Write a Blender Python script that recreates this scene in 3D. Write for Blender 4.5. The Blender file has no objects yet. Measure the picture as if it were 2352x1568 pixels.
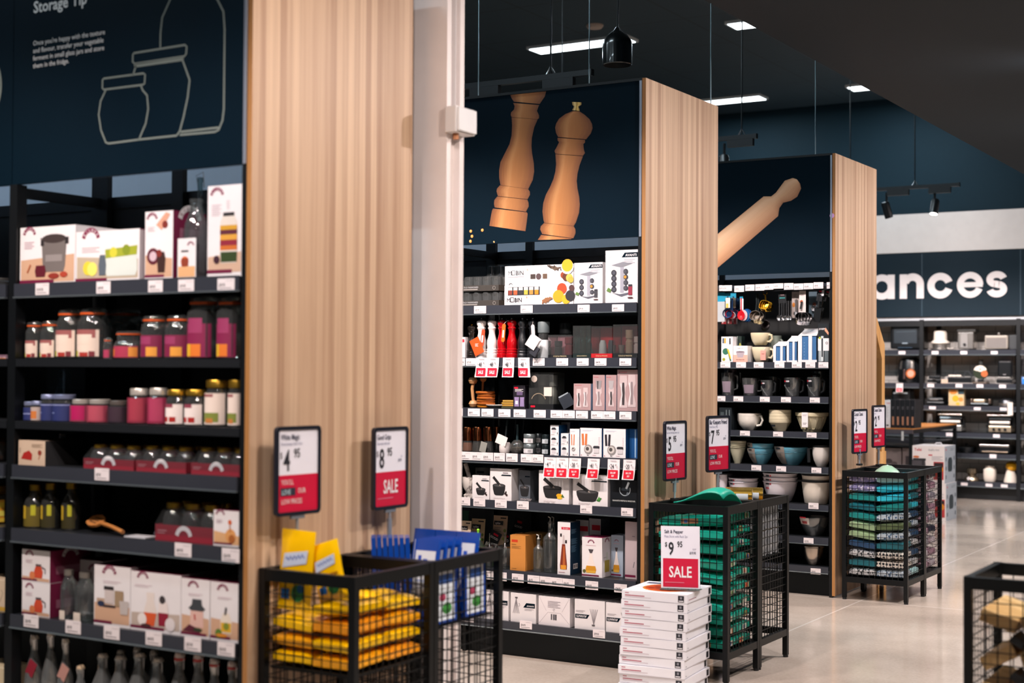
import bpy, math, random
from mathutils import Vector, Matrix, Euler
random.seed(7)
S = bpy.context.scene
COL = S.collection
PI = math.pi
# ---------------------------------------------------------------- camera
W_PX, H_PX = 2352, 1568
F_PX, YAW, PITCH, ROLL = 3346.55, 0.5437, 0.01975, 0.00548
CAM_H = 1.5
_f0 = Vector((-math.sin(YAW), math.cos(YAW), 0)); _r0 = Vector((math.cos(YAW), math.sin(YAW), 0)); _u0 = Vector((0, 0, 1))
_fw = math.cos(PITCH)*_f0 + math.sin(PITCH)*_u0
_u1 = math.cos(PITCH)*_u0 - math.sin(PITCH)*_f0
_rt = math.cos(ROLL)*_r0 + math.sin(ROLL)*_u1
_up = math.cos(ROLL)*_u1 - math.sin(ROLL)*_r0
cam_d = bpy.data.cameras.new('camera'); cam = bpy.data.objects.new('camera', cam_d); COL.objects.link(cam)
cam.matrix_world = Matrix(((_rt.x, _up.x, -_fw.x, 0), (_rt.y, _up.y, -_fw.y, 0), (_rt.z, _up.z, -_fw.z, CAM_H), (0, 0, 0, 1)))
cam_d.sensor_width = 36; cam_d.lens = F_PX/W_PX*36; cam_d.clip_start = .05; cam_d.clip_end = 80
cam_d.dof.use_dof = True; cam_d.dof.focus_distance = 8.4; cam_d.dof.aperture_fstop = 2.1; cam_d.dof.aperture_blades = 8
S.camera = cam
def at(px, py, ax, v):
    """the point of the room seen at a pixel of the photograph, on the plane x|y|z = v (ax 0|1|2)"""
    d = _fw + _rt*((px-W_PX/2)/F_PX) - _up*((py-H_PX/2)/F_PX)
    c = Vector((0, 0, CAM_H)); t = (v-c[ax])/d[ax]
    return c + d*t
# ---------------------------------------------------------------- world, exposure, lights
S.view_settings.view_transform = 'Standard'; S.view_settings.look = 'None'
S.view_settings.exposure = 1.47; S.view_settings.gamma = 1; S.view_settings.use_curve_mapping = False
S.cycles.use_denoising = True; S.cycles.max_bounces = 7; S.cycles.diffuse_bounces = 3; S.cycles.glossy_bounces = 3
S.cycles.transmission_bounces = 4; S.cycles.transparent_max_bounces = 24; S.cycles.caustics_reflective = False; S.cycles.caustics_refractive = False
S.cycles.sample_clamp_indirect = 4; S.cycles.use_adaptive_sampling = True; S.cycles.adaptive_threshold = .02
wd = bpy.data.worlds.new('shop_world'); S.world = wd; wd.use_nodes = True
wd.node_tree.nodes['Background'].inputs[0].default_value = (.10, .17, .22, 1); wd.node_tree.nodes['Background'].inputs[1].default_value = .12
WARM = (1, .83, .74); COOL = (.74, .90, 1); NEUT = (1, .87, .84)
def spot(loc, aim, power, ang=70, blend=.6, r=.05, col=WARM):
    d = bpy.data.lights.new('spot_beam', 'SPOT'); o = bpy.data.objects.new('spot_beam', d); COL.objects.link(o)
    d.energy = power; d.spot_size = math.radians(ang); d.spot_blend = blend; d.shadow_soft_size = r; d.color = col
    o.location = loc; o.rotation_euler = (Vector(aim)-Vector(loc)).to_track_quat('-Z', 'Y').to_euler()
def area(loc, sx, sy, power, col=COOL):
    d = bpy.data.lights.new('panel_glow', 'AREA'); o = bpy.data.objects.new('panel_glow', d); COL.objects.link(o)
    d.shape = 'RECTANGLE'; d.size = sx; d.size_y = sy; d.energy = power; d.color = col; o.location = loc
# fronts of the three gondolas
Y1, Y2, Y3, XP, GD, HT, HB = 3.613, 6.537, 9.423, -3.179, .908, 2.962, 2.170
# track heads over the aisles in front of each gondola, aimed at the shelves
for yg, xs, pw in ((Y1, (-4.5, -3.75, -3.0), 47), (Y2, (-4.6, -3.95, -3.2), 78), (Y3, (-4.5, -3.9, -3.2), 56)):
    for k, x in enumerate(xs):
        spot((x+.1, yg-1.55, 3.25), (x-.05, yg+.05, 1.05), pw*(1.25 if k == 0 else .9), 74, .8, .06, WARM if k == 0 else NEUT)
# downlights in the bulkhead over the main aisle: end panels, bins, floor
for y, pw in ((1.2, 48), (3.9, 62), (6.1, 76), (8.3, 84), (10.6, 100), (13.2, 110), (15.6, 110)):
    spot((-1.25, y, 3.17), (-3.1, y-.3, 1.5), pw, 125, .9, .07, WARM if y < 5 else (1, .885, .87))
spot((-2.5, 11.9, 3.17), (-4.0, 15.0, .6), 95, 60, .9, .06, NEUT)  # added lamp with no fitting, brightens the floor cartons and table goods
spot((-1.9, 2.5, 3.17), (-3.1, 4.6, 1.6), 34, 80, .9, .07, NEUT)  # unseen extra lamp put in to lighten the column's near face
for y in (4.2, 8.6, 11.2, 13.6):
    spot((-.6, y, 3.17), (-1.2, y, 0), 150, 100, .9, .07, (1, .91, .86))
# track heads in front of the appliance wall
for x in (-5.2, -4.4, -3.6, -2.7):
    spot((x, 15.0, 3.28), (x, 17.7, .95), 105, 62, .8, .05, NEUT)
for x in (-5.0, -3.4):
    spot((x, 15.6, 3.3), (x-.1, 17.65, 3.1), 17, 80, .8, .05, NEUT)
# ceiling LED panels
for y in (2.4, 6.1, 9.85, 13.65, 17.4):
    for x in (-7.4, -5.1):
        area((x, y, 4.93), 1.15, .27, 14)
# ---------------------------------------------------------------- materials
def lin(h):
    h = h.lstrip('#'); c = [int(h[i:i+2], 16)/255 for i in (0, 2, 4)]
    return tuple((v/12.92 if v <= .04045 else ((v+.055)/1.055)**2.4) for v in c) + (1,)
_M = {}
def M(col, rough=.5, metal=0, spec=.5, coat=0, var=.06, emit=0, bump=0):
    """principled paint / card / plastic with a little procedural variation"""
    key = (col, rough, metal, spec, coat, var, emit, bump)
    if key in _M: return _M[key]
    m = bpy.data.materials.new('paint_' + col.strip('#')); m.use_nodes = True
    nt = m.node_tree; b = nt.nodes['Principled BSDF']; c = lin(col)
    b.inputs['Roughness'].default_value = rough; b.inputs['Metallic'].default_value = metal
    b.inputs['Specular IOR Level'].default_value = spec; b.inputs['Coat Weight'].default_value = coat
    if emit:
        b.inputs['Emission Color'].default_value = c; b.inputs['Emission Strength'].default_value = emit
    tc = nt.nodes.new('ShaderNodeTexCoord'); n = nt.nodes.new('ShaderNodeTexNoise'); n.inputs['Scale'].default_value = 9
    nt.links.new(tc.outputs['Object'], n.inputs['Vector'])
    mx = nt.nodes.new('ShaderNodeMix'); mx.data_type = 'RGBA'
    mx.inputs[6].default_value = tuple(v*(1-var) for v in c[:3])+(1,); mx.inputs[7].default_value = tuple(min(1, v*(1+var)) for v in c[:3])+(1,)
    nt.links.new(n.outputs['Fac'], mx.inputs[0]); nt.links.new(mx.outputs[2], b.inputs['Base Color'])
    if bump:
        bp = nt.nodes.new('ShaderNodeBump'); bp.inputs['Strength'].default_value = bump; bp.inputs['Distance'].default_value = .01
        n2 = nt.nodes.new('ShaderNodeTexNoise'); n2.inputs['Scale'].default_value = 24; nt.links.new(tc.outputs['Object'], n2.inputs['Vector'])
        nt.links.new(n2.outputs['Fac'], bp.inputs['Height']); nt.links.new(bp.outputs['Normal'], b.inputs['Normal'])
    _M[key] = m
    return m
def glass(tint='#dfe9ea', gloss=1.0, rough=.03):
    key = ('glass', tint, gloss, rough)
    if key in _M: return _M[key]
    m = bpy.data.materials.new('clear_' + tint.strip('#')); m.use_nodes = True; nt = m.node_tree
    nt.nodes.remove(nt.nodes['Principled BSDF']); out = nt.nodes['Material Output']
    t = nt.nodes.new('ShaderNodeBsdfTransparent'); t.inputs[0].default_value = lin(tint)
    g = nt.nodes.new('ShaderNodeBsdfGlossy'); g.inputs['Roughness'].default_value = rough
    lw = nt.nodes.new('ShaderNodeLayerWeight'); lw.inputs[0].default_value = .42
    mp = nt.nodes.new('ShaderNodeMath'); mp.operation = 'MULTIPLY_ADD'; mp.inputs[1].default_value = .55*gloss; mp.inputs[2].default_value = .09*gloss
    nt.links.new(lw.outputs['Fresnel'], mp.inputs[0])
    mx = nt.nodes.new('ShaderNodeMixShader'); nt.links.new(mp.outputs[0], mx.inputs[0]); nt.links.new(t.outputs[0], mx.inputs[1]); nt.links.new(g.outputs[0], mx.inputs[2])
    df = nt.nodes.new('ShaderNodeBsdfDiffuse'); df.inputs[0].default_value = lin('#e8eeee'); m2 = nt.nodes.new('ShaderNodeMixShader'); m2.inputs[0].default_value = min(.5, .036*gloss)  # white diffuse haze mixed in to brighten the glass
    nt.links.new(mx.outputs[0], m2.inputs[1]); nt.links.new(df.outputs[0], m2.inputs[2])
    nt.links.new(m2.outputs[0], out.inputs[0]); _M[key] = m
    return m
def wood(c1, c2, axis='z', strip=.055, rough=.45, name='oak_laminate', fine=1.0, other='y'):
    """straight grain along an axis, in strips across another"""
    key = ('wood', c1, c2, axis, strip, rough, fine, other)
    if key in _M: return _M[key]
    m = bpy.data.materials.new(name); m.use_nodes = True; nt = m.node_tree; b = nt.nodes['Principled BSDF']; b.inputs['Roughness'].default_value = rough
    L = nt.links.new; N = nt.nodes.new
    tc = N('ShaderNodeTexCoord'); mp = N('ShaderNodeMapping'); L(tc.outputs['Object'], mp.inputs[0])
    sc = {'x': (.5, 22, 22), 'y': (22, .5, 22), 'z': (22, 22, .5)}[axis]; mp.inputs['Scale'].default_value = [v*fine for v in sc]
    n1 = N('ShaderNodeTexNoise'); n1.inputs['Scale'].default_value = 2.2; n1.inputs['Detail'].default_value = 6; n1.inputs['Roughness'].default_value = .62
    L(mp.outputs[0], n1.inputs['Vector'])
    sp = N('ShaderNodeSeparateXYZ'); L(tc.outputs['Object'], sp.inputs[0])
    dv = N('ShaderNodeMath'); dv.operation = 'DIVIDE'; dv.inputs[1].default_value = strip; L(sp.outputs['XYZ'.index(other.upper())], dv.inputs[0])
    fl = N('ShaderNodeMath'); fl.operation = 'FLOOR'; L(dv.outputs[0], fl.inputs[0])
    wn = N('ShaderNodeTexWhiteNoise'); wn.noise_dimensions = '1D'; L(fl.outputs[0], wn.inputs['W'])
    ad = N('ShaderNodeMath'); ad.operation = 'MULTIPLY_ADD'; ad.inputs[1].default_value = .42; L(wn.outputs['Value'], ad.inputs[0])
    ml = N('ShaderNodeMath'); ml.operation = 'MULTIPLY'; ml.inputs[1].default_value = .68; L(n1.outputs['Fac'], ml.inputs[0]); L(ml.outputs[0], ad.inputs[2])
    cr = N('ShaderNodeValToRGB'); cr.color_ramp.elements[0].position = .22; cr.color_ramp.elements[1].position = .82
    cr.color_ramp.elements[0].color = lin(c1); cr.color_ramp.elements[1].color = lin(c2); L(ad.outputs[0], cr.inputs[0]); L(cr.outputs[0], b.inputs['Base Color'])
    _M[key] = m
    return m
def print_wood(cols, name):
    """ink of a printed photograph of turned wood: tone runs across the u of the outline"""
    m = bpy.data.materials.new(name); m.use_nodes = True; nt = m.node_tree; b = nt.nodes['Principled BSDF']; b.inputs['Roughness'].default_value = .55
    L = nt.links.new; N = nt.nodes.new
    uv = N('ShaderNodeUVMap'); mp = N('ShaderNodeMapping'); mp.inputs['Scale'].default_value = (9, .8, 1); L(uv.outputs[0], mp.inputs[0])
    n = N('ShaderNodeTexNoise'); n.inputs['Scale'].default_value = 2.5; n.inputs['Detail'].default_value = 5; L(mp.outputs[0], n.inputs['Vector'])
    sp = N('ShaderNodeSeparateXYZ'); L(uv.outputs[0], sp.inputs[0])
    ad = N('ShaderNodeMath'); ad.operation = 'MULTIPLY_ADD'; ad.inputs[1].default_value = .16; L(n.outputs['Fac'], ad.inputs[0]); L(sp.outputs[0], ad.inputs[2])
    sb = N('ShaderNodeMath'); sb.operation = 'SUBTRACT'; sb.inputs[1].default_value = .08; L(ad.outputs[0], sb.inputs[0])
    cr = N('ShaderNodeValToRGB'); e = cr.color_ramp.elements
    while len(e) < len(cols): e.new(.5)
    for i, (p, c) in enumerate(cols): e[i].position = p; e[i].color = lin(c)
    L(sb.outputs[0], cr.inputs[0]); L(cr.outputs[0], b.inputs['Base Color'])
    return m
BLK = M('#14171a', .45); BLKM = M('#101316', .38, .2); WHITE = M('#e9e6e6', .45); CARD = M('#e2dedf', .5); NAVY = M('#011420', .6, spec=.07); DKBLUE = M('#0b1f2e', .5)
MAROON = M('#6d1238', .5); INK = M('#1b1d26', .6); RED = M('#c8102e', .45); STEEL = M('#c9c9cc', .22, 1); GOLD = M('#d9a83a', .25, 1); SLATE = M('#262b35', .4)
TICK = M('#e2dadb', .5); GREY = M('#8d8d92', .55); CLEAR = glass(); CLEAR2 = glass('#b9cfd2')
# ---------------------------------------------------------------- glyphs (built-in font, read once while the scene is empty)
_GL = {}
def _glyph(ch, bold):
    def mk(s):
        c = bpy.data.curves.new('g', 'FONT'); c.body = s; c.size = 1; c.resolution_u = 2; c.offset = .018 if bold else 0
        o = bpy.data.objects.new('g', c); COL.objects.link(o)
        dg = bpy.context.evaluated_depsgraph_get(); me = o.evaluated_get(dg).to_mesh()
        v = [(p.co.x, p.co.y) for p in me.vertices]; f = [tuple(p.vertices) for p in me.polygons]
        o.evaluated_get(dg).to_mesh_clear(); bpy.data.objects.remove(o); bpy.data.curves.remove(c)
        return v, f
    if ch == ' ': return [], [], .3
    v, f = mk(ch); v2, _ = mk(ch+'I'); v3, _ = mk('I')
    return v, f, max(p[0] for p in v2)-max(p[0] for p in v3)
for _b in (0, 1):
    for _c in " abcdefghijklmnopqrstuvwxyzABCDEFGHIJKLMNOPQRSTUVWXYZ0123456789$.,&%'-": _GL[_c, _b] = _glyph(_c, _b)
def text_w(s, size=1, bold=0, sx=1): return sum(_GL[c, bold][2] for c in s)*size*sx
# ---------------------------------------------------------------- mesh builder
class Fr:
    """a flat frame: origin, right, up, normal"""
    def __init__(s, o, r=(1, 0, 0), u=(0, 0, 1)):
        s.o = Vector(o); s.r = Vector(r); s.u = Vector(u); s.n = s.r.cross(s.u).normalized()
    def p(s, x, y, k=0): return s.o + s.r*x + s.u*y + s.n*(.0003+.00015*k)
class MB:
    def __init__(s): s.v = []; s.f = []; s.m = []; s.sm = []; s.mats = []; s.uv = {}
    def mi(s, m):
        if m not in s.mats: s.mats.append(m)
        return s.mats.index(m)
    def add(s, vs, fs, mat, smooth=False, uvs=None):
        b = len(s.v); s.v += [tuple(p) for p in vs]; k = s.mi(mat)
        for f in fs:
            if uvs: s.uv[len(s.f)] = [uvs[i] for i in f]
            s.f.append(tuple(b+i for i in f)); s.m.append(k); s.sm.append(smooth)
        return s
    def box(s, x0, x1, y0, y1, z0, z1, mat, T=None, mats=None):
        v = [Vector(p) for p in ((x0, y0, z0), (x1, y0, z0), (x1, y1, z0), (x0, y1, z0), (x0, y0, z1), (x1, y0, z1), (x1, y1, z1), (x0, y1, z1))]
        if T: v = [T @ p for p in v]
        fs = [(0, 1, 5, 4), (1, 2, 6, 5), (2, 3, 7, 6), (3, 0, 4, 7), (4, 5, 6, 7), (3, 2, 1, 0)]   # front right back left top bottom
        if mats:
            for i, f in enumerate(fs): s.add([v[j] for j in f], [(0, 1, 2, 3)], mats.get('frblto'[i], mat))
        else: s.add(v, fs, mat)
        return s
    def cyl(s, p0, p1, r0, mat, n=12, r1=None, caps=True, smooth=True):
        p0 = Vector(p0); p1 = Vector(p1); d = (p1-p0).normalized(); a = d.orthogonal().normalized(); b = d.cross(a); r1 = r0 if r1 is None else r1
        vs = [p0+(a*math.cos(2*PI*i/n)+b*math.sin(2*PI*i/n))*r0 for i in range(n)] + [p1+(a*math.cos(2*PI*i/n)+b*math.sin(2*PI*i/n))*r1 for i in range(n)]
        s.add(vs, [(i, (i+1) % n, n+(i+1) % n, n+i) for i in range(n)], mat, smooth)
        if caps: s.add(vs, [tuple(range(n))[::-1], tuple(range(n, 2*n))], mat)
        return s
    def tube(s, pts, r, mat, n=8, closed=False):
        pts = [Vector(p) for p in pts]; N = len(pts); vs = []; fs = []; prev = None
        for i, p in enumerate(pts):
            d = ((pts[(i+1) % N] if closed or i < N-1 else p)-(pts[i-1] if closed or i > 0 else p)).normalized()
            a = d.orthogonal().normalized() if prev is None else (prev-d*prev.dot(d)).normalized(); prev = a; b = d.cross(a)
            vs += [p+(a*math.cos(2*PI*k/n)+b*math.sin(2*PI*k/n))*r for k in range(n)]
        for i in range(N if closed else N-1):
            j = (i+1) % N
            fs += [(i*n+k, i*n+(k+1) % n, j*n+(k+1) % n, j*n+k) for k in range(n)]
        if not closed: fs += [tuple(range(n))[::-1], tuple(range((N-1)*n, N*n))]
        return s.add(vs, fs, mat, True)
    def lathe(s, prof, mat, n=24, c=(0, 0, 0), T=None, sq=0, a0=0, a1=2*PI, ey=1):
        """prof: (r, z) from bottom to top; sq>0 squares the section"""
        full = abs(a1-a0-2*PI) < 1e-6; cols = n if full else n+1; vs = []
        for r, z in prof:
            for i in range(cols):
                t = a0+(a1-a0)*i/n; x, y = math.cos(t), math.sin(t)
                q = 1 if not sq else 1/max(abs(x), abs(y))*sq+(1-sq)
                p = Vector((c[0]+r*x*q, c[1]+r*y*q*ey, c[2]+z)); vs.append(T @ p if T else p)
        fs = []
        for j in range(len(prof)-1):
            for i in range(n):
                k = (i+1) % cols
                fs.append((j*cols+i, j*cols+k, (j+1)*cols+k, (j+1)*cols+i))
        return s.add(vs, fs, mat, True)
    def rect(s, F, x0, y0, x1, y1, mat, k=0): return s.add([F.p(x0, y0, k), F.p(x1, y0, k), F.p(x1, y1, k), F.p(x0, y1, k)], [(0, 1, 2, 3)], mat)
    def poly(s, F, pts, mat, k=0): return s.add([F.p(x, y, k) for x, y in pts], [tuple(range(len(pts)))], mat)
    def disc(s, F, cx, cy, rx, mat, k=0, ry=None, n=18):
        ry = rx if ry is None else ry
        return s.poly(F, [(cx+rx*math.cos(2*PI*i/n), cy+ry*math.sin(2*PI*i/n)) for i in range(n)], mat, k)
    def ribbon(s, F, pts, w, mat, k=0, closed=False):
        """flat stroke of width w along a 2D path"""
        N = len(pts); vs = []
        for i, (x, y) in enumerate(pts):
            a = pts[(i+1) % N] if closed or i < N-1 else pts[i]; b = pts[i-1] if closed or i > 0 else pts[i]
            dx, dy = a[0]-b[0], a[1]-b[1]; l = math.hypot(dx, dy) or 1; nx, ny = -dy/l*w/2, dx/l*w/2
            vs += [F.p(x+nx, y+ny, k), F.p(x-nx, y-ny, k)]
        return s.add(vs, [(2*i+1, 2*((i+1) % N)+1, 2*((i+1) % N), 2*i) for i in range(N if closed else N-1)], mat)
    def arc(s, F, cx, cy, r, a0, a1, w, mat, k=0, n=14): return s.ribbon(F, [(cx+r*math.cos(math.radians(a0+(a1-a0)*i/n)), cy+r*math.sin(math.radians(a0+(a1-a0)*i/n))) for i in range(n+1)], w, mat, k)
    def text(s, F, t, x, y, size, mat, k=0, al='l', bold=0, sx=1, rot=0):
        w = text_w(t, size, bold, sx); x0 = {'l': 0, 'c': -w/2, 'r': -w}[al]; cr, sr = math.cos(rot), math.sin(rot)
        for ch in t:
            v, f, adv = _GL[ch, bold]
            if v: s.add([F.p(x+(x0+a*size*sx)*cr-b*size*sr, y+(x0+a*size*sx)*sr+b*size*cr, k) for a, b in v], f, mat)
            x0 += adv*size*sx
        return s
    def fit(s, F, t, x, y, w, mat, k=0, bold=0, sx=1):
        return s.text(F, t, x, y, w/text_w(t, 1, bold, sx), mat, k, 'l', bold, sx)
    def band(s, F, pairs, mat, k=0, n=10):
        """a strip between left/right outline points, with u across and v along"""
        vs = []; uv = []
        for j, (a, b) in enumerate(pairs):
            for i in range(n+1):
                t = i/n; vs.append(F.p(a[0]+(b[0]-a[0])*t, a[1]+(b[1]-a[1])*t, k)); uv.append((t, j/len(pairs)))
        return s.add(vs, [(j*(n+1)+i, (j+1)*(n+1)+i, (j+1)*(n+1)+i+1, j*(n+1)+i+1) for j in range(len(pairs)-1) for i in range(n)], mat, False, uv)
    def pillow(s, w, h, t, mat, T, nx=7, ny=7, crump=.25, seal=0, edge=0):
        """a filled packet w x h, t thick, lying in its own xy plane"""
        ph = [random.uniform(0, 6) for _ in range(4)]; vs = []
        for sd in (1, -1):
            for j in range(ny+1):
                for i in range(nx+1):
                    u, v = i/nx*2-1, j/ny*2-1
                    b = max(0, (1-u**6)*(1-abs(v)**5))**.24
                    b *= 1-crump*(.5+.5*math.sin(u*3.1+ph[0]+v*2.3)*math.cos(v*3.7+ph[1]-u*1.7))
                    b = edge+(1-edge)*b
                    if abs(v) > 1-seal: b = .03
                    ex = 1-.05*(1-abs(v))*abs(math.sin(ph[2]+v*3))
                    vs.append(T @ Vector((u*w/2*ex, v*h/2, sd*b*t/2+.012*t*math.sin(ph[3]+u*5+v*4))))
        n = (nx+1)*(ny+1); fs = []; rev = []
        for j in range(ny):
            for i in range(nx):
                a = j*(nx+1)+i
                fs.append((a, a+1, a+nx+2, a+nx+1)); rev.append((n+a, n+a+nx+1, n+a+nx+2, n+a+1))
        ring = [i for i in range(nx+1)]+[j*(nx+1)+nx for j in range(1, ny+1)]+[ny*(nx+1)+i for i in range(nx-1, -1, -1)]+[j*(nx+1) for j in range(ny-1, 0, -1)]
        s.add(vs, fs+rev, mat, True)
        b0 = len(s.v)-len(vs); k = s.mi(mat)
        for a, c in zip(ring, ring[1:]+ring[:1]): s.f.append((b0+a, b0+n+a, b0+n+c, b0+c)); s.m.append(k); s.sm.append(True)
        return s
    def build(s, name, parent=None, loc=(0, 0, 0), rz=0, rot=None, origin=None, bevel=0):
        vs = s.v
        if origin is not None:
            o = Vector(origin); vs = [tuple(Vector(p)-o) for p in vs]; loc = o
        me = bpy.data.meshes.new(name); me.from_pydata(vs, [], s.f)
        for m in s.mats: me.materials.append(m)
        me.polygons.foreach_set('material_index', s.m); me.polygons.foreach_set('use_smooth', s.sm)
        if s.uv:
            ul = me.uv_layers.new(name='UVMap')
            for fi, us in s.uv.items():
                for li, u in zip(me.polygons[fi].loop_indices, us): ul.data[li].uv = u
        me.update()
        if any(s.sm): me.set_sharp_from_angle(angle=math.radians(42))
        ob = bpy.data.objects.new(name, me); COL.objects.link(ob); ob.location = loc
        if rot is not None: ob.rotation_euler = rot
        elif rz: ob.rotation_euler = (0, 0, rz)
        if parent is not None: ob.parent = parent
        if bevel:
            b = ob.modifiers.new('soft_edges', 'BEVEL'); b.width = bevel; b.segments = 2; b.limit_method = 'ANGLE'
        return ob
LABELS = {}
def tag(o, label, cat, group=None, kind=None):
    o['label'] = label; o['category'] = cat
    if group: o['group'] = group
    if kind: o['kind'] = kind
    if not kind:
        n = len(label.split())
        if label in LABELS or n < 4 or n > 16: print('LABEL?', n, label)
        LABELS[label] = 1
    return o
def empty(name, loc, label, cat, group=None, rz=0):
    o = bpy.data.objects.new(name, None); COL.objects.link(o); o.location = loc; o.rotation_euler = (0, 0, rz); o.empty_display_size = .05
    return tag(o, label, cat, group)
def struct(o): o['kind'] = 'structure'; return o
def copy_tree(o, parent=None):
    c = o.copy(); COL.objects.link(c)
    if parent is not None: c.parent = parent
    for ch in o.children: copy_tree(ch, c)
    return c
def TR(loc=(0, 0, 0), rx=0, ry=0, rz=0): return Matrix.Translation(loc) @ Euler((rx, ry, rz)).to_matrix().to_4x4()
# ================================================================ the room
def concrete():
    m = bpy.data.materials.new('polished_concrete'); m.use_nodes = True; nt = m.node_tree; b = nt.nodes['Principled BSDF']; L = nt.links.new; N = nt.nodes.new
    tc = N('ShaderNodeTexCoord'); n1 = N('ShaderNodeTexNoise'); n1.inputs['Scale'].default_value = .8; n1.inputs['Detail'].default_value = 8; n1.inputs['Roughness'].default_value = .6
    n2 = N('ShaderNodeTexNoise'); n2.inputs['Scale'].default_value = 60; n2.inputs['Detail'].default_value = 3
    for n in (n1, n2): L(tc.outputs['Object'], n.inputs['Vector'])
    ad = N('ShaderNodeMath'); ad.operation = 'MULTIPLY_ADD'; ad.inputs[1].default_value = .25; L(n2.outputs['Fac'], ad.inputs[0]); L(n1.outputs['Fac'], ad.inputs[2])
    cr = N('ShaderNodeValToRGB'); cr.color_ramp.elements[0].position = .38; cr.color_ramp.elements[1].position = .8
    cr.color_ramp.elements[0].color = lin('#a3968a'); cr.color_ramp.elements[1].color = lin('#d6c8ba'); L(ad.outputs[0], cr.inputs[0])
    sp = N('ShaderNodeSeparateXYZ'); L(tc.outputs['Object'], sp.inputs[0]); fac = None
    for ax, off, per in (('X', 3.0, 4.2), ('Y', 1.0, 5.2)):        # saw-cut joints filled with pale sealant
        a = N('ShaderNodeMath'); a.operation = 'ADD'; a.inputs[1].default_value = off+per*10+per/2; L(sp.outputs[ax], a.inputs[0])
        md = N('ShaderNodeMath'); md.operation = 'MODULO'; md.inputs[1].default_value = per; L(a.outputs[0], md.inputs[0])
        sb = N('ShaderNodeMath'); sb.operation = 'SUBTRACT'; sb.inputs[1].default_value = per/2; L(md.outputs[0], sb.inputs[0])
        ab = N('ShaderNodeMath'); ab.operation = 'ABSOLUTE'; L(sb.outputs[0], ab.inputs[0])
        lt = N('ShaderNodeMath'); lt.operation = 'LESS_THAN'; lt.inputs[1].default_value = .006; L(ab.outputs[0], lt.inputs[0])
        if fac is None: fac = lt.outputs[0]
        else:
            mxm = N('ShaderNodeMath'); mxm.operation = 'MAXIMUM'; L(fac, mxm.inputs[0]); L(lt.outputs[0], mxm.inputs[1]); fac = mxm.outputs[0]
    mx = N('ShaderNodeMix'); mx.data_type = 'RGBA'; L(fac, mx.inputs[0]); L(cr.outputs[0], mx.inputs[6]); mx.inputs[7].default_value = lin('#e0d6cc')
    L(mx.outputs[2], b.inputs['Base Color'])
    rr = N('ShaderNodeMapRange'); rr.inputs[3].default_value = .08; rr.inputs[4].default_value = .24; L(n1.outputs['Fac'], rr.inputs[0]); L(rr.outputs[0], b.inputs['Roughness'])
    b.inputs['Coat Weight'].default_value = .35; b.inputs['Coat Roughness'].default_value = .08
    return m
def tiles(name, c, g, w, h, off=.5, axis='xz', gap=.004, rough=.4):
    m = bpy.data.materials.new(name); m.use_nodes = True; nt = m.node_tree; b = nt.nodes['Principled BSDF']; L = nt.links.new; N = nt.nodes.new
    tc = N('ShaderNodeTexCoord'); sp = N('ShaderNodeSeparateXYZ'); cb = N('ShaderNodeCombineXYZ'); L(tc.outputs['Object'], sp.inputs[0])
    L(sp.outputs[axis[0].upper()], cb.inputs[0]); L(sp.outputs[axis[1].upper()], cb.inputs[1])
    br = N('ShaderNodeTexBrick'); br.offset = off; br.inputs['Scale'].default_value = 1; br.inputs['Brick Width'].default_value = w; br.inputs['Row Height'].default_value = h
    br.inputs['Mortar Size'].default_value = gap; br.inputs['Color1'].default_value = lin(c); br.inputs['Color2'].default_value = tuple(v*.93 for v in lin(c)[:3])+(1,); br.inputs['Mortar'].default_value = lin(g)
    L(cb.outputs[0], br.inputs['Vector']); L(br.outputs['Color'], b.inputs['Base Color']); b.inputs['Roughness'].default_value = rough
    return m
X0R, X1R, Y0R, Y1R, ZC = -11, 6, -4, 18.4, 5.0
struct(MB().box(X0R, X1R, Y0R, Y1R, -.1, 0, concrete()).build('floor'))
struct(MB().box(X0R, X1R, Y0R, Y1R, ZC, ZC+.1, tiles('ceiling_tiles', '#1f2e37', '#101a20', 1.2, 1.2, 0, 'xy', .012, .7)).build('ceiling'))
TEAL = M('#051e28', .7, spec=.2)
struct(MB().box(X0R, X1R, Y1R, Y1R+.1, 0, ZC, TEAL).build('wall_far'))
struct(MB().box(X0R-.1, X0R, Y0R, Y1R, 0, ZC, TEAL).build('wall_left'))
struct(MB().box(X1R, X1R+.1, Y0R, Y1R, 0, ZC, M('#8b8f90', .6)).build('wall_right'))
struct(MB().box(X0R, X1R, Y0R-.1, Y0R, 0, ZC, M('#6b7174', .6)).build('wall_near'))
BULK = M('#0b1b25', .7, spec=.2)
mb = MB().box(-2.69, X1R, Y0R, Y1R, 3.2, ZC-.001, BULK)
struct(mb.build('bulkhead'))
for i, (x, y) in enumerate(((-1.25, 1.2), (-1.25, 3.9), (-1.25, 6.1), (-1.25, 8.3), (-1.25, 10.6), (-1.25, 13.2), (.2, 4.2), (.2, 8.6))):
    t = empty('downlight', (x, y, 3.2), 'small recessed downlight in the dark bulkhead over the aisle', 'light', 'downlights in the bulkhead')
    MB().lathe([(.062, -.006), (.07, -.004), (.07, 0), (.045, 0), (.05, -.004), (.062, -.006)], M('#d8d8d8', .4)).build('trim_ring', t)
    MB().lathe([(0, -.001), (.046, -.0015)], M('#fff3e6', .4, emit=6)).build('lens', t)
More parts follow.
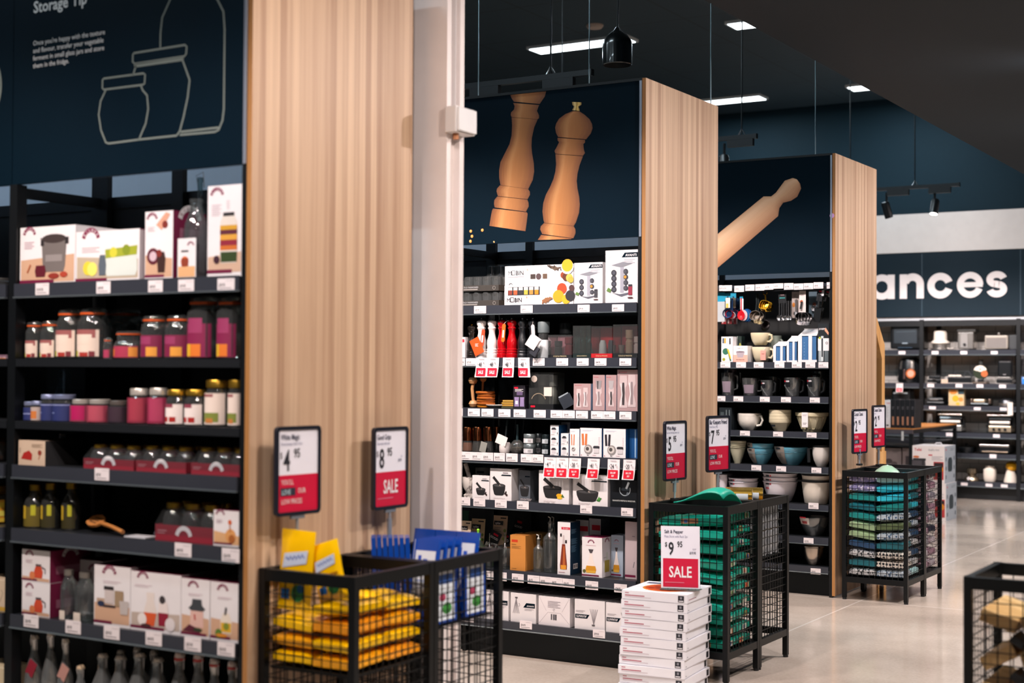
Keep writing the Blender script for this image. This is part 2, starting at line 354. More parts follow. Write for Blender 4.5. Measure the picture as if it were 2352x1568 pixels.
# white steel column between the first two gondolas, trunking and socket box on it
cy = 4.60; cx0 = at(948, 600, 1, cy).x-.16; cx1 = at(1024, 600, 1, cy).x; cy1 = at(1063, 700, 0, cx1).y
COLW = M('#efe6e3', .42, bump=.04)
mb = MB().box(cx0+.01, cx1-.03, cy+.01, cy1-.01, .02, 3.59, COLW).box(cx0, cx1, cy, cy+.03, .013, 3.6, COLW).box(cx0, cx1, cy1-.03, cy1, .013, 3.6, COLW)
mb.box(cx0, cx1-.001, cy+.001, cy1-.001, 3.601, ZC, COLW).box(cx0-.02, cx1+.02, cy-.01, cy1+.02, 0, .012, COLW)
struct(mb.build('column'))
zb = at(1055, 283, 0, cx1).z
mb = MB().box(cx1-.03, cx1+.002, cy+.055, cy1-.06, zb+.05, ZC, M('#e3dedd', .4))
tag(mb.build('cable_trunking'), 'white vertical cable trunking running up the white steel column', 'trunking')
t = empty('junction_box', (cx1+.002, (cy+cy1)/2, zb), 'small white junction box with a clear cover on the white column', 'junction box')
MB().box(-.002, .05, -.075, .06, -.05, .05, M('#e6e4e4', .35)).build('body', t, bevel=.004)
MB().box(.05, .062, -.07, .055, -.045, .045, M('#f2f4f6', .15, coat=.8)).build('cover', t, bevel=.004)
MB().cyl((.02, -.03, -.072), (.02, -.03, -.05), .012, M('#b57a52', .5), 8).build('cable_gland', t)
# ================================================================ gondolas
OAK = wood('#a07d62', '#d5b798', 'z', .034)
EDGE = M('#a5733f', .5)
SHELFM = M('#15181c', .42); LIP = M('#aebcc4', .18, .85); STRIP = M('#33363e', .28, coat=.3); INNER = M('#c9d4e4', .5); PEG = M('#0e1114', .5)
KICK = M('#141a1e', .2, .6)
RAILS = {1: [(1.803, 1.758), (1.532, None), (1.306, None), (1.146, 1.103), (.916, .872), (.604, .562), (.186, .151)],
         2: [(1.840, 1.798), (1.564, 1.521), (1.298, 1.254), (1.062, 1.014), (.815, .776), (.455, .412), (.188, .151)],
         3: [(1.564, 1.527), (1.332, 1.294), (1.094, 1.059), (.862, .824), (.608, .575), (.392, .351), (.198, .160)]}
YG = {1: Y1, 2: Y2, 3: Y3}
XR = -3.222                      # right inner end of the shelves
def SZ(g, k): return RAILS[g][k-1][0]
def gondola(g, xl, label, bays, sign):
    Y = YG[g]; t = empty('shelving_gondola', (XP, Y, 0), label, 'shelving', 'shelving gondolas along the aisle')
    X = lambda v: v-XP
    # end panel, laminate faces and honey coloured edges
    MB().box(X(XP-.02), 0, 0, GD, .012, HT, OAK, mats={'f': EDGE, 'b': EDGE, 't': EDGE}).build('end_panel', t)
    xs = X(XP-.021)
    for s in (0, 1):
        y0 = 0 if s == 0 else GD-.02
        if s == 0: sign(xl, t)
        else: MB().box(X(xl), xs, y0, y0+.02, HB, HT-.01, NAVY, mats={'f': INNER}).build('header_sign', t)
    MB().box(X(xl), xs, -.004, .022, HT-.012, HT+.002, BLKM).build('header_rail', t)
    MB().box(X(xl), xs, GD-.022, GD, HT-.01, HT+.002, BLKM).build('header_rail', t)
    MB().box(xs-.012, xs-.001, -.006, -.0005, HB, HT-.012, M('#aab4c4', .3, .6)).build('edge_trim', t)
    MB().box(X(xl), xs, .44, .468, .16, 2.12, PEG).build('back_panel', t)
    MB().box(X(xl), xs, .43, .478, 2.12, 2.165, BLKM).build('top_beam', t)
    for b0, b1 in bays:
        for k, (zt, zb) in enumerate(RAILS[g]):
            sh = MB().box(X(b0), X(b1), 0, .428, zt-.028, zt, SHELFM).build('shelf', t)
            if zb:
                MB().box(X(b0), X(b1), -.011, -.001, zb, zt+.002, STRIP).box(X(b0), X(b1), -.016, -.001, zb-.006, zb, LIP).build('price_rail', sh)
        MB().box(X(b0), X(b1), .06, .075, 0, .158, KICK).build('kick_plate', t)
        MB().box(X(b0)+.02, X(b0)+.06, .1, .44, .0, .12, BLK).box(X(b0)+.03, X(b0)+.05, .03, .06, 0, .14, BLKM).build('foot', t)
    for xp in sorted({b for bb in bays for b in (bb[0]-.022, bb[1]+.003)}):
        for y in (.0, GD-.045):
            MB().box(X(xp), X(xp)+.02, y, y+.045, 0, HB, BLKM).build('post', t)
        MB().box(X(xp), X(xp)+.02, .045, .44, 2.125, 2.16, BLKM).build('top_arm', t)
    return t
def upright(t, g, px0, px1, py):
    Y = YG[g]; a = at(px0, py, 1, Y+.43).x-XP; b = at(px1, py, 1, Y+.43).x-XP
    MB().box(a, b, .405, .43, .17, 2.45, BLKM).build('upright', t)
HK = lambda p: (p.x-XP, p.z)
def hpts(g, pts, s=1, ox=0, oy=0): return [HK(at(ox+x/s, oy+y/s, 1, YG[g])) for x, y in pts]
HF = Fr((0, 0, 0))
LINE = M('#747c75', .5); LETT = M('#f0eeec', .5)
def sign1(xl, t):
    seam = at(29, 300, 1, Y1).x-XP; xs = -.021
    mb = MB().box(seam+.0015, xs, 0, .02, HB, HT-.01, NAVY, mats={'b': INNER})
    q = lambda p: hpts(1, p, 2.24)
    W = .0065
    for p in ([(545, 462), (518, 520), (508, 590), (520, 670), (545, 733), (560, 738), (712, 718)], [(725, 440), (735, 465), (757, 490), (763, 560), (750, 635), (715, 718)],
              [(700, 338), (685, 385)], [(940, 310), (972, 400), (976, 412), (966, 500), (945, 600), (925, 675), (910, 696)], [(712, 718), (910, 697)],
              [(890, -60), (875, 0), (835, 90), (826, 170), (825, 250)], [(1070, -60), (1120, 0), (1150, 60), (1156, 150), (1152, 560), (1145, 620), (1125, 668), (1105, 678), (925, 694)], [(930, 678), (1125, 656)],
              [(690, 334), (945, 298)], [(692, 343), (945, 307)]):
        mb.ribbon(HF, q(p), W, LINE, 1)
    for p in ([(535, 404), (738, 377), (747, 384), (744, 430), (735, 436), (535, 461), (527, 453), (528, 410)], [(690, 273), (952, 231), (961, 240), (958, 278), (948, 290), (694, 328), (683, 318), (684, 280)]):
        mb.ribbon(HF, q(p), W, LINE, 1, True)
    a, b = hpts(1, [(77, 30), (200, 5)]); mb.fit(HF, 'Storage Tip', a[0], a[1], b[0]-a[0], LETT, 1, 1)
    sz = None
    for i, s in enumerate(("Once you're happy with the texture", 'and flavour, transfer your vegetable', 'ferment in small glass jars and store', 'them in the fridge.')):
        a, b = hpts(1, [(76, 105+17.3*i), (238, 80+17.3*i)])
        if sz is None: sz = (b[0]-a[0])/text_w('and flavour, transfer your vegetable')
        mb.text(HF, s, a[0], a[1], sz, LETT, 1)
    mb.build('header_sign', t)
    mb = MB().box(xl-XP, seam-.0015, 0, .02, HB, HT-.01, NAVY, mats={'b': INNER})
    c = HK(at(-62, 205, 1, Y1)); mb.arc(HF, c[0], c[1], .155, 0, 360, .012, LINE, 1, 40); mb.disc(HF, c[0], c[1], .14, M('#1d4a52', .5), 1, n=40)
    mb.build('header_sign', t)
PW = [(0, '#6f3e1c'), (.12, '#8c5426'), (.3, '#b9804a'), (.42, '#ad713b'), (.7, '#98602f'), (.92, '#784622'), (1, '#63391a')]
def sign2(xl, t):
    mb = MB().box(xl-XP, -.021, 0, .02, HB, HT-.01, NAVY, mats={'b': INNER})
    q = lambda p: hpts(2, p, 4.127, 1060, 200)
    ink = print_wood(PW, 'printed_beech'); dk = M('#5a3519', .6); brass = print_wood([(0, '#7a5a20'), (.3, '#f0d890'), (.5, '#a8802c'), (.75, '#ecca70'), (1, '#6d4c18')], 'printed_brass')
    def shape(rows, mat): 
        L = q([(r[0], r[1]) for r in rows]); R = q([(r[2], r[3]) for r in rows]); mb.band(HF, list(zip(L, R)), mat, 1)
    top = HT-.012
    for rows in ([(463, 74, 803, 40), (475, 105, 790, 90), (497, 138, 742, 160)], [(490, 150, 738, 170), (503, 180, 728, 190), (498, 212, 716, 226), (470, 240, 736, 268), (467, 265, 735, 295), (475, 284, 722, 305)],
                 [(475, 287, 722, 307), (480, 360, 690, 380), (475, 460, 668, 480), (455, 540, 664, 560), (415, 620, 670, 630), (370, 710, 686, 720), (357, 790, 690, 800), (358, 860, 676, 880), (370, 928, 634, 965)],
                 [(365, 930, 632, 966), (338, 960, 648, 990), (332, 985, 650, 1020), (345, 1032, 627, 1062)], [(340, 1036, 625, 1066), (312, 1070, 636, 1095), (308, 1105, 638, 1130), (315, 1140, 612, 1180)],
                 [(300, 1150, 620, 1186), (290, 1170, 628, 1200), (280, 1220, 620, 1270), (265, 1315, 607, 1365)],
                 [(1050, 229, 1118, 229), (985, 255, 1165, 260), (925, 300, 1215, 305), (898, 345, 1238, 350), (888, 385, 1243, 390), (897, 435, 1226, 440), (916, 472, 1182, 495)],
                 [(911, 480, 1172, 500), (911, 505, 1172, 525), (925, 522, 1155, 540), (902, 570, 1160, 590), (882, 605, 1171, 625), (892, 632, 1152, 650)],
                 [(891, 636, 1152, 655), (897, 730, 1120, 740), (890, 800, 1100, 820), (872, 870, 1093, 890), (838, 950, 1100, 960), (800, 1020, 1116, 1040), (775, 1100, 1122, 1110), (768, 1180, 1115, 1190), (778, 1262, 1085, 1282), (786, 1286, 1064, 1316)],
                 [(782, 1288, 1064, 1318), (752, 1318, 1080, 1346), (746, 1348, 1082, 1382), (765, 1392, 1062, 1432)], [(755, 1400, 1050, 1434), (738, 1425, 1042, 1437), (723, 1448, 1040, 1440)]):
        shape(rows, ink)
    shape([(1047, 140, 1138, 145), (1050, 165, 1138, 166), (1066, 185, 1110, 186), (1056, 205, 1118, 206), (1048, 218, 1122, 226)], brass)
    for (x, y) in ((88, 1365), (198, 1355), (100, 1413), (85, 1460), (310, 1468)):
        c = q([(x, y)])[0]; mb.disc(HF, c[0], c[1], .0085 if x != 310 else .004, M('#d8873a', .5), 2, n=10); mb.disc(HF, c[0]-.002, c[1]+.002, .004, M('#eab878', .5), 3, n=8)
    mb.build('header_sign', t)
def sign3(xl, t):
    mb = MB().box(xl-XP, -.021, 0, .02, HB, HT-.01, NAVY, mats={'b': INNER})
    q = lambda p: hpts(3, p, 1.8204, 1060, 0)
    rows = [(1000, 1036, 1000, 1179), (1130, 930, 1160, 1045), (1262, 822, 1322, 905), (1264, 821, 1324, 903), (1295, 821, 1329, 870), (1315, 805, 1345, 847), (1335, 778, 1378, 839), (1352, 755, 1404, 822), (1385, 744, 1420, 788), (1402, 749, 1416, 768)]
    L = q([(r[0], r[1]) for r in rows]); R = q([(r[2], r[3]) for r in rows])
    mb.band(HF, list(zip(L, R)), print_wood([(0, '#c39a76'), (.2, '#dcb692'), (.5, '#cfa27c'), (.85, '#a97a57'), (1, '#8c6143')], 'printed_rolling_pin'), 1)
    c = HK(at(1911, 495, 1, Y3)); mb.disc(HF, c[0], c[1], .016, M('#b58ac0', .5), 2)
    mb.build('header_sign', t)
g1 = gondola(1, -6.6, 'tall shelving gondola of jars and preserving cartons, nearest, with a drawn jar header', [(-5.42, -4.345), (-4.300, XR)], sign1)
g2 = gondola(2, -5.45, 'tall shelving gondola of mills and mortars under a printed pepper mill header', [(-5.42, -4.345), (-4.300, XR)], sign2)
g3 = gondola(3, -5.45, 'tall shelving gondola of bowls and jugs under a printed rolling pin header', [(-5.42, -4.345), (-4.300, XR)], sign3)
for a in ((g1, 1, 222, 258, 430), (g1, 1, 405, 430, 430), (g2, 2, 1122, 1143, 565), (g2, 2, 1212, 1228, 562), (g3, 3, 1655, 1666, 640)): upright(*a)
# suspension wires from the ceiling to the headers
for x, y, z, lb in ((-3.21, Y2+GD-.03, HT, 'thin steel suspension wire above the wooden end panel of the middle gondola'), (-3.97, Y2+GD-.03, HT, 'thin steel suspension wire beside the black pendant lamp'),
                (-4.73, Y2+GD-.03, HT, 'thin steel suspension wire nearest the white column'), (-3.60, Y3+.8, HT, 'thin steel suspension wire above the rolling pin header')):
    mb = MB().cyl((x, y, z-.004), (x, y, ZC), .0035, M('#8fa3ab', .35, .8), 6).cyl((x, y, ZC-.06), (x, y, ZC), .02, BLK, 8)
    tag(mb.build('suspension_wire', origin=(x, y, z)), lb, 'wire', 'header suspension wires')
# ================================================================ lighting tracks, pendant, ceiling panels
def head(t, x, y, z, aim, lit=1):
    T = Matrix.Translation((x, y, z)) @ (Vector(aim).normalized().to_track_quat('-Z', 'Y').to_matrix().to_4x4())
    b = MB().cyl((x, y, z+.16), (x, y, z), .012, BLKM, 8).lathe([(0, .07), (.036, .066), (.042, .05), (.042, -.1), (.038, -.1), (.036, -.09)], BLKM, 16, T=T).build('lamp_head', t)
    MB().lathe([(0, -.088), (.0365, -.089)], M('#fff6ea', .4, emit=12 if lit else .6), 16, T=T).build('lens', b)
def track(x0, x1, y, z, label, rods, heads, drivers):
    t = empty('track_light', ((x0+x1)/2, y, z), label, 'track light', 'ceiling track lights'); xc = (x0+x1)/2
    MB().box(x0-xc, x1-xc, -.018, .018, -.017, .017, BLKM).box(x1-xc, x1-xc+.02, -.02, .02, -.02, .02, BLKM).build('rail', t)
    for r in rods: MB().cyl((r-xc, 0, .01), (r-xc, 0, ZC-z), .006, BLKM, 8).tube([(r-xc-.03, 0, .018), (r-xc, 0, .07), (r-xc+.03, 0, .018)], .005, STEEL, 6).build('rod', t)
    for d in drivers: MB().box(d-xc-.11, d-xc+.11, -.02, .02, -.075, -.018, BLKM).build('driver_box', t)
    for hx, aim, lit in heads: head(t, hx-xc, 0, -.2, aim, lit)
    return t
track(-6.4, -4.28, 8.0, 3.36, 'black ceiling track light with driver boxes behind the pepper mill header', [-4.56, -6.1], [], [-4.5, -5.05])
track(-6.4, -4.34, 10.9, 3.375, 'black ceiling track light with one lit lamp head behind the rolling pin header', [-4.45, -6.1], [(-4.6, (.15, -.25, -1), 1)], [-4.46])
track(-4.9, -3.70, 14.7, 3.375, 'black ceiling track light with two lamp heads in front of the big letter sign', [-4.13, -4.8], [(-4.42, (.2, .3, -1), 0), (-3.93, (-.02, -.45, -1), 1)], [-3.88, -4.3])
pd = empty('pendant_lamp', (-4.087, 8.0, 3.385), 'black bell shaped pendant lamp hanging over the printed pepper mills', 'pendant lamp')
MB().lathe([(.086, 0), (.092, .004), (.092, .12), (.088, .15), (.06, .19), (.025, .215), (.012, .235), (0, .24)], M('#0c0f11', .25, coat=.4), 28).lathe([(.086, 0), (.084, .12), (0, .16)], M('#333333', .4), 28).build('lamp_shade', pd)
MB().tube([(0, 0, .235), (.004, 0, .4), (-.012, 0, .8), (.0, 0, ZC-3.385)], .006, BLK, 8).build('cord', pd)
MB().lathe([(0, .02), (.03, .03), (.035, .06), (0, .1)], M('#e8e0d0', .4), 14).build('bulb', pd)
for y, x, lb in ((9.85, -7.4, 'long LED panel in the dark ceiling just above the frame, left one'), (9.85, -5.1, 'long LED panel in the dark ceiling just above the frame, right one'), (13.65, -7.4, 'long white LED ceiling panel behind the pendant lamp'), (17.4, -7.4, 'long white LED ceiling panel beside the top of the middle end panel'), (13.65, -5.1, 'white LED ceiling panel cut by the bulkhead edge, nearer one'), (17.4, -5.1, 'white LED ceiling panel cut by the bulkhead edge, farther one')):
        t = empty('ceiling_light', (x, y, ZC), lb, 'ceiling light', 'LED panels in the ceiling')
        MB().box(-.6, .6, -.15, .15, -.03, 0, M('#d8dde0', .4)).build('frame', t)
        MB().box(-.575, .575, -.125, .125, -.034, -.0295, M('#eefaff', .4, emit=3)).build('diffuser', t)
t = empty('smoke_detector', (-6.9, 13.0, ZC), 'small round detector on the dark ceiling behind the pendant lamp', 'detector')
MB().lathe([(0, -.04), (.07, -.035), (.09, -.01), (.09, 0)], M('#a99588', .5), 20).build('cover', t)
# ================================================================ appliance wall at the end
YF = 17.65
FR = [(1.772, 1.711), (1.370, 1.314), (1.105, 1.049), (.785, .729), (.541, .485), (.210, .150)]
tw = tiles('subway_tiles', '#c9c5c0', '#8e8a86', .2, .1, .5, 'xz', .004, .3)
struct(MB().box(-7.0, 1.5, 18.06, 18.12, 0, 2.17, tw).build('wall_back'))
FSH = M('#17191d', .42)
for n, (a, b, lb) in enumerate(((-6.0, -4.905, 'black wall shelving unit holding the air fryer and oven, left of the post'), (-4.850, -3.772, 'black wall shelving unit of toasters, grills and kettles under the letter sign'), (-3.722, -2.6, 'black wall shelving unit at the right edge with a blue box'))):
    t = empty('wall_shelving', (a, YF, 0), lb, 'shelving', 'shelving units on the far wall'); w = b-a
    for zt, zb in FR:
        sh = MB().box(0, w, 0, .4, zt-.028, zt, FSH).build('shelf', t)
        MB().box(0, w, -.011, -.001, zb, zt+.002, STRIP).box(0, w, -.016, -.001, zb-.004, zb+.01, LIP).build('price_rail', sh)
    for x in (-.048, w+.002):
        if n == 0 or x > 0: MB().box(x, x+.046, 0, .05, 0, 2.14, BLKM).build('post', t)
    for x in (.05, w-.09): MB().box(x, x+.05, .37, .4, .16, 2.08, BLKM).build('upright', t)
    MB().box(-.001, w+.001, .002, .05, 2.06, 2.125, BLKM).build('top_beam', t)
    MB().box(-.001, w+.001, .06, .08, 0, .14, BLK).build('kick_plate', t)
SIGN = M('#08202c', .6, spec=.2)
mb = MB().box(-7.0, 1.5, YF-.01, YF+.03, 2.175, 2.952, SIGN)
F = Fr((0, YF-.01, 0))
for x in (-4.87, -3.72): mb.rect(F, x-.004, 2.175, x+.004, 2.952, M('#1b3c4d', .4), 0)
LM = M('#efe7e6', .5)
px = lambda x, y=660: at(x, y, 1, YF-.01)
zb_, zt_ = px(2090, 685.5).z, px(2090, 629.5).z; xh = zt_-zb_; st = .30*xh
def stem_(x0, x1, z0, z1): mb.rect(F, x0, z0, x1, z1, LM, 1)
def ring_(cx, cz, rx, rz, a0, a1, w, k=1, n=40):
    vs = []
    for i in range(n+1):
        t = math.radians(a0+(a1-a0)*i/n); vs += [F.p(cx+rx*math.cos(t), cz+rz*math.sin(t), k), F.p(cx+(rx-w)*math.cos(t), cz+(rz-w)*math.sin(t), k)]
    mb.add(vs, [(2*i, 2*i+2, 2*i+3, 2*i+1) for i in range(n)], LM)
cz = (zb_+zt_)/2; rr = xh/2*1.04
def let_a(x1): stem_(x1-st*.98, x1, zb_, zt_); ring_(x1-rr*1.03, cz, rr, rr, 0, 360, st*.9, 2)
xa = px(2055).x; let_a(xa)
x0, x1 = px(2066.5).x, px(2122).x; stem_(x0, x0+st, zb_, zt_); ring_((x0+x1)/2+st*.12, zb_+xh*.58, (x1-x0)/2-st*.12, xh*.45, 0, 170, st, 2); stem_(x1-st, x1, zb_, zb_+xh*.59)
x0, x1 = px(2130).x, px(2192).x; ring_(x0+rr, cz, rr, rr, 21, 339, st*.98, 2)
x0, x1 = px(2197.5).x, px(2259).x; c = (x0+x1)/2; ring_(c, cz, rr, rr, 0, 338, st*.86, 2); stem_(x0+st*.5, x1-st*.1, cz-xh*.09, cz+xh*.11)
x0, x1 = px(2265).x, px(2314).x; c = (x0+x1)/2; r1 = xh*.27; w = x1-x0
sw = st*.88; rx_, rz_ = w/2-sw*.5, (xh*1.04-sw)/4
P = [(c+rx_*.96*math.cos(math.radians(t)), cz+rz_+rz_*math.sin(math.radians(t))) for t in range(12, 262, 12)]+[(c, cz)]
Q = [(2*c-a, 2*cz-b) for a, b in P][::-1]
mb.ribbon(F, P[:-1]+[(c-rx_*.35, cz+rz_*.12), (c+rx_*.35, cz-rz_*.12)]+Q[1:], sw, LM, 2)
# the hidden start of the word, behind the last end panel
xx = xa-rr*2.03-.11; stem_(xx-st, xx, zb_, zt_); ring_(xx-st/2, zt_+.1, st*.55, st*.55, 0, 360, st*.54, 1); xx -= st+.09; stem_(xx-st, xx, zb_, zt_+.13); xx -= st+.08
for _ in (0, 1): ring_(xx-rr, cz, rr, rr, 0, 360, st*.9, 2); stem_(xx-2*rr, xx-2*rr+st*.95, zb_-.12, zt_); xx -= 2*rr+.08
let_a(xx)
tag(mb.build('letter_sign'), 'long navy wall sign with big pale letters ending in ances', 'sign')
struct(MB().box(-7.0, 1.5, YF-.012, YF+.6, 2.956, 3.425, M('#e4e0dd', .55)).build('trim_1'))
struct(MB().box(-7.0, 1.5, YF+.03, YF+.4, 2.13, 2.172, M('#c9cdd2', .4)).build('trim_2'))
# timber frame seen behind the last gondola
TIM = wood('#b98444', '#dcae72', 'z', .09, .5, 'pine', .7)
t = empty('timber_frame', (-3.18, 10.42, 0), 'pale orange timber display frame behind the last end panel', 'timber frame')
y1 = 10.535-10.42
MB().box(-.05, .0, y1-.07, y1, .0, 1.60, TIM).build('post', t)
O = [(-.085, 1.90), (y1, 1.70), (y1, 1.601), (y1-.07, 1.601), (-.085, 1.78)]; mb = MB(); mb.add([(0, a, b) for a, b in O]+[(-.05, a, b) for a, b in O], [tuple(range(5))[::-1], tuple(range(5, 10))]+[(i, (i+1) % 5, 5+(i+1) % 5, 5+i) for i in range(5)], TIM); mb.build('brace', t)
MB().box(-.09, .004, -.05, y1+.02, 0, .925, TIM).build('base_block', t)
# ================================================================ kit for the goods on the shelves
YG[4] = YF; RAILS[4] = FR
def X_at(g, px, py, back=0): return at(px, py, 1, YG[g]+back).x
def Z_at(g, px, py, back=0): return at(px, py, 1, YG[g]+back).z
def deco(mb, F, W, H, D, k0=1):
    """printed matter on a face W x H; coordinates are fractions of the face"""
    s = min(W, H)
    for k, d in enumerate(D):
        k += k0; c = d[0]; m = d[1] if not isinstance(d[1], str) else M(d[1], .5)
        if c == 'r': mb.rect(F, d[2]*W, d[3]*H, d[4]*W, d[5]*H, m, k)
        elif c == 'e': mb.disc(F, d[2]*W, d[3]*H, d[4]*W, m, k, (d[5] if len(d) > 5 else d[4]*W/H)*H, 14)
        elif c == 'p': mb.poly(F, [(x*W, y*H) for x, y in d[2]], m, k)
        elif c == 's': mb.ribbon(F, [(x*W, y*H) for x, y in d[2]], d[3]*s, m, k)
        elif c == 'a': mb.arc(F, d[2]*W, d[3]*H, d[4]*W, d[5], d[6], d[7]*W, m, k)
        elif c == 't': mb.text(F, d[2], d[3]*W, d[4]*H, d[5]*H, m, k, d[6] if len(d) > 6 else 'l', d[7] if len(d) > 7 else 0, d[8] if len(d) > 8 else 1, d[9] if len(d) > 9 else 0)
        elif c == 'f': mb.fit(F, d[2], d[3]*W, d[4]*H, d[5]*W, m, k, d[6] if len(d) > 6 else 0, d[7] if len(d) > 7 else 1)
        elif c == 'L':      # a few lines of small print
            _, _, x, y, w, n = d[:6]; lh = d[6] if len(d) > 6 else .03
            for i in range(n): mb.rect(F, x*W, (y-i*lh)*H, (x+w*(1 if i % 2 == 0 else .8))*W, (y-i*lh-lh*.35)*H, m, k)
        elif c == 'K':      # arched maker's badge: band, letters on the arc
            _, _, cx, cy, r = d[:5]; mb.arc(F, cx*W, cy*H, r*W, 168, 12, r*W*.42, m, k)
            for i, ch in enumerate('KILNER'):
                a = math.radians(148-i*23.2); mb.text(F, ch, cx*W+r*.86*W*math.cos(a), cy*H+r*.86*W*math.sin(a), r*W*.36, d[5] if len(d) > 5 else CARD, k+1, 'c', 1, .9, a-PI/2)
        elif c == 'V':      # slanted navy flash with the maker's name
            _, _, x0, y0, x1, y1 = d[:6]; h = (y1-y0)*H; mb.poly(F, [(x0*W, y0*H), (x1*W, y0*H), (x1*W, y1*H), (x0*W+h*.75, y1*H)], m, k)
            mb.fit(F, 'AVANTI', x0*W+h*.9, y0*H+h*.22, (x1-x0)*W-h*1.15, CARD, k+1, 1, 1.05)
        elif c == 'j':      # outline of a jar or bottle: (cx, y0, [(halfwidth, height)...])
            _, _, cx, y0, P = d[:5]; mb.poly(F, [((cx+r)*W, (y0+z)*H) for r, z in P]+[((cx-r)*W, (y0+z)*H) for r, z in P[::-1]], m, k)
def carton(g, k, x0, x1, yt, label, dep=.2, col=CARD, side=None, top=None, front=(), right=(), back=.012, group=None, rz=0, z=None, cat='box', name='carton', yref=None, lean=0):
    """a printed carton standing on shelf k of gondola g, its front between two columns of the photograph"""
    zs = SZ(g, k) if z is None else z; ym = yt if yref is None else yref
    a = X_at(g, x0, ym, back); b = X_at(g, x1, ym, back); h = Z_at(g, (x0+x1)/2, yt, back)-zs
    if x1 > 20 and g < 4: a = max(a, -4.296)
    if g < 4: b = min(b, -3.225)
    h = min(h, (RAILS[g][k-2][0] if k > 1 else 2.14)-.033-zs); W = b-a
    side = side or col; mats = {'f': col, 'r': side, 'l': side, 'b': col, 't': top or col, 'o': col}
    mb = MB().box(0, W, 0, dep, 0, h, col, mats=mats)
    if front: deco(mb, Fr((0, 0, 0)), W, h, front)
    if right: deco(mb, Fr((W, 0, 0), (0, 1, 0)), dep, h, right)
    o = mb.build(name, loc=(a, YG[g]+back, zs+.0005), rot=(lean, 0, rz))
    return tag(o, label, cat, group)
def spin(g, k, x0, x1, yt, back=.02, z=None):
    """centre, radius and height of a round thing standing on a shelf"""
    zs = SZ(g, k) if z is None else z; bk = back+.04
    for _ in range(3):
        a = X_at(g, x0, yt, bk); b = X_at(g, x1, yt, bk); r = (b-a)/2; bk = back+r
    r *= .965; h = min(Z_at(g, (x0+x1)/2, yt, bk)-zs, (RAILS[g][k-2][0] if k > 1 else 2.6)-.033-zs); c = (a+b)/2
    if x1 > 20 and g < 4: c = max(c, -4.297+r)
    return (min(c, -3.225-r) if g < 4 else c), YG[g]+bk, zs, r, h
def prof(P, r, h): return [(a*r, b*h) for a, b in P]
def patch(mb, r, z0, z1, a0, a1, mat, n=12):
    """a label round the front of a cylinder; angle 0 faces the shelf front, + to the right"""
    return mb.lathe([(r, z0), (r, z1)], mat, n, a0=math.radians(a0-90), a1=math.radians(a1-90))
def patch2(mb, prof_, mat, a0, a1, n=12): return mb.lathe(prof_, mat, n, a0=math.radians(a0-90), a1=math.radians(a1-90))
def turned(g, k, x0, x1, yt, P, mat, label, name, cat, group=None, parts=(), back=.02, n=24, z=None, rz=0, sq=0, loc=None):
    """one round thing: body profile plus child parts [(name, profile, material)]"""
    cx, cy, zs, r, h = spin(g, k, x0, x1, yt, back, z)
    o = MB().lathe(prof(P, r, h), mat, n, sq=sq).build(name, loc=(cx, cy, zs+.0005), rz=rz); tag(o, label, cat, group)
    for nm, PP, mm in parts: MB().lathe(prof(PP, r, h), mm, n, sq=sq).build(nm, o)
    return o, r, h
def wavy(r, n, amp, z0, z1, mat, mb, segs=48):
    vs = []
    for z in (z0, z1):
        for i in range(segs): t = 2*PI*i/segs; q = r*(1+amp*math.cos(n*t)); vs.append((q*math.cos(t), q*math.sin(t), z))
    return mb.add(vs, [(i, (i+1) % segs, segs+(i+1) % segs, segs+i) for i in range(segs)], mat, True)
# ---------------------------------------------------------------- price tickets
def ticket(g, x0, x1, y0, y1, price, where, n=1):
    """white shelf ticket in the rail: pixel box, price text, what it sits under"""
    Y = YG[g]-.0125; ym = (y0+y1)/2
    a = at(x0, ym, 1, Y); b = at(x1, ym, 1, Y); z1 = at((x0+x1)/2, y0, 1, Y).z; z0 = at((x0+x1)/2, y1, 1, Y).z; W = b.x-a.x; H = z1-z0
    mb = MB().box(0, W, -.0012, 0, 0, H, TICK); F = Fr((0, -.0012, 0))
    deco(mb, F, W, H, [('t', INK, price, .1, .34, .34, 'l', 1, .72), ('L', '#8a8088', .5, .82, .42, 1, .06), ('L', '#4a4450', .1, .2, .72, 1, .12)], 0)
    tag(mb.build('price_ticket', loc=(a.x, Y, z0)), f'white price ticket reading {price} {where}' if price else f'small white price ticket {where}', 'price ticket', 'shelf price tickets')
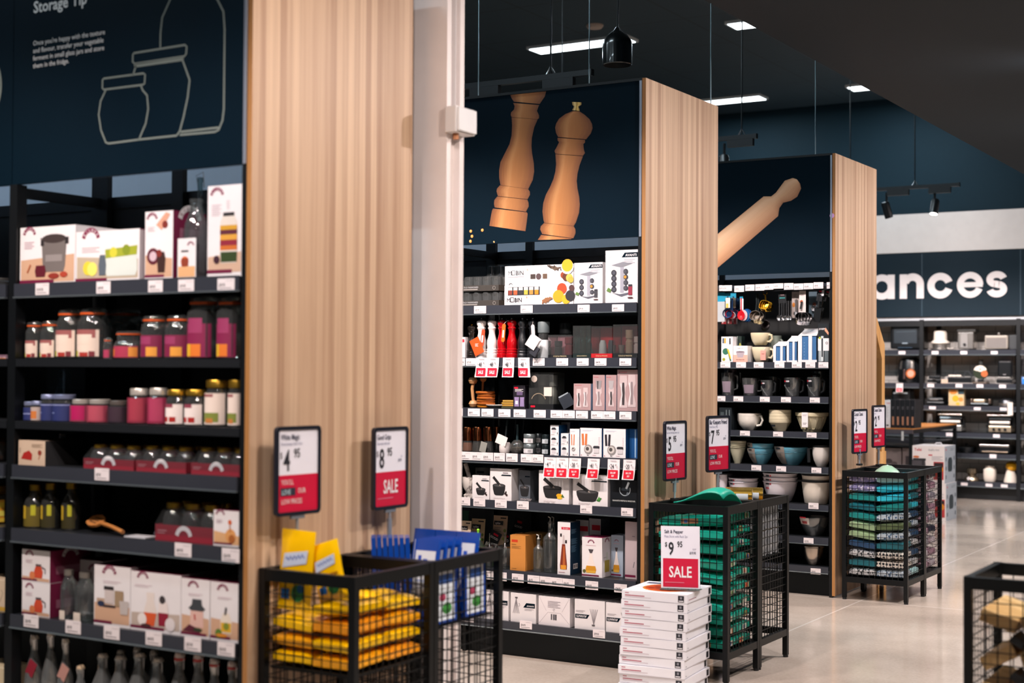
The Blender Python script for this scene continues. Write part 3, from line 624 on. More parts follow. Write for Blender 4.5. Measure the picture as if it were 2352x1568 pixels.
def sale(g, x0, x1, y0, y1, price, l2, where, skew=0, dark='#c8102e', cents='95'):
    """hanging sale ticket: white head with the price, red foot"""
    Y = YG[g]-.018; a = at(x0, (y0+y1)/2, 1, Y); b = at(x1, (y0+y1)/2, 1, Y); z1 = at((x0+x1)/2, y0, 1, Y).z; z0 = at((x0+x1)/2, y1, 1, Y).z; W = b.x-a.x; H = z1-z0
    mb = MB(); n = 6; vs = []; ys = [-.014*(i/n)**2*1.0 for i in range(n+1)]
    for i in range(n+1):
        for x in (0, W): vs += [(x+skew*(i/n)**2, ys[i], H*(1-i/n)), (x+skew*(i/n)**2, ys[i]+.0008, H*(1-i/n))]
    for i in range(n): o = i*4; mb.add([vs[o+j] for j in range(8)], [(0, 4, 6, 2), (1, 3, 7, 5), (0, 1, 5, 4), (2, 6, 7, 3)], TICK)
    F = Fr((skew*.3, -.0145, 0), (1, 0, 0), (-skew*.45/H, .0125/H, 1))
    deco(mb, F, W, H, [('r', M(dark, .45), .09, .05, .91, .47)] + [('t', INK, '$', .16, .62, .12, 'l', 0, .8), ('t', INK, price, .27, .55, .3, 'l', 1, .62), ('t', INK, cents, .3+.17*len(price), .68, .12, 'l', 1, .7), ('L', '#9a9098', .72, .66, .2, 2, .05), ('L', '#77707a', .25, .93, .5, 1, .06)]
         + ([('t', CARD, 'SALE', .5, .17, .24, 'c', 1, .62)] if l2 == 'SALE' else [('t', CARD, '30% OFF', .5, .28, .13, 'c', 1, .62), ('t', CARD, 'RRP', .5, .13, .13, 'c', 1, .62)]), 0)
    tag(mb.build('sale_ticket', loc=(a.x, Y, z0)), f'red and white hanging sale ticket priced {price} {where}', 'sale ticket', 'red hanging sale tickets')
# ---------------------------------------------------------------- common forms
ORANGE = M('#d4581c', .5); LIDG = M('#c9a13c', .3, .9); SILV = M('#d8d2c8', .3, .6)
JAR = [(0, .0), (.86, .0), (.97, .02), (1, .06), (1, .68), (.96, .76), (.84, .82), (.80, .85), (.80, .90)]
def clip_jar(g, k, x0, x1, yt, label, lab, group='clip top preserving jars', back=.02, sq=0, pink=0, short=0):
    P = JAR if not short else [(0, 0), (.9, 0), (1, .06), (1, .5), (.9, .62), (.78, .68), (.78, .86)]
    o, r, h = turned(g, k, x0, x1, yt, P, CLEAR, label, 'clip_jar', 'jar', group, back=back, sq=sq)
    MB().lathe(prof([(.80, .885), (.86, .885), (.86, .925), (.80, .925)], r, h), ORANGE, 24, sq=sq).build('rubber_seal', o)
    MB().lathe(prof([(.80, .925), (.85, .925), (.85, .96), (.78, 1.0), (0, 1.0)], r, h), CLEAR, 24, sq=sq).build('lid', o)
    mb = MB(); w = r*1.0
    mb.tube([(-w*.86, -.0*r, h*.80), (-w*1.02, 0, h*.9), (-w*.88, 0, h*.99), (-w*.3, 0, h*1.02), (w*.3, 0, h*1.02), (w*.88, 0, h*.99), (w*1.0, 0, h*.9), (w*.86, 0, h*.80)], .0016, STEEL, 5)
    mb.build('wire_clip', o)
    if lab:
        mb = MB(); kk = 1.0; q = (1+.0 if not sq else 1.0)
        for i, (c, z0, z1, a0, a1) in enumerate(lab): mb.lathe([(r*(1.012+.004*i), z0*h), (r*(1.012+.004*i), z1*h)], M(c, .5), 12, sq=sq, a0=math.radians(a0-90), a1=math.radians(a1-90))
        mb.build('label', o)
    return o
def lid_jar(g, k, x0, x1, yt, label, lab, lidm, group='screw lid jars', body=None, back=.02, lw=.86, lh=.14, ribs=0):
    s = 1-lh
    P = [(0, 0), (.88, 0), (.98, .03), (1, .08), (1, s*.72), (.95, s*.84), (lw*.9, s*.93), (lw*.9, s)]
    o, r, h = turned(g, k, x0, x1, yt, P, body or CLEAR, label, 'lidded_jar', 'jar', group, back=back)
    if ribs: wavy(r*1.005, 26, .02, h*.08, h*s*.7, body or CLEAR, MB()).build('ribbed_wall', o)
    MB().lathe(prof([(lw*.9, s-.03), (lw, s-.02), (lw, .98), (lw*.95, 1), (0, 1)], r, h), lidm, 24).build('lid', o)
    mb = MB()
    for i, (c, z0, z1, a0, a1) in enumerate(lab): patch(mb, r*(1.02+.005*i), z0*h, z1*h, a0, a1, M(c, .5) if isinstance(c, str) else c)
    if lab: mb.build('label', o)
    return o
MILL = [(0, 0), (.95, 0), (1, .02), (1, .1), (.9, .115), (.98, .14), (.98, .165), (.88, .18), (.95, .2), (.95, .225), (.84, .24), (.86, .3), (.9, .36), (.86, .44), (.66, .54), (.55, .62), (.55, .68), (.66, .73), (.74, .745), (.74, .765), (.6, .78), (.62, .80), (.78, .84), (.84, .88), (.78, .925), (.5, .955), (.2, .965), (0, .965)]
def mill(g, k, x0, x1, yt, col, label, group='pepper mills', back=.02, tagc=None, tagx=0, rough=.22, knob=STEEL, z=None):
    m = M(col, rough, coat=.5) if isinstance(col, str) else col
    o, r, h = turned(g, k, x0, x1, yt, MILL, m, label, 'pepper_mill', 'mill', group, back=back, n=28, z=z)
    MB().lathe(prof([(.2, .962), (.12, .972), (.24, .985), (.24, 1), (0, 1.002)], r, h), knob, 14).build('knob', o)
    if tagc:
        c, dx, z0, z1, tilt = tagc
        T = TR((dx*r, -r*.99-.004, (z0+z1)/2*h), ry=tilt); w = r*.34; hh = (z1-z0)*h/2
        mb = MB(); n = 8; pts = [(-w*math.cos(i*PI/n) if 1 else 0, hh-w+w*math.sin(i*PI/n)) for i in range(n+1)]+[(w*math.cos(i*PI/n), -hh+w-w*math.sin(i*PI/n)) for i in range(n+1)]
        f = [T @ Vector((a, -.0007, b)) for a, b in pts]; b_ = [T @ Vector((a, .0007, b)) for a, b in pts]; N = len(pts)
        mb.add(f+b_, [tuple(range(N))[::-1], tuple(range(N, 2*N))]+[(i, (i+1) % N, N+(i+1) % N, N+i) for i in range(N)], M(c, .45))
        T2 = T @ Matrix.Translation((0, -.0016, 0)); mb.box(-w*.45, w*.45, -.0003, .0003, -hh*.5, hh*.3, TICK, T2)
        mb.tube([T @ Vector((0, 0, hh)), (dx*r*.6, -r*.7, h*.93), (0, -r*.2, h*.965)], .0009, M('#d8d0c8', .5), 4)
        mb.build('hang_tag', o)
    return o
# ================================================================ nearest gondola: preserving jars and cartons
KP = M('#7b1e44', .5); BEI = '#c9a184'
def kil(cx=.2, cy=.82, r=.12): return ('K', KP, cx, cy, r)
G1 = 'white preserving cartons with a maroon arched badge'
carton(1, 1, 40, 174, 520, 'wide white carton picturing a preserving pan, leftmost on the top jar shelf', .24, front=[
    ('p', BEI, [(.02, .03), (.98, .03), (.98, .5), (.02, .42)]), ('r', MAROON, 0, .015, .62, .07), kil(.17, .84, .1), ('L', '#b58a98', .08, .74, .18, 4, .035),
    ('j', '#6f6764', .62, .2, [(.17, 0), (.2, .1), (.22, .48), (.25, .6)]), ('e', '#3d3230', .62, .78, .22, .08), ('r', '#2b2526', .38, .66, .44, .76), ('r', '#2b2526', .82, .68, .88, .8), ('r', '#8d8583', .47, .38, .77, .5),
    ('j', '#5c1524', .38, .12, [(.08, 0), (.1, .1), (.08, .2)]), ('e', '#8a2f24', .62, .13, .1, .05), ('e', '#a8402c', .8, .15, .07, .05), ('s', '#a8552c', [(.14, .2), (.2, .34)], .03)], group=G1)
carton(1, 1, 175, 321, 529, 'wide white carton picturing a glass drinks dispenser of lemons, top jar shelf', .24, side=KP, front=[
    ('p', '#b7a791', [(.02, .05), (.98, .05), (.98, .42), (.02, .5)]), ('r', MAROON, 0, .02, .5, .07), kil(.24, .82, .12), ('L', '#c0a8ae', .1, .68, .28, 3, .04),
    ('j', '#cfd6cf', .72, .1, [(.22, 0), (.25, .1), (.24, .55)]), ('p', '#9aa32c', [(.48, .45), (.96, .5), (.97, .68), (.47, .62)]), ('e', '#c9c43a', .6, .56, .06), ('e', '#7f8f22', .8, .6, .06), ('e', '#d8c83c', .2, .27, .08), ('e', '#e8dc6a', .27, .25, .08), ('j', '#56606a', .43, .12, [(.05, 0), (.06, .2), (.04, .4)])],
    right=[('r', CARD, .0, .02, .12, .98), ('r', '#c08aa0', .3, .3, .8, .7)], group=G1)
carton(1, 1, 334, 398, 485, 'tall narrow white carton with maroon side between dispenser carton and glass bottle', .16, side=KP, front=[
    ('p', BEI, [(.02, .03), (.98, .03), (.98, .3), (.02, .36)]), ('r', MAROON, 0, .03, .7, .07), kil(.25, .87, .17), ('L', '#c0a8ae', .1, .77, .25, 3, .025), ('p', '#d29a80', [(.4, .8), (.75, .98), (.9, .95), (.6, .72)]), ('e', '#7a2a22', .72, .8, .1), ('e', '#5a1a2a', .3, .34, .22), ('e', '#c9b0b8', .3, .34, .13), ('j', '#3a201c', .6, .1, [(.12, 0), (.15, .2), (.1, .3)]), ('e', '#7a2a22', .52, .38, .1)],
    right=[('K', CARD, .5, .85, .3, KP), ('r', '#a86a80', .2, .55, .8, .75), ('r', '#a86a80', .2, .2, .8, .45)], group=G1)
BOT = [(0, 0), (.9, 0), (1, .03), (1, .6), (.92, .7), (.62, .8), (.5, .86), (.5, .95), (.56, .955), (.56, 1), (0, 1)]
o, r, h = turned(1, 1, 430, 474, 458, BOT, CLEAR, 'clear glass bottle with a white paper collar, between the two tall cartons', 'glass_bottle', 'bottle', 'glass bottles on the top shelf')
mb = MB(); F = Fr((-r*.98, -r*1.08, 0)); mb.box(-r*.98, r*.98, -r*1.08, -r*1.04, 0, h*.5, CARD); deco(mb, F, r*1.96, h*.5, [('r', '#d9a878', .04, .04, .96, .3), ('e', '#c8622c', .4, .42, .22), ('r', '#8a3a24', .22, .3, .6, .5), ('r', INK, .2, .66, .6, .7), kil(.72, .8, .16)]); mb.build('paper_sleeve', o)
o, r, h = turned(1, 1, 447, 473, 408, [(0, 0), (1, 0), (1, .5), (.7, .68), (.36, .78), (.34, .95), (.42, .96), (.42, 1), (0, 1)], CLEAR2, 'slim clear clip top bottle standing behind the tallest carton', 'glass_bottle', 'bottle', 'glass bottles on the top shelf', back=.25)
MB().tube([(-.012, 0, h*.92), (-.02, 0, h*1.02), (.014, 0, h*1.05), (.02, 0, h*.9)], .0015, STEEL, 5).build('wire_clip', o)
carton(1, 1, 478, 557, 413, 'tallest white carton picturing layered preserves, right end of the top jar shelf', .17, front=[
    ('p', '#c9a890', [(.02, .05), (.98, .05), (.98, .27), (.02, .22)]), ('r', MAROON, 0, .04, .72, .08), kil(.27, .88, .17), ('L', '#c8b4bc', .12, .79, .28, 6, .022), ('L', '#d9c8ce', .55, .83, .1, 5, .02),
    ('j', '#d8cfc4', .62, .15, [(.22, 0), (.25, .1), (.24, .45), (.16, .52)]), ('r', '#2c2a2c', .46, .66, .78, .7), ('p', '#31421f', [(.4, .16), (.86, .16), (.87, .27), (.39, .27)]), ('r', '#c46a2c', .38, .29, .87, .34), ('r', '#8a2436', .38, .34, .87, .4), ('r', '#d29a3c', .38, .4, .87, .46), ('r', '#5a2433', .38, .46, .87, .51), ('r', '#c9962c', .38, .51, .87, .56), ('e', '#3a1c2a', .28, .19, .09)], group=G1)
for a, b, p, w in ((82, 113, '$169.95', 'under the preserving pan carton'), (222, 254, '$49.95', 'under the drinks dispenser carton'), (341, 374, '$49.95', 'under the narrow maroon-sided carton'), (410, 446, '$19.95', 'under the sleeved glass bottle'), (500, 539, '$59.95', 'under the layered preserves carton')):
    y = 650-(a-82)*.026; ticket(1, a, b, y, y+27, p, w)
# clip top jars
LW = '#e6d2c2'
def whitelab(z=.58): return [(LW, .05, z, -62, 62), ('#9c5a58', z*.72, z, -50, 50), (LW, z*.5, z*.84, -38, 38), ('#b8b42c', .05, .16, -45, -20), ('#a8352c', .05, .13, -10, 25), ('#7a2c34', .05, .15, 28, 48)]
def pinklab(z=.62): return [('#7c1e44', .05, z, -70, 70), ('#94365e', z*.62, z*.94, -35, 25), ('#e09a3c', .06, z*.5, 5, 50)]
for x0, x1, yt, lb, L, sh in ((66, 96, 741, 'small clip jar with cream label, leftmost on the second jar shelf', whitelab(.5), 0), (101, 136, 739, 'small clip jar with cream label, second from left on the second shelf', whitelab(.5), 0),
        (140, 188, 712, 'tall clip jar with cream arched label beside the two small ones', whitelab(), 0), (190, 246, 710, 'big clip jar with cream arched label, fourth on the second jar shelf', whitelab(), 0),
        (333, 383, 727, 'clip jar with pink label and pear picture, left of two alike', pinklab(.55), 0), (388, 441, 726, 'clip jar with pink label and pear picture, right of two alike', pinklab(.55), 0)):
    clip_jar(1, 2, x0, x1, yt, lb, L, short=sh)
clip_jar(1, 2, 262, 322, 712, 'dark empty faceted clip jar standing behind the squat pink one', None, back=.16, sq=.3)
clip_jar(1, 2, 241, 256, 778, 'tiny clip jar with a pink label between big and squat jars', [('#a83858', .06, .45, -60, 60)], back=.02)
clip_jar(1, 2, 272, 326, 762, 'squat clip jar with red and orange label in front of the dark jar', [('#a8344e', .05, .46, -75, 75), ('#d06a2c', .1, .36, -60, -20), ('#e0923c', .08, .42, 40, 72)], short=1, back=.01)
for x0, x1, lb in ((445, 503, 'tall square clip jar with big pink label, left of the pair at right end'), (509, 556, 'tall square clip jar with big pink label, right end of second shelf')):
    clip_jar(1, 2, x0, x1, 684, lb, [('#84204a', .03, .57, -60, 60), ('#9c3a64', .42, .66, -34, 30), ('#e0b02c', .04, .24, -38, -20), ('#e0782c', .04, .24, -19, 25)], sq=.35, back=.03)
# small jars
BL = '#2b3468'
for x0, x1, yt, lb, c2 in ((49, 74, 922, 'small blue lattice jar, leftmost on the third jar shelf', None), (76, 97, 921, 'small jar with an orange picture between the blue lattice jars', '#d07a3c')):
    lid_jar(1, 3, x0, x1, yt, lb, [(BL if not c2 else '#b9a8a0', .04, .7, -75, 75)]+([(c2, .12, .5, -35, 40)] if c2 else [('#8a94c0', .34, .4, -40, 40)]), M('#8f98b8', .35, .5), 'small jars on the third shelf', lh=.17, lw=.95)
for x0, x1, lb in ((100, 128, 'blue labelled jar with pale lid, left of the taller pair'), (130, 168, 'blue labelled jar with pale lid, right of the taller pair')):
    lid_jar(1, 3, x0, x1, 906, lb, [(BL, .03, .66, -78, 78), ('#7f8cc0', .3, .34, -60, -10), ('#9aa4d0', .6, .63, -75, 75)], M('#8a93b4', .35, .5), 'small jars on the third shelf', lh=.14, lw=.96)
for x0, x1, yt, c1, c2, lm, bd, lb in ((169, 207, 917, '#8f3a50', '#b01458', SILV, None, 'low ribbed jar with a bright pink label and silver lid'), (209, 252, 917, '#9c3c50', '#b04a5c', SILV, None, 'low ribbed jar with a dull red label beside the bright pink one'), (255, 293, 920, '#2a1c28', '#3a2834', M('#77706a', .35, .6), None, 'low dark jar standing in shade, middle of third shelf'),
        (301, 343, 892, '#8a2a40', '#a03648', SILV, None, 'tall ribbed jar with red label, left of two alike on third shelf'), (346, 386, 891, '#8e2444', '#a83a5a', SILV, None, 'tall ribbed jar with red label, right of two alike on third shelf')):
    lid_jar(1, 3, x0, x1, yt, lb, [(c1, .04, .74, -80, 80), (c2, .1, .72, -12, 60)], lm, 'small jars on the third shelf', lh=.17, lw=.8, ribs=1)
for x0, x1, lb in ((388, 428, 'gold lidded jar with a white cherry label, left of two'), (431, 472, 'gold lidded jar with a white cherry label, right of two')):
    lid_jar(1, 3, x0, x1, 895, lb, [('#ece0da', .05, .6, -70, 70), ('#8a3a4c', .5, .6, -50, 20), ('#b02a24', .1, .24, -45, -10), ('#a8241f', .1, .24, 0, 35)], LIDG, 'gold lidded jars')
for x0, x1, lb in ((478, 524, 'tall gold lidded jar with white vegetable label, left of the end pair'), (528, 557, 'tall gold lidded jar with white vegetable label, right end of third shelf')):
    lid_jar(1, 3, x0, x1, 873, lb, [('#ead9cc', .05, .72, -75, 75), ('#9a5a5c', .64, .7, -55, 20), ('#7f8a3c', .1, .3, -50, 45), ('#c07a3c', .08, .18, -20, 20)], LIDG, 'gold lidded jars', lw=.9)
for x0, x1, lb in ((47, 108, 'dark printed carton in the shade behind the small blue jars, left one'), (112, 196, 'dark printed carton in the shade behind the small blue jars, right one')):
    carton(1, 3, x0, x1, 826, lb, .12, M('#10202c', .5), front=[('a', '#22384a', .4, .86, .13, 0, 360, .02), ('r', '#1c303e', .05, .6, .95, .62), ('L', '#2c4458', .2, .5, .6, 5, .05)], back=.26, group='dark cartons behind the small jars')
# trays of little jars
def tray(x0, x1, yt, k, n, lb, bd='#8a3a44'):
    a = X_at(1, x0, yt+40, .02); b = X_at(1, x1, yt+40, .02); W = b-a; zs = SZ(1, k); h = Z_at(1, (x0+x1)/2, yt, .05)-zs
    t = empty('jar_pack', (a, Y1+.02, zs+.0005), lb, 'jar pack', 'shrink wrapped trays of gold lidded jars'); d = .16; th = h*.42
    mb = MB(); C = M('#8a2634', .5)
    mb.box(0, W, 0, .003, 0, th, C).box(0, W, d-.003, d, 0, th, C).box(0, .003, .003, d-.003, 0, th, C).box(W-.003, W, .003, d-.003, 0, th, C).box(.003, W-.003, .003, d-.003, 0, .003, C)
    F = Fr((0, 0, 0)); mb.arc(F, W*.5, th*.28, W*.12, 170, 10, W*.06, CARD, 1); mb.rect(F, W*.04, th*.6, W*.2, th*.66, M('#c08a90', .5), 1); mb.rect(F, W*.04, th*.45, W*.17, th*.5, M('#c08a90', .5), 1)
    mb.build('cardboard_tray', t); r = W/n/2*.94
    for j in range(2):
        for i in range(n):
            P = [(0, .004), (r*.95, .004), (r, h*.1), (r, h*.55), (r*.8, h*.74), (r*.62, h*.8), (r*.62, h*.84)]
            q = MB().lathe(P, CLEAR if i != 1 or j else glass('#e0b0bc'), 16).build('jar', t, (W*(i+.5)/n, .008+r+j*.074, 0))
            MB().lathe([(r*.62, h*.83), (r*.7, h*.84), (r*.7, h*.985), (r*.6, h), (0, h)], LIDG, 16).build('lid', q)
    vs = [(-.001, -.001, th*.4), (W+.001, -.001, th*.4), (W+.001, -.001, th*1.05), (-.001, -.001, th*1.05), (W*.06, r*.7, h*.9), (W*.94, r*.7, h*.9), (W*.94, d-.03, h*1.01), (W*.06, d-.03, h*1.01)]
    MB().add(vs, [(0, 1, 2, 3), (3, 2, 5, 4), (4, 5, 6, 7)], glass('#f4f6f8', .35, .1)).build('shrink_wrap', t)
tray(192, 307, 1021, 4, 3, 'red tray pack of gold lidded jars, left of three on the fourth shelf')
tray(313, 427, 1024, 4, 3, 'red tray pack of gold lidded jars, middle of three on the fourth shelf')
tray(439, 556, 1028, 4, 3, 'red tray pack of gold lidded jars, right of three on the fourth shelf')
carton(1, 4, 43, 104, 1012, 'cream carton with a big red strawberry at the left of fourth shelf', .2, M('#cdb49c', .5), side=M('#3a3a3c', .5), front=[('p', '#a8241f', [(.1, .25), (.5, .2), (.52, .45), (.4, .6), (.2, .5)]), ('e', '#8a3a2c', .8, .52, .07), ('s', '#b06a4a', [(.8, .4), (.76, .25)], .05), ('t', INK, 'Swizz', .08, .5, .09, 'l', 0, 1, PI/2), ('L', '#a89078', .5, .86, .4, 3, .05)], group=None)
carton(1, 4, 58, 136, 995, 'dull cream carton lying behind the strawberry carton', .1, M('#8f7f6f', .5), front=[('r', INK, .0, .86, .7, .9), ('r', '#2c2c2e', .62, .02, 1, .98)], back=.235)
ticket(1, 218, 251, 1075, 1103, '$9.95', 'under the leftmost red tray of jars')
# oils, spoon, tray, carton
for x0, x1, yt, lb, bk in ((54, 90, 1112, 'yellow oil bottle with lemon label, left of three on the fifth shelf', .02), (102, 134, 1110, 'dark oil bottle with gold lid, middle of three on the fifth shelf', .03), (149, 180, 1108, 'dark oil bottle with gold lid, right of three on the fifth shelf', .04)):
    o, r, h = turned(1, 5, x0, x1, yt, [(0, 0), (.92, 0), (1, .03), (1, .55), (.85, .66), (.55, .76), (.48, .8), (.48, .88)], glass('#b8a44a' if bk == .02 else '#8a7c30', .8), lb, 'oil_bottle', 'bottle', 'oil bottles with gold lids', back=bk)
    MB().lathe(prof([(.5, .87), (.56, .87), (.56, 1), (0, 1)], r, h), LIDG, 16).build('lid', o)
    mb = MB(); patch(mb, r*1.015, h*.04, h*.5, -70, 70, M('#6a5c20' if bk == .02 else '#3a351a', .5)); mb.lathe([(r*1.03, h*.22), (r*1.03, h*.52)], M('#c9a82c', .5), 6, a0=math.radians(-120), a1=math.radians(-95)); patch(mb, r*1.03, h*.3, h*.54, 25, 50, M('#b8b42c', .5)); mb.build('label', o)
a = at(203, 1195, 1, Y1+.09); b = at(300, 1215, 1, Y1+.04); z5 = SZ(1, 5)
t = empty('slotted_spoon', (a.x, Y1+.10, z5), 'wooden slotted spoon lying across the half empty fifth shelf', 'spoon'); L = .25; WS = M('#b5763c', .5)
T = TR((0, 0, .042), rx=.5, ry=.1, rz=-.3)
mb = MB(); n = 16; ring = [(.045+.048*math.cos(2*PI*i/n), .032*math.sin(2*PI*i/n)) for i in range(n)]
mb.add([T @ Vector((x, y, .004)) for x, y in ring]+[T @ Vector((x, y, -.004)) for x, y in ring], [tuple(range(n)), tuple(range(n, 2*n))[::-1]]+[(i, n+i, n+(i+1) % n, (i+1) % n) for i in range(n)], WS)
for y in (-.012, 0, .012): mb.box(.022, .068, y-.003, y+.003, .0035, .0048, M('#5a3a1c', .6), T)
mb.build('bowl', t); MB().tube([T @ Vector((.088, 0, 0)), T @ Vector((.17, 0, .003)), T @ Vector((.25, 0, -.002))], .0075, WS, 8).build('handle', t)
mb = MB().box(0, .1, 0, .06, 0, .004, M('#c8c8cc', .4)); tag(mb.build('loose_card', loc=(X_at(1, 275, 1230), Y1+.02, z5)), 'small pale card lying flat at the edge below the slotted spoon', 'card')
mb = MB().tube([(0, 0, .012), (.06, .01, .008), (.1, .015, .012)], .008, M('#2a3038', .35), 8); tag(mb.build('kitchen_tool', loc=(X_at(1, 305, 1215)+.02, Y1+.085, z5)), 'short dark tool handle lying to the right of the slotted spoon', 'tool')
tray(357, 489, 1155, 5, 3, 'big red tray pack of gold lidded jars on the fifth shelf')
carton(1, 5, 491, 556, 1173, 'small white honey carton at the right end of the fifth shelf', .12, top=KP, front=[('p', '#d8a878', [(.02, .05), (.98, .05), (.98, .3), (.02, .42)]), ('r', MAROON, .02, .05, .7, .1), kil(.25, .85, .15), ('L', '#c8b0b8', .1, .74, .25, 4, .03), ('e', '#c85a2c', .62, .68, .07), ('e', '#d89a5c', .65, .3, .2), ('s', '#b06a3c', [(.62, .6), (.64, .4)], .04), ('e', '#a8602c', .7, .22, .12)], group=G1)
MB().lathe([(0, 0), (.016, 0), (.016, .012), (0, .012)], LIDG, 14)
ticket(1, 402, 440, 1247, 1278, '$49.95', 'under the big red tray pack'); ticket(1, 510, 550, 1259, 1291, '$24.95', 'under the small honey carton')
# sixth shelf
hon = [('p', BEI, [(.02, .03), (.98, .03), (.98, .12), (.02, .16)]), ('r', MAROON, .0, .03, .55, .09), kil(.27, .78, .13), ('L', '#d0b8c0', .14, .68, .25, 3, .04), ('j', '#c8482c', .6, .13, [(.13, 0), (.16, .2), (.1, .36)]), ('r', '#5a4a4c', .5, .5, .7, .56), ('s', '#4a3c40', [(.72, .48), (.84, .42), (.84, .28)], .04), ('e', '#d07a4c', .38, .2, .1)]
hr = [('K', CARD, .5, .72, .18, KP), ('r', '#a86a80', .15, .25, .85, .5)]
z6 = SZ(1, 6); hh = (Z_at(1, 84, 1263, .012)-z6)/2
carton(1, 6, 51, 115, 1337, 'honey pot carton, lower of two stacked at left of the sixth shelf', .19, side=KP, front=hon, right=hr, group=G1)
carton(1, 6, 51, 115, 1263, 'honey pot carton, upper of two stacked at left of the sixth shelf', .19, side=KP, top=KP, front=hon, right=hr, z=z6+(Z_at(1, 83, 1337, .012)-z6)+.001, group=G1)
carton(1, 6, 62, 140, 1260, 'maroon sided carton standing behind the honey pot cartons', .17, side=KP, top=KP, right=hr, back=.215, group=G1)
carton(1, 6, 184, 236, 1287, 'white badge carton behind the two glass bottles on the sixth shelf', .12, top=KP, front=[kil(.6, .8, .2)], back=.15, group=G1)
for x0, x1, yt, lb in ((145, 172, 1308, 'empty round shouldered glass bottle, left of two on the sixth shelf'), (179, 214, 1314, 'empty round shouldered glass bottle, right of two on the sixth shelf')):
    o, r, h = turned(1, 6, x0, x1, yt, [(0, 0), (.6, 0), (.8, .05), (.98, .2), (1, .5), (.95, .68), (.7, .8), (.52, .86), (.5, .9)], CLEAR, lb, 'glass_bottle', 'bottle', 'empty glass bottles', back=.0)
    MB().lathe(prof([(.5, .89), (.58, .89), (.58, 1), (0, 1)], r, h), M('#b9b2a8', .3, .8), 16).build('lid', o)
    MB().box(-r*.5, r*.4, -r*1.0, -r*.97, h*.02, h*.2, M('#d8cbbd', .5)).build('label', o)
def prodfront(pic, w=.5): return [('p', BEI, [(.02, .05), (.98, .05), (.98, .34), (.02, .38)]), ('r', MAROON, 0, .04, w, .085), kil(.42, .84, .17), ('L', '#d8c4ca', .25, .75, .5, 2, .028)]+pic
carton(1, 6, 217, 300, 1300, 'white carton picturing jars and a measuring cup, fourth along the sixth shelf', .2, top=MAROON, front=prodfront([('r', '#b59a84', .08, .32, .3, .45), ('e', '#26304c', .2, .36, .1, .05), ('r', '#3a3032', .26, .31, .6, .35), ('r', '#c8bcb8', .3, .38, .55, .6), ('r', '#2a2426', .28, .6, .55, .66), ('r', '#9a8266', .58, .34, .82, .6), ('j', '#b9b0ac', .84, .22, [(.1, 0), (.13, .22)])]), group=G1)
carton(1, 6, 301, 416, 1316, 'wide white carton picturing orange and red drinks, sixth shelf', .2, top=MAROON, front=[('p', '#b8a89c', [(.02, .06), (.98, .06), (.98, .34), (.02, .3)]), ('r', MAROON, 0, .04, .68, .085), kil(.24, .87, .1), ('L', '#d8c4ca', .08, .78, .34, 2, .028), ('j', '#e0d4cc', .4, .1, [(.08, 0), (.13, .24), (.07, .42), (.08, .56)]), ('j', '#d0562c', .4, .1, [(.08, 0), (.125, .22)]), ('j', '#8a1830', .66, .12, [(.09, 0), (.1, .22)]), ('j', '#e4d8d4', .66, .34, [(.1, 0), (.08, .18)]), ('e', '#3a3436', .64, .56, .06), ('e', '#e4dcd8', .24, .2, .09), ('e', '#d8d0d0', .8, .16, .1), ('e', '#4a2a2c', .32, .1, .1, .03)], group=G1)
carton(1, 6, 417, 482, 1330, 'white carton picturing a juicer jar of red drink, second from right end', .2, top=MAROON, front=prodfront([('j', '#d8b0a4', .56, .18, [(.24, 0), (.22, .3)]), ('j', '#3c4044', .56, .46, [(.2, 0), (.3, .04), (.18, .1), (.16, .2)]), ('s', '#b0443c', [(.5, .3), (.48, .4)], .05), ('p', '#5a2030', [(.05, .1), (.3, .22), (.6, .16), (.7, .09)]), ('e', '#2c3a24', .6, .14, .16, .03)], .9), group=G1)
carton(1, 6, 484, 553, 1338, 'white carton picturing a yellow oil pourer, right end of the sixth shelf', .2, top=MAROON, front=prodfront([('j', '#e4d8c8', .55, .14, [(.18, 0), (.2, .2), (.1, .34)]), ('j', '#d8a82c', .55, .16, [(.17, 0), (.18, .16)]), ('e', '#7f8a2c', .56, .26, .1), ('e', '#5a7a2c', .3, .13, .12), ('e', '#d8882c', .4, .1, .2, .03), ('s', '#3a3434', [(.52, .45), (.55, .58)], .06)], .7), group=G1)
for a, p, w in ((55, '$24.95', 'under the stacked honey pot cartons'), (151, '$9.95', 'under the round shouldered glass bottles'), (239, '$39.95', 'under the measuring cup carton'), (335, '$44.95', 'under the orange and red drinks carton'), (424, '$29.95', 'under the juicer jar carton'), (500, '$24.95', 'under the yellow oil pourer carton')):
    y = 1411+(a-55)*.142; ticket(1, a, a+33+a*.012, y, y+29+a*.006, p, w)
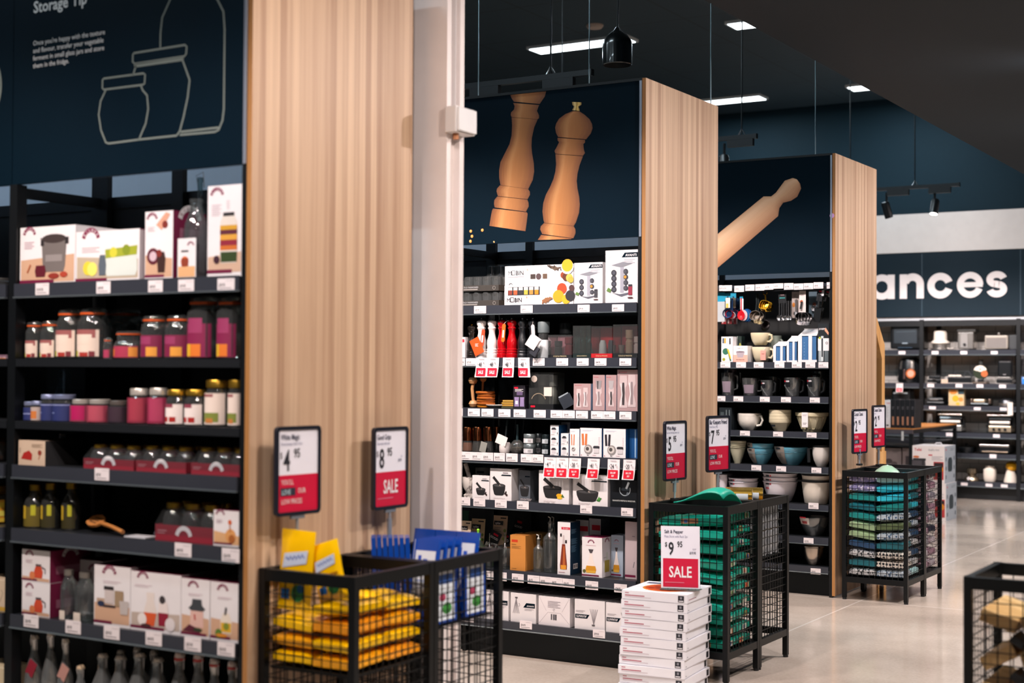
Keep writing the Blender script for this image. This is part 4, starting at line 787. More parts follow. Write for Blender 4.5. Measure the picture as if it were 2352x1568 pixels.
# bottles on the bottom shelf
SW = [(0, 0), (.9, 0), (1, .03), (1, .5), (.9, .6), (.55, .74), (.36, .82), (.34, .93), (.42, .94), (.42, .96)]
CLB = glass('#ece9de', 3.2)
def swing(x0, x1, yt, lb, tags=None, capc='#d8cfc2', back=.03, bd=None, sq=0, washer=None):
    o, r, h = turned(1, 7, x0, x1, yt, SW, bd or CLB, lb, 'swing_top_bottle', 'bottle', 'bottles on the bottom shelf', back=back, sq=sq)
    MB().lathe(prof([(.3, .95), (.42, .955), (.44, .97), (.3, 1), (0, 1)], r, h), M(capc, .35), 14).build('stopper', o)
    MB().tube([(-r*.4, 0, h*.84), (-r*.5, -.004, h*.94), (-r*.3, -.008, h*1.0), (r*.3, -.008, h*1.0), (r*.5, -.004, h*.94), (r*.4, 0, h*.84)], .0013, STEEL, 5).build('wire_clip', o)
    if washer: MB().lathe(prof([(.40, .925), (.46, .925), (.46, .95), (.40, .95)], r, h), M(washer, .5), 14).build('seal', o)
    if tags: MB().box(-.02, .02, -.001, .001, -.028, .028, M(tags, .5), TR((r*.5, -r*.85, h*.66), ry=.5)).build('hang_tag', o)
swing(64, 96, 1458, 'tall swing top bottle with a red square tag, left of bottom shelf', '#8a1c30'); swing(103, 133, 1450, 'tall swing top bottle between the red and pink tags', None); swing(138, 166, 1466, 'tall swing top bottle with a folded pink tag', '#b88a80')
mb = MB(); mb.box(-.028, .03, -.001, .001, -.05, .05, M('#b08a80', .5), TR((0, 0, .0), ry=.35)); mb.build('hang_tag', COL.objects[-1] if False else None, (0, 0, 0)) if False else None
swing(170, 202, 1528, 'squat glass bottle with a cork stopper, front of bottom shelf', None, '#c9b090', back=.0)
for x0, x1, yt, bk, lb in ((217, 257, 1500, .02, 'square flask with white cap, left of the front pair'), (256, 300, 1504, .02, 'square flask with white cap, right of the front pair'), (262, 296, 1492, .13, 'square flask with white cap standing behind the pair'), (300, 344, 1498, .025, 'round bottle with a white cap beside the square flasks'), (300, 334, 1484, .14, 'round bottle with a white cap in the second row'), (342, 386, 1510, .025, 'round bottle with white cap, second from the square flasks'), (338, 372, 1492, .14, 'round bottle with cork in the second row behind another')):
    swing(x0, x1, yt, lb, None, '#d6cdc0', bk, None, .4 if 'square' in lb else 0)
for x0, x1, yt, lb in ((392, 436, 1498, 'clip bottle with red washer, first of four at right of bottom shelf'), (436, 478, 1500, 'clip bottle with red washer, second of four at right'), (474, 514, 1512, 'clip bottle with red washer, third of four at right'), (515, 556, 1518, 'clip bottle with red washer, last at the right end')):
    swing(x0, x1, yt, lb, None, '#d8c8c0', .03, None, 0, '#b02c28')
# next bay to the left, cut by the frame
def edge_item(k, x0, x1, yt, lb, cat, nm, col, h2=()):
    return carton(1, k, x0, x1, yt, lb, .14, col, front=h2, cat=cat, name=nm)
edge_item(2, -60, 14, 815, 'pale pink carton with dark print cut off by the left frame edge', 'box', 'carton', M('#b79aa8', .5), [('r', '#7a5a6a', .0, .55, 1, .98), ('r', '#c07a3c', 0, .02, 1, .2), ('s', '#4a3438', [(.82, .2), (.9, .5)], .06), ('s', '#4a3438', [(.92, .2), (.86, .45)], .06)])
for k, x0, x1, yt, tint, lb, lid in ((1, -50, 20, 640, '#d9d4cc', 'tall ribbed glass jar cut off at the left frame edge', '#b9b2a8'), (5, -45, 18, 1112, '#d8b83c', 'yellow bottle with gold lid cut off at the left frame edge', '#c9a13c')):
    lid_jar(1, k, x0, x1, yt, lb, [] if k == 1 else [('#d89a2c', .03, .62, -80, 80), ('#e8c83c', .42, .56, 30, 80), ('#e8d85c', .2, .34, 30, 80), ('#e0c040', .05, .14, 30, 80)], M(lid, .3, .8), 'jars cut by the frame', body=glass(tint))
turned(1, 4, -45, 16, 1005, [(0, 0), (.7, 0), (.85, .1), (1, .5), (.9, .85), (.6, 1), (.5, .98), (0, .9)], glass('#b08a6a', 1.4), 'round amber faceted glass cut off at the left frame edge', 'glass_vase', 'vase')
edge_item(6, -60, 15, 1330, 'cream carton with thin script cut off at the left frame edge', 'box', 'carton', M('#cbb79c', .5), [('s', '#8a7a68', [(.8, .3), (.9, .6), (.84, .7)], .02), ('r', '#c9a040', .7, .03, 1, .16)])
edge_item(7, -60, 12, 1530, 'small green and cream carton at the bottom left corner', 'box', 'carton', M('#c8b898', .5), [('r', '#8a9a4c', .5, .3, 1, .6)])
# ================================================================ middle gondola: mills, spice racks, mortars, oil
def pack(g, k, x0, x1, yt, label, base, back_c, inner, dep=.1, tint='#d8dfe0', back=.015, gloss=1.1, capt=None, name='clear_pack', group='clear packs of mills'):
    """clear plastic box on a printed base, with things inside"""
    zs = SZ(g, k); a = X_at(g, x0, yt+30, back); b = min(X_at(g, x1, yt+30, back), -3.226); h = Z_at(g, (x0+x1)/2, yt, back)-zs; W = b-a
    t = empty(name, (a, YG[g]+back, zs+.0005), label, 'box', group)
    mb = MB().box(0, W, 0, dep, 0, h*.14, M(base, .45))
    if capt: deco(mb, Fr((0, 0, 0)), W, h*.14, [('f', '#c8b890', capt, .22, .35, .56)])
    mb.build('base', t)
    if back_c: MB().box(.002, W-.002, dep-.004, dep-.001, h*.14, h*.97, M(back_c, .5)).build('backing_card', t)
    MB().box(0, W, 0, dep, h*.141, h, glass(tint, gloss*.8)).build('clear_cover', t)
    for nm, cx, r, hh, P, m in inner:
        MB().lathe([(p*r*W, h*.145+q*hh*h) for p, q in P], M(m, .3) if isinstance(m, str) else m, 18).build(nm, t, (cx*W, dep*.48, 0))
    return t, W, h
CY = [(0, 0), (1, 0), (1, .5), (.85, .52), (.85, .62), (1, .64), (1, 1), (0, 1)]
# ---- top shelf
def glasspack(x0, x1, z0, z1, lb, tint, back, n=4, bandc='#4a4038', text=1):
    a = X_at(2, x0, 670, back); b = X_at(2, x1, 670, back); W = b-a; h = z1-z0
    t = empty('glass_pack', (a, Y2+back, z0), lb, 'glass pack', 'shrink wrapped packs of tumblers')
    d = .16; th = h*.38; mb = MB().box(0, W, 0, .003, 0, th, M(bandc, .45)).box(W-.003, W, .003, d, 0, th, M(bandc, .45)).box(0, .003, .003, d, 0, th, M(bandc, .45)).box(.003, W-.003, .003, d, 0, .003, M(bandc, .45))
    F = Fr((0, 0, 0))
    if text: mb.fit(F, 'OLD FASHIONED', W*.06, th*.52, W*.4, CARD, 1, 1); mb.rect(F, W*.06, th*.2, W*.44, th*.36, M('#d8ccc4', .5), 1); mb.arc(F, W*.88, th*.5, th*.28, 0, 360, .002, M('#c8bcb4', .5), 1)
    mb.build('cardboard_tray', t); r = min(W/n, d/2)/2*.95
    for j in range(2):
        for i in range(n): MB().lathe([(0, .005), (r*.8, .005), (r*.86, h*.2), (r, h*.7), (r*.97, h*.93), (r*.6, h*.95), (0, h*.95)], glass(tint, 1.6), 14).build('tumbler', t, (W*(i+.5)/n, .006+r+j*(2*r+.002), 0))
    MB().add([(-.001, -.001, 0), (W+.001, -.001, 0), (W+.001, -.001, th), (-.001, -.001, th), (r*.5, r*.6, h*.98), (W-r*.5, r*.6, h*.98), (W-r*.5, d-.01, h), (r*.5, d-.01, h)], [(0, 1, 2, 3), (3, 2, 5, 4), (4, 5, 6, 7)], glass('#f6f8fa', .7, .08)).build('shrink_wrap', t)
zA = SZ(2, 1)+.001; zB = Z_at(2, 1105, 668, .015); zC = Z_at(2, 1105, 634, .04)
glasspack(1058, 1146, zA, zB-.001, 'lower of two brown trays of tumblers on the top mill shelf', '#d8d2ca', .015)
glasspack(1060, 1145, zB, zC, 'upper of two brown trays of tumblers on the top mill shelf', '#e2dcd4', .015)
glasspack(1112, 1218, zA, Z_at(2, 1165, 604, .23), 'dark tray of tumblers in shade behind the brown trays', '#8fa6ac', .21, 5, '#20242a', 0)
GM = 'white cartons on the mill gondola'
def mob(): return [('t', INK, 'M', .045, .38, .33, 'l', 0, .95), ('s', INK, [(.105, .39), (.15, .39), (.15, .62), (.105, .62), (.105, .39)], .035), ('t', INK, 'BIN', .16, .38, .33, 'l', 1, .95), ('t', '#e0642c', '6', .325, .58, .2, 'l'), ('L', '#9a9298', .045, .3, .24, 1, .1)]
zm = Z_at(2, 1240, 652, .012)
up = [('t', INK, 'M', .045, .52, .33, 'l', 0, .95), ('s', INK, [(.105, .53), (.15, .53), (.15, .76), (.105, .76), (.105, .53)], .035), ('t', INK, 'BIN', .16, .52, .33, 'l', 1, .95), ('t', '#e0642c', '6', .325, .72, .2, 'l'), ('L', '#9a9298', .045, .45, .24, 1, .1),
      ('r', '#3a2f2c', .38, .3, .455, .55), ('e', '#4a3a3c', .5, .42, .04), ('r', '#5a4638', .56, .3, .625, .55), ('L', '#b0a8ac', .44, .15, .13, 1), ('a', INK, .09, .0, .025, 10, 170, .008)]
for i in range(16):
    t = random.random(); up.append(('s', random.choice(['#4a3a30', '#5c4a3c', '#332a26']), [(.62+.2*t, .98-.5*t*random.random()), (.67+.22*t, .86-.45*t*random.random())], .07))
up += [('e', '#8a3a1c', .86, .45, .04), ('e', '#5a2c1a', .9, .35, .05), ('e', '#b8a84a', .95, .3, .05), ('e', '#a89a3c', .97, .2, .04), ('e', CARD, .92, .85, .09), ('e', '#e0a020', .92, .93, .08)]
lo = [('r', INK, .05, .5, .52, .92)]
for i, c in enumerate(('#7a3428', '#a8502c', '#2f2a2c', '#a89c3c', '#a87c3c', '#d87a1c')): lo += [('r', '#d8d0cc', .055+.078*i, .74, .115+.078*i, .9), ('r', c, .057+.078*i, .53, .113+.078*i, .76)]
lo += [('t', INK, 'M', .035, .17, .3, 'l', 0, .95), ('s', INK, [(.092, .18), (.137, .18), (.137, .4), (.092, .4), (.092, .18)], .035), ('t', INK, 'BIN', .147, .17, .3, 'l', 1, .95), ('t', '#e0642c', '6', .32, .34, .2, 'l'), ('e', '#c8401c', .84, .78, .07), ('e', '#b8921c', .79, .4, .08), ('e', '#e0a020', .9, .25, .06), ('e', '#2a2a2e', .96, .42, .07), ('e', '#4a3030', .98, .8, .04)]
for i in range(10): lo.append(('s', '#8a5c3c', [(.55+.13*random.random(), .04+.2*random.random()), (.58+.13*random.random(), .2+.2*random.random())], .08))
carton(2, 1, 1159, 1317, 654, 'wide white spice jar carton reading MOBIN, lower of two stacked', .18, front=lo, group=GM)
carton(2, 1, 1160, 1317, 609, 'wide white spice jar carton reading MOBIN, upper of two stacked', .2, front=up, z=SZ(2, 1)+(Z_at(2, 1238, 654, .012)-SZ(2, 1))+.001, group=GM)
def rack(n, cx=.5):
    D = [('V', NAVY, .5, .86, 1.0, .95), ('L', '#8a8490', .58, .82, .34, 3, .03), ('a', '#b8b4b8', .12, .9, .06, 0, 360, .012), ('t', '#cfcace', 'spice rack', .03, .03, .085, 'l', 0, 1.1), ('p', '#7e7f86', [(.18, .72), (.55, .78), (.85, .74), (.5, .67)]), ('r', '#9a9aa4', .46, .2, .58, .68), ('p', '#5a5c66', [(.2, .2), (.5, .12), (.72, .16), (.74, .2), (.45, .17)])]
    for i in range(n):
        z = .26+.42*i/n; D += [('e', '#2c2e36', .27, z, .085), ('e', '#4a4c56', .27, z, .05), ('e', '#34363e', .64, z+.02, .075), ('e', '#b8842c' if i == n//2 else '#4a4a52', .62, z+.02, .045)]
    return D+[('r', '#3a3a40' if n == 3 else '#8a2a3c', .72, .15, .84, .31), ('r', '#2c2c34', .72, .31, .84, .35), ('e', '#4a2a2c', .78, .1, .09, .015), ('p', '#5a7a3c', [(.04, .24), (.16, .2), (.2, .26), (.1, .3)])]
carton(2, 1, 1319, 1384, 603, 'short white spice rack carton with a navy flash, top mill shelf', .2, front=rack(3), group=GM)
carton(2, 1, 1391, 1465, 566, 'tall white spice rack carton with a navy flash, right end of top shelf', .2, front=rack(4), group=GM)
for a, p, w in ((1089, '$29.95', 'under the brown trays of tumblers'), (1196, '$39.95', 'under the wide spice jar cartons'), (1327, '$79.95', 'under the short spice rack carton'), (1406, '$99.95', 'under the tall spice rack carton')):
    ticket(2, a, a+27.5, 702.5-(a-1089)*.012, 719.5-(a-1089)*.012, p, w)
# ---- mills
carton(2, 2, 1055, 1068, 774, 'narrow white and red carton at the left end of the mill shelf', .03, front=[('r', RED, .1, .75, .9, .9)])
BRW = M('#4a3024', .35, coat=.3)
mill(2, 2, 1073, 1095, 745, '#1a1512', 'short dark brown pepper mill with an orange swing tag', back=.02, knob=GOLD)
mb = MB().box(-.03, .03, -.001, .001, -.045, .045, M('#d8501c', .45), TR((0, 0, .062), ry=-.45)); deco(mb, Fr((-.01, -.0012, .05)), .02, .03, [('L', CARD, 0, .9, 1, 3, .2)]); tag(mb.build('swing_tag', loc=(X_at(2, 1092, 790), Y2+.014, SZ(2, 2))), 'orange cardboard swing tag leaning between the dark and white mills', 'tag')
for x0, x1, c, lb, tg in ((1094, 1118, '#ece6e4', 'glossy white pepper mill, left of the two white ones', ('#c04a2c', .95, .28, .72, .12)), (1119, 1142, '#ece6e4', 'glossy white pepper mill, right of the two white ones', None),
        (1142, 1164, '#a80a14', 'glossy red pepper mill, left of the two red ones', None), (1164, 1188, '#a80a14', 'glossy red pepper mill, right of the two red ones', ('#e8641c', -1.0, .4, .86, .08)),
        (1189, 1211, '#16191d', 'matt black pepper mill, left of the two black ones', None), (1212, 1236, '#16191d', 'matt black pepper mill, right of the two black ones', ('#d8c8c8', .75, .36, .84, -.08))):
    mill(2, 2, x0, x1, 731, c, lb, tagc=tg, rough=.18 if c != '#16191d' else .4)
for x, c, lb in ((1117, '#22262a', 'dark mill standing behind the white mills'), (1153, '#22262a', 'dark mill standing behind the red mills'), (1200, '#1c2024', 'dark mill standing behind the black mills')):
    mill(2, 2, x, x+22, 733, c, lb, back=.15, rough=.4)
GRM = [(0, 0), (1, 0), (1, .42), (.92, .46), (.88, .5)]
for x0, x1, yt, bk, lb, z in ((1237, 1261, 739, .02, 'grey topped salt mill beside the black pepper mills', 0), (1287, 1312, 742, .2, 'grey topped salt mill standing behind the clear packs', 0)):
    o, r, h = turned(2, 2, x0, x1, yt, GRM, M('#d0d4d6', .4), lb, 'salt_mill', 'mill', 'grey topped mills', back=bk)
    MB().lathe(prof([(.88, .5), (.9, .66), (.86, .68)], r, h), glass('#6a6864'), 20).build('window', o); MB().lathe(prof([(.88, .68), (1.02, .7), (1.05, .98), (.98, 1), (0, 1)], r, h), M('#5c6668', .5), 20).build('cap', o)
mb = MB().box(-.028, .028, -.02, .02, -.03, .03, M('#e0d8d8', .5), TR((0, 0, .07), rx=.2, ry=.6, rz=.3)); mb.box(-.02, .02, -.006, .006, -.05, .0, M('#2a2c34', .5), TR((.022, .0, .045), ry=.6)); tag(mb.build('swing_tag', loc=(X_at(2, 1234, 795), Y2-.04, SZ(2, 2)+.012)), 'white folded cardboard tag hanging in front of the grey topped mill', 'tag')
p1 = pack(2, 2, 1259, 1313, 769, 'low clear pack with two mills on a black base', '#17181c', '#d88a94', [('mill', .25, .15, .6, CY, '#3c3a3a'), ('mill', .7, .16, .75, CY, '#8a2a34')], capt='COLE & MASON')
p1 = pack(2, 2, 1316, 1357, 748, 'tall clear pack with a green back and two mills', '#10201f', '#2f8a86', [('mill', .32, .16, .85, CY, glass('#c8b070')), ('mill', .72, .16, .85, CY, glass('#c8a880'))], tint='#a8c4c0', capt='COLE & MASON')
p1 = pack(2, 2, 1358, 1406, 749, 'tall clear pack with a red back, white and grey shakers', '#b01820', '#d8242c', [('shaker', .35, .17, .42, [(0, 0), (1, 0), (.9, .7), (.6, 1), (0, 1)], '#d8d4d0'), ('shaker', .78, .16, .42, [(0, 0), (1, 0), (1, .7), (.8, 1), (0, 1)], '#4a4a50')], capt='COLE & MASON')
p1 = pack(2, 2, 1408, 1464, 745, 'largest clear pack with a maroon corner at the right end', '#14181a', '#b04a54', [('mill', .5, .14, .7, CY, '#b8a890'), ('mill', .85, .15, .5, CY, '#d0c8c4'), ('bowl', .18, .13, .25, [(0, 0), (.6, 0), (1, 1), (.9, 1), (0, .3)], '#8a8680')], tint='#dcd6d4', capt='COLE & MASON')
for a, p, w in ((1057, '$7.95', 'at the left end of the mill shelf'), (1070, '$73.95', 'under the short dark brown mill'), (1224, '$39.95', 'under the grey topped salt mill'), (1278, '$59.95', 'under the low clear pack'), (1325, '$44.95', 'under the green backed clear pack'), (1366, '$44.95', 'under the red backed clear pack'), (1423, '$74.95', 'under the largest clear pack')):
    ticket(2, a, a+(27 if a > 1060 else 11), 822.5, 839.5, p, w)
for a, w, s in ((1094, 'under the left white mill', -.002), (1120, 'under the right white mill', -.004), (1155, 'under the red mills', .003), (1190, 'under the black mills', .014)): sale(2, a, a+26, 821, 866, '48', 'SALE', w, s)
# ---- wooden things and boxed mills
WD = M('#b98a5c', .5); WO = M('#a85a1c', .45)
T0 = empty('wooden_figure', (X_at(2, 1071, 930), Y2+.07, SZ(2, 3)+.001), 'pale wooden reamer with ball joints at the left end of the third shelf', 'wooden tool')
MB().lathe([(0, 0), (.018, .004), (.026, .02), (.018, .036), (0, .04)], WD, 14).build('ball', T0, (0, 0, 0))
MB().tube([(0, 0, .035), (-.008, 0, .1), (-.002, 0, .13)], .009, WD, 8).build('stem', T0); MB().lathe([(0, 0), (.018, .004), (.026, .02), (.018, .036), (0, .04)], WD, 14).build('ball', T0, (-.004, .0, .125))
MB().tube([(.0, 0, .155), (.03, 0, .198), (.05, 0, .218)], .0085, WD, 8).build('handle', T0)
T0 = empty('wooden_spoon', (X_at(2, 1079, 930), Y2+.12, SZ(2, 3)), 'round headed wooden spoon standing beside the wooden reamer', 'spoon')
MB().lathe([(0, -.02), (.014, -.012), (.019, 0), (.014, .012), (0, .02)], WD, 14).build('head', T0, (.008, 0, .155)); MB().tube([(0, 0, .004), (.006, 0, .14)], .007, WD, 8).build('handle', T0)
DSH = [(0, 0), (.9, 0), (1, .4), (1, .8), (.94, 1), (.9, .7), (0, .6)]
z = SZ(2, 3); xc = X_at(2, 1099, 930)
for i in range(6):
    o = MB().lathe(prof(DSH, .05 if i < 5 else .052, .014), WO if i else M('#c8781c', .4), 24).build('wooden_saucer', loc=(xc+.003*math.sin(i*2.3), Y2+.075+.004*math.cos(i*3), z+.001+i*.0148)); tag(o, f'round orange brown wooden saucer, {["lowest", "second", "third", "fourth", "fifth", "topmost"][i]} of the tall pile', 'saucer', 'piled wooden saucers')
for i in range(3):
    o = MB().lathe(prof(DSH, .06, .014), M('#6a3c18', .5), 24).build('wooden_saucer', loc=(xc+.07, Y2+.21, z+.001+i*.0148+.0)); tag(o, f'darker wooden saucer, {["lowest", "middle", "topmost"][i]} of the pile at the back', 'saucer', 'piled wooden saucers')
o = MB().lathe([(0, 0), (.03, 0), (.052, .016), (.05, .018), (.028, .004), (0, .004)], M('#e0d4cc', .35), 22).build('white_dish', loc=(X_at(2, 1127, 933), Y2+.052, z+.001)); tag(o, 'shallow white dish between the saucers and the square coasters', 'dish')
o = MB().lathe([(0, 0), (.025, 0), (.045, .012), (.043, .014), (.024, .003), (0, .003)], M('#d8c8bc', .4), 22).build('white_dish', loc=(X_at(2, 1120, 930)+.02, Y2+.15, z+.001)); tag(o, 'second shallow pale dish behind the front white one', 'dish')
for i in range(4):
    o = MB().box(-.036, .036, -.036, .036, 0, .0095, [M('#3a3a24', .5), M('#a87c2c', .5), M('#a8802c', .5), M('#a8802c', .5)][i]).build('wooden_coaster', loc=(X_at(2, 1160, 930)+(.002 if i % 2 else -.002), Y2+.06, z+.001+i*.0112), rz=.06*i, bevel=.002); tag(o, f'square wooden coaster, {["dark lowest", "second", "third", "topmost"][i]} of the pile of four', 'coaster', 'piled square coasters')
carton(2, 3, 1179, 1206, 885, 'black carton picturing lilac mills beside the coasters', .08, M('#1a161e', .45), front=[('r', RED, .08, .86, .4, .93), ('L', CARD, .15, .84, .7, 3, .045), ('r', '#5a4a6a', .3, .58, .8, .74), ('j', '#8a78a0', .3, .1, [(.2, 0), (.18, .28), (.2, .4)]), ('j', '#8a78a0', .76, .1, [(.18, 0), (.16, .28), (.18, .4)]), ('r', CARD, .2, .2, .4, .34)])
t, W, h = pack(2, 3, 1215, 1271, 855, 'big black based clear pack with two steel topped mills', '#101215', '#4a4a40', [('mill', .36, .17, .78, CY, M('#4a463c', .3)), ('mill', .78, .15, .78, [(0, 0), (1, 0), (1, .45), (.8, .5), (.8, .6), (1, .62), (1, 1), (0, 1)], M('#b8b0a4', .3, .4))], .12)
F = Fr((0, -.001, 0)); MB().rect(F, W*.08, h*.05, W*.26, h*.1, RED).build('sticker', t); MB().disc(F, W*.22, h*.82, W*.12, M('#cbbcb0', .5)).build('sticker', t); MB().rect(F, W*.62, h*.36, W*.94, h*.6, M('#d0c6bc', .5)).build('sticker', t); MB().arc(F, W*.4, h*.2, W*.3, 20, 160, .004, M('#8a7c68', .5)).build('printed_arc', t)
o, r, h = turned(2, 3, 1282, 1314, 901, [(0, 0), (.5, 0), (.8, .2), (1, .75), (1, .8), (.9, .8), (.5, .3), (0, .2)], M('#1c2220', .3), 'dark bowl in the shade behind the tilted card', 'dark_bowl', 'bowl', back=.1)
MB().lathe([(0, r*.2), (.014, r*.26), (0, r*.36)], M('#8a8468', .4), 10).build('finial', o, (0, 0, h*.6))
mb = MB().box(-.034, .034, -.001, .0, -.032, .032, M('#2a3038', .4), TR((0, 0, .045), ry=-.5, rz=.2)); F = Fr(Vector((-.02, -.004, .045)), (.86, 0.17, .45), (-.47, -.08, .87)); mb.rect(F, -.012, -.02, .045, .03, M('#8f9aa0', .4)); mb.rect(F, -.004, .0, .034, .018, M('#c8ccd0', .4), 1)
tag(mb.build('tilted_card', loc=(X_at(2, 1295, 926), Y2+.03, SZ(2, 3))), 'small dark display card tilted on its corner in front of the dark bowl', 'card')
PK = M('#a88c8c', .5); GL2 = '#d8c8c8'
def mx(D): return [('r', '#a8505c', .08, .92, .14, .95), ('L', '#c05a64', .18, .945, .3, 1, .04)]+D
def glassmill(cx, w, z0=.15, z1=.85, dark=0): h = z1-z0; return [('j', '#c2b0b0', cx, z0, [(w, 0), (w*1.05, h*.12), (w*.5, h*.4), (w*.62, h*.62), (w*1.0, h*.72), (w*.9, h)]), ('j', '#3a3436' if dark else '#8a7c7e', cx, z0+h*.08, [(w*.3, 0), (w*.4, h*.4), (w*.25, h*.7)]), ('s', '#efe6e6', [(cx-w*.7, z0+h*.05), (cx-w*.3, z0+h*.4), (cx-w*.6, z0+h*.75)], .03)]
GR = 'pink grey glass mill cartons'
carton(2, 3, 1318, 1357, 881, 'shortest pink grey carton picturing two small glass mills', .08, PK, side=M('#8da0b8', .5), front=mx(glassmill(.3, .14, .1, .8, 1)+glassmill(.7, .14, .12, .85)), group=GR)
carton(2, 3, 1362, 1389, 861, 'slim pink grey carton picturing one steel capped glass mill, left of two', .08, PK, side=M('#8da0b8', .5), front=mx(glassmill(.5, .26, .12, .65)+[('j', '#8f8a8c', .5, .6, [(.16, 0), (.26, .24)]), ('j', '#4a4648', .42, .61, [(.04, 0), (.07, .22)])]), group=GR)
carton(2, 3, 1392, 1416, 861, 'slim pink grey carton picturing one steel capped glass mill, right of two', .08, PK, side=M('#8da0b8', .5), front=mx(glassmill(.5, .26, .12, .65, 1)+[('j', '#a8a2a4', .5, .6, [(.16, 0), (.26, .24)])]), group=GR)
carton(2, 3, 1418, 1465, 849, 'tallest pink grey carton picturing two large glass mills', .08, PK, front=mx(glassmill(.3, .19, .08, .86, 1)+glassmill(.72, .19, .1, .88)), group=GR)
for a, p, w in ((1050, '$12.95', 'at the left end of the third mill shelf'), (1075, '$8.95', 'under the tall pile of saucers'), (1106, '$14.95', 'under the white dish'), (1145, '$14.95', 'under the square coasters'), (1180, '$34.95', 'under the black carton of lilac mills'), (1226, '$79.95', 'under the big clear pack of steel topped mills'), (1265, '$34.95', 'under the dark bowl'), (1293, '$34.95', 'under the tilted display card'), (1323, '$69.95', 'under the shortest pink grey carton'), (1358, '$36.95', 'under the left slim pink grey carton'), (1386, '$36.95', 'under the right slim pink grey carton'), (1423, '$69.95', 'under the tallest pink grey carton')):
    y = 938+(a-1075)*.021; ticket(2, a, a+(27.5 if a > 1060 else 13), y, y+17.5, p, w)
# ---- copper mills, scoops
COP = M('#b8714a', .2, 1)
for x0, x1, bk, lb, c in ((1055, 1079, .03, 'copper topped mill full of pink salt, leftmost of the row', '#c8744c'), (1086, 1109, .03, 'copper topped pepper mill, second in the row', '#4a3a30'), (1111, 1133, .03, 'copper topped pepper mill, third in the row', '#3c302c'), (1134, 1148, .12, 'copper topped mill standing behind at the end of the row', '#3a302c')):
    o, r, h = turned(2, 4, x0, x1, 980, [(0, 0), (.9, 0), (.98, .02), (.92, .25), (.8, .44)], CLEAR, lb, 'copper_mill', 'mill', 'copper topped mills', back=bk)
    MB().lathe(prof([(.78, .44), (.86, .45), (.9, .6), (.9, .97), (.84, 1), (0, 1)], r, h), COP, 24).build('copper_cap', o); MB().lathe(prof([(0, .03), (.84, .03), (.86, .1), (.76, .36), (0, .38)], r, h), M(c, .7, bump=.6), 18).build('filling', o)
mb = MB().box(-.02, .02, -.001, .0, 0, .055, M('#8f8f88', .5), TR((0, 0, .003), ry=.25)); tag(mb.build('leaning_card', loc=(X_at(2, 1104, 1036), Y2+.015, SZ(2, 4))), 'small grey card leaning between the second and third copper mills', 'card')
o, r, h = turned(2, 4, 1148, 1171, 1016, [(0, 0), (.85, 0), (1, .2), (1, .9), (.9, 1), (.8, .9), (0, .8)], M('#d8d0cc', .4), 'white lidded sugar jar holding a dark spoon', 'sugar_jar', 'jar')
MB().tube([(0, .0, h*.85), (-.004, .02, h*2.0), (-.01, .04, h*3.1)], .006, M('#2c3a3c', .35), 8).build('spoon', o); MB().box(-.045, .02, -.001, .001, 0, .05, M('#e4dcd8', .5), TR((0, -r*.95, h*.75), ry=.35)).build('paper_card', o)
o, r, h = turned(2, 4, 1173, 1203, 1010, [(0, 0), (.7, 0), (.95, .2), (1, .45), (.85, .75), (.5, .95), (.3, 1)], CLEAR, 'round glass sugar pot with a dark spoon and brown sugar', 'sugar_pot', 'jar')
MB().lathe(prof([(0, .04), (.66, .04), (.9, .22), (.93, .42), (0, .5)], r, h), M('#6a5648', .8, bump=.8), 18).build('sugar', o); MB().tube([(.0, 0, h*.9), (.002, 0, h*1.7), (.0, 0, h*2.15)], .0065, M('#24363a', .3), 8).build('spoon', o)
for i, (x, lb) in enumerate(((1178, 'dark spoon handle standing at the back, left one'), (1196, 'dark spoon handle standing at the back, right one'))):
    tag(MB().tube([(0, 0, 0), (.006, 0, .09), (.012, .004, .165)], .006, M('#1c3036', .3), 8).build('dark_spoon', loc=(X_at(2, x, 1030, .25), Y2+.26, SZ(2, 4)+.004)), lb, 'spoon', 'dark spoons at the back')
TINP = [(0, 0), (.95, 0), (1, .05), (1, .6), (.96, .62), (1.02, .64), (1.02, .96), (.97, 1), (0, 1)]
zt1 = SZ(2, 4); ht = (Z_at(2, 1216, 996, .04)-zt1)/2
for i, (x0, x1, bk, k, lb) in enumerate(((1204, 1230, .02, 0, 'round silver tin with a white label, lower of the front two'), (1204, 1230, .02, 1, 'round silver tin with a white label, upper of the front two'), (1226, 1246, .12, 0, 'round silver tin behind, lower of two'), (1226, 1246, .12, 1, 'round silver tin behind, upper of two'), (1246, 1262, .025, 0, 'round dark tin with a pale band, lower of two'), (1246, 1262, .025, 1, 'round dark tin with a pale band, upper of two'))):
    cx, cy_, zs, r, h = spin(2, 4, x0, x1, 1000, bk); r = min(r, .032)
    o = MB().lathe(prof(TINP, r, ht*.97), M('#8f9a9c' if i < 4 else '#2a3436', .3, .7), 22).build('spice_tin', loc=(cx, cy_, zs+.001+k*ht)); tag(o, lb, 'tin', 'stacked spice tins')
    mb = MB(); patch(mb, r*1.03, ht*.1, ht*.52, -60, 60, M('#d8d6d8' if i < 4 else '#b8c0c4', .5))
    for j in range(5): patch(mb, r*1.045, ht*.16, ht*.44, 12+j*6, 14+j*6, INK, 2)
    mb.build('label', o)
BLU = M('#1a4f80', .5); BC = 'small white and blue cartons'
sc = [('L', '#8aa0b8', .06, .92, .3, 1, .05), ('j', '#2a2c32', .42, .55, [(.28, 0), (.3, .1), (.2, .14), (.2, .22)]), ('r', '#c8c4c8', .18, .22, .66, .52), ('r', INK, .82, .1, .9, .3), ('r', '#9a969c', .1, .06, .5, .1)]
zz = zt1; hs = (Z_at(2, 1270, 976, .012)-zt1)/3
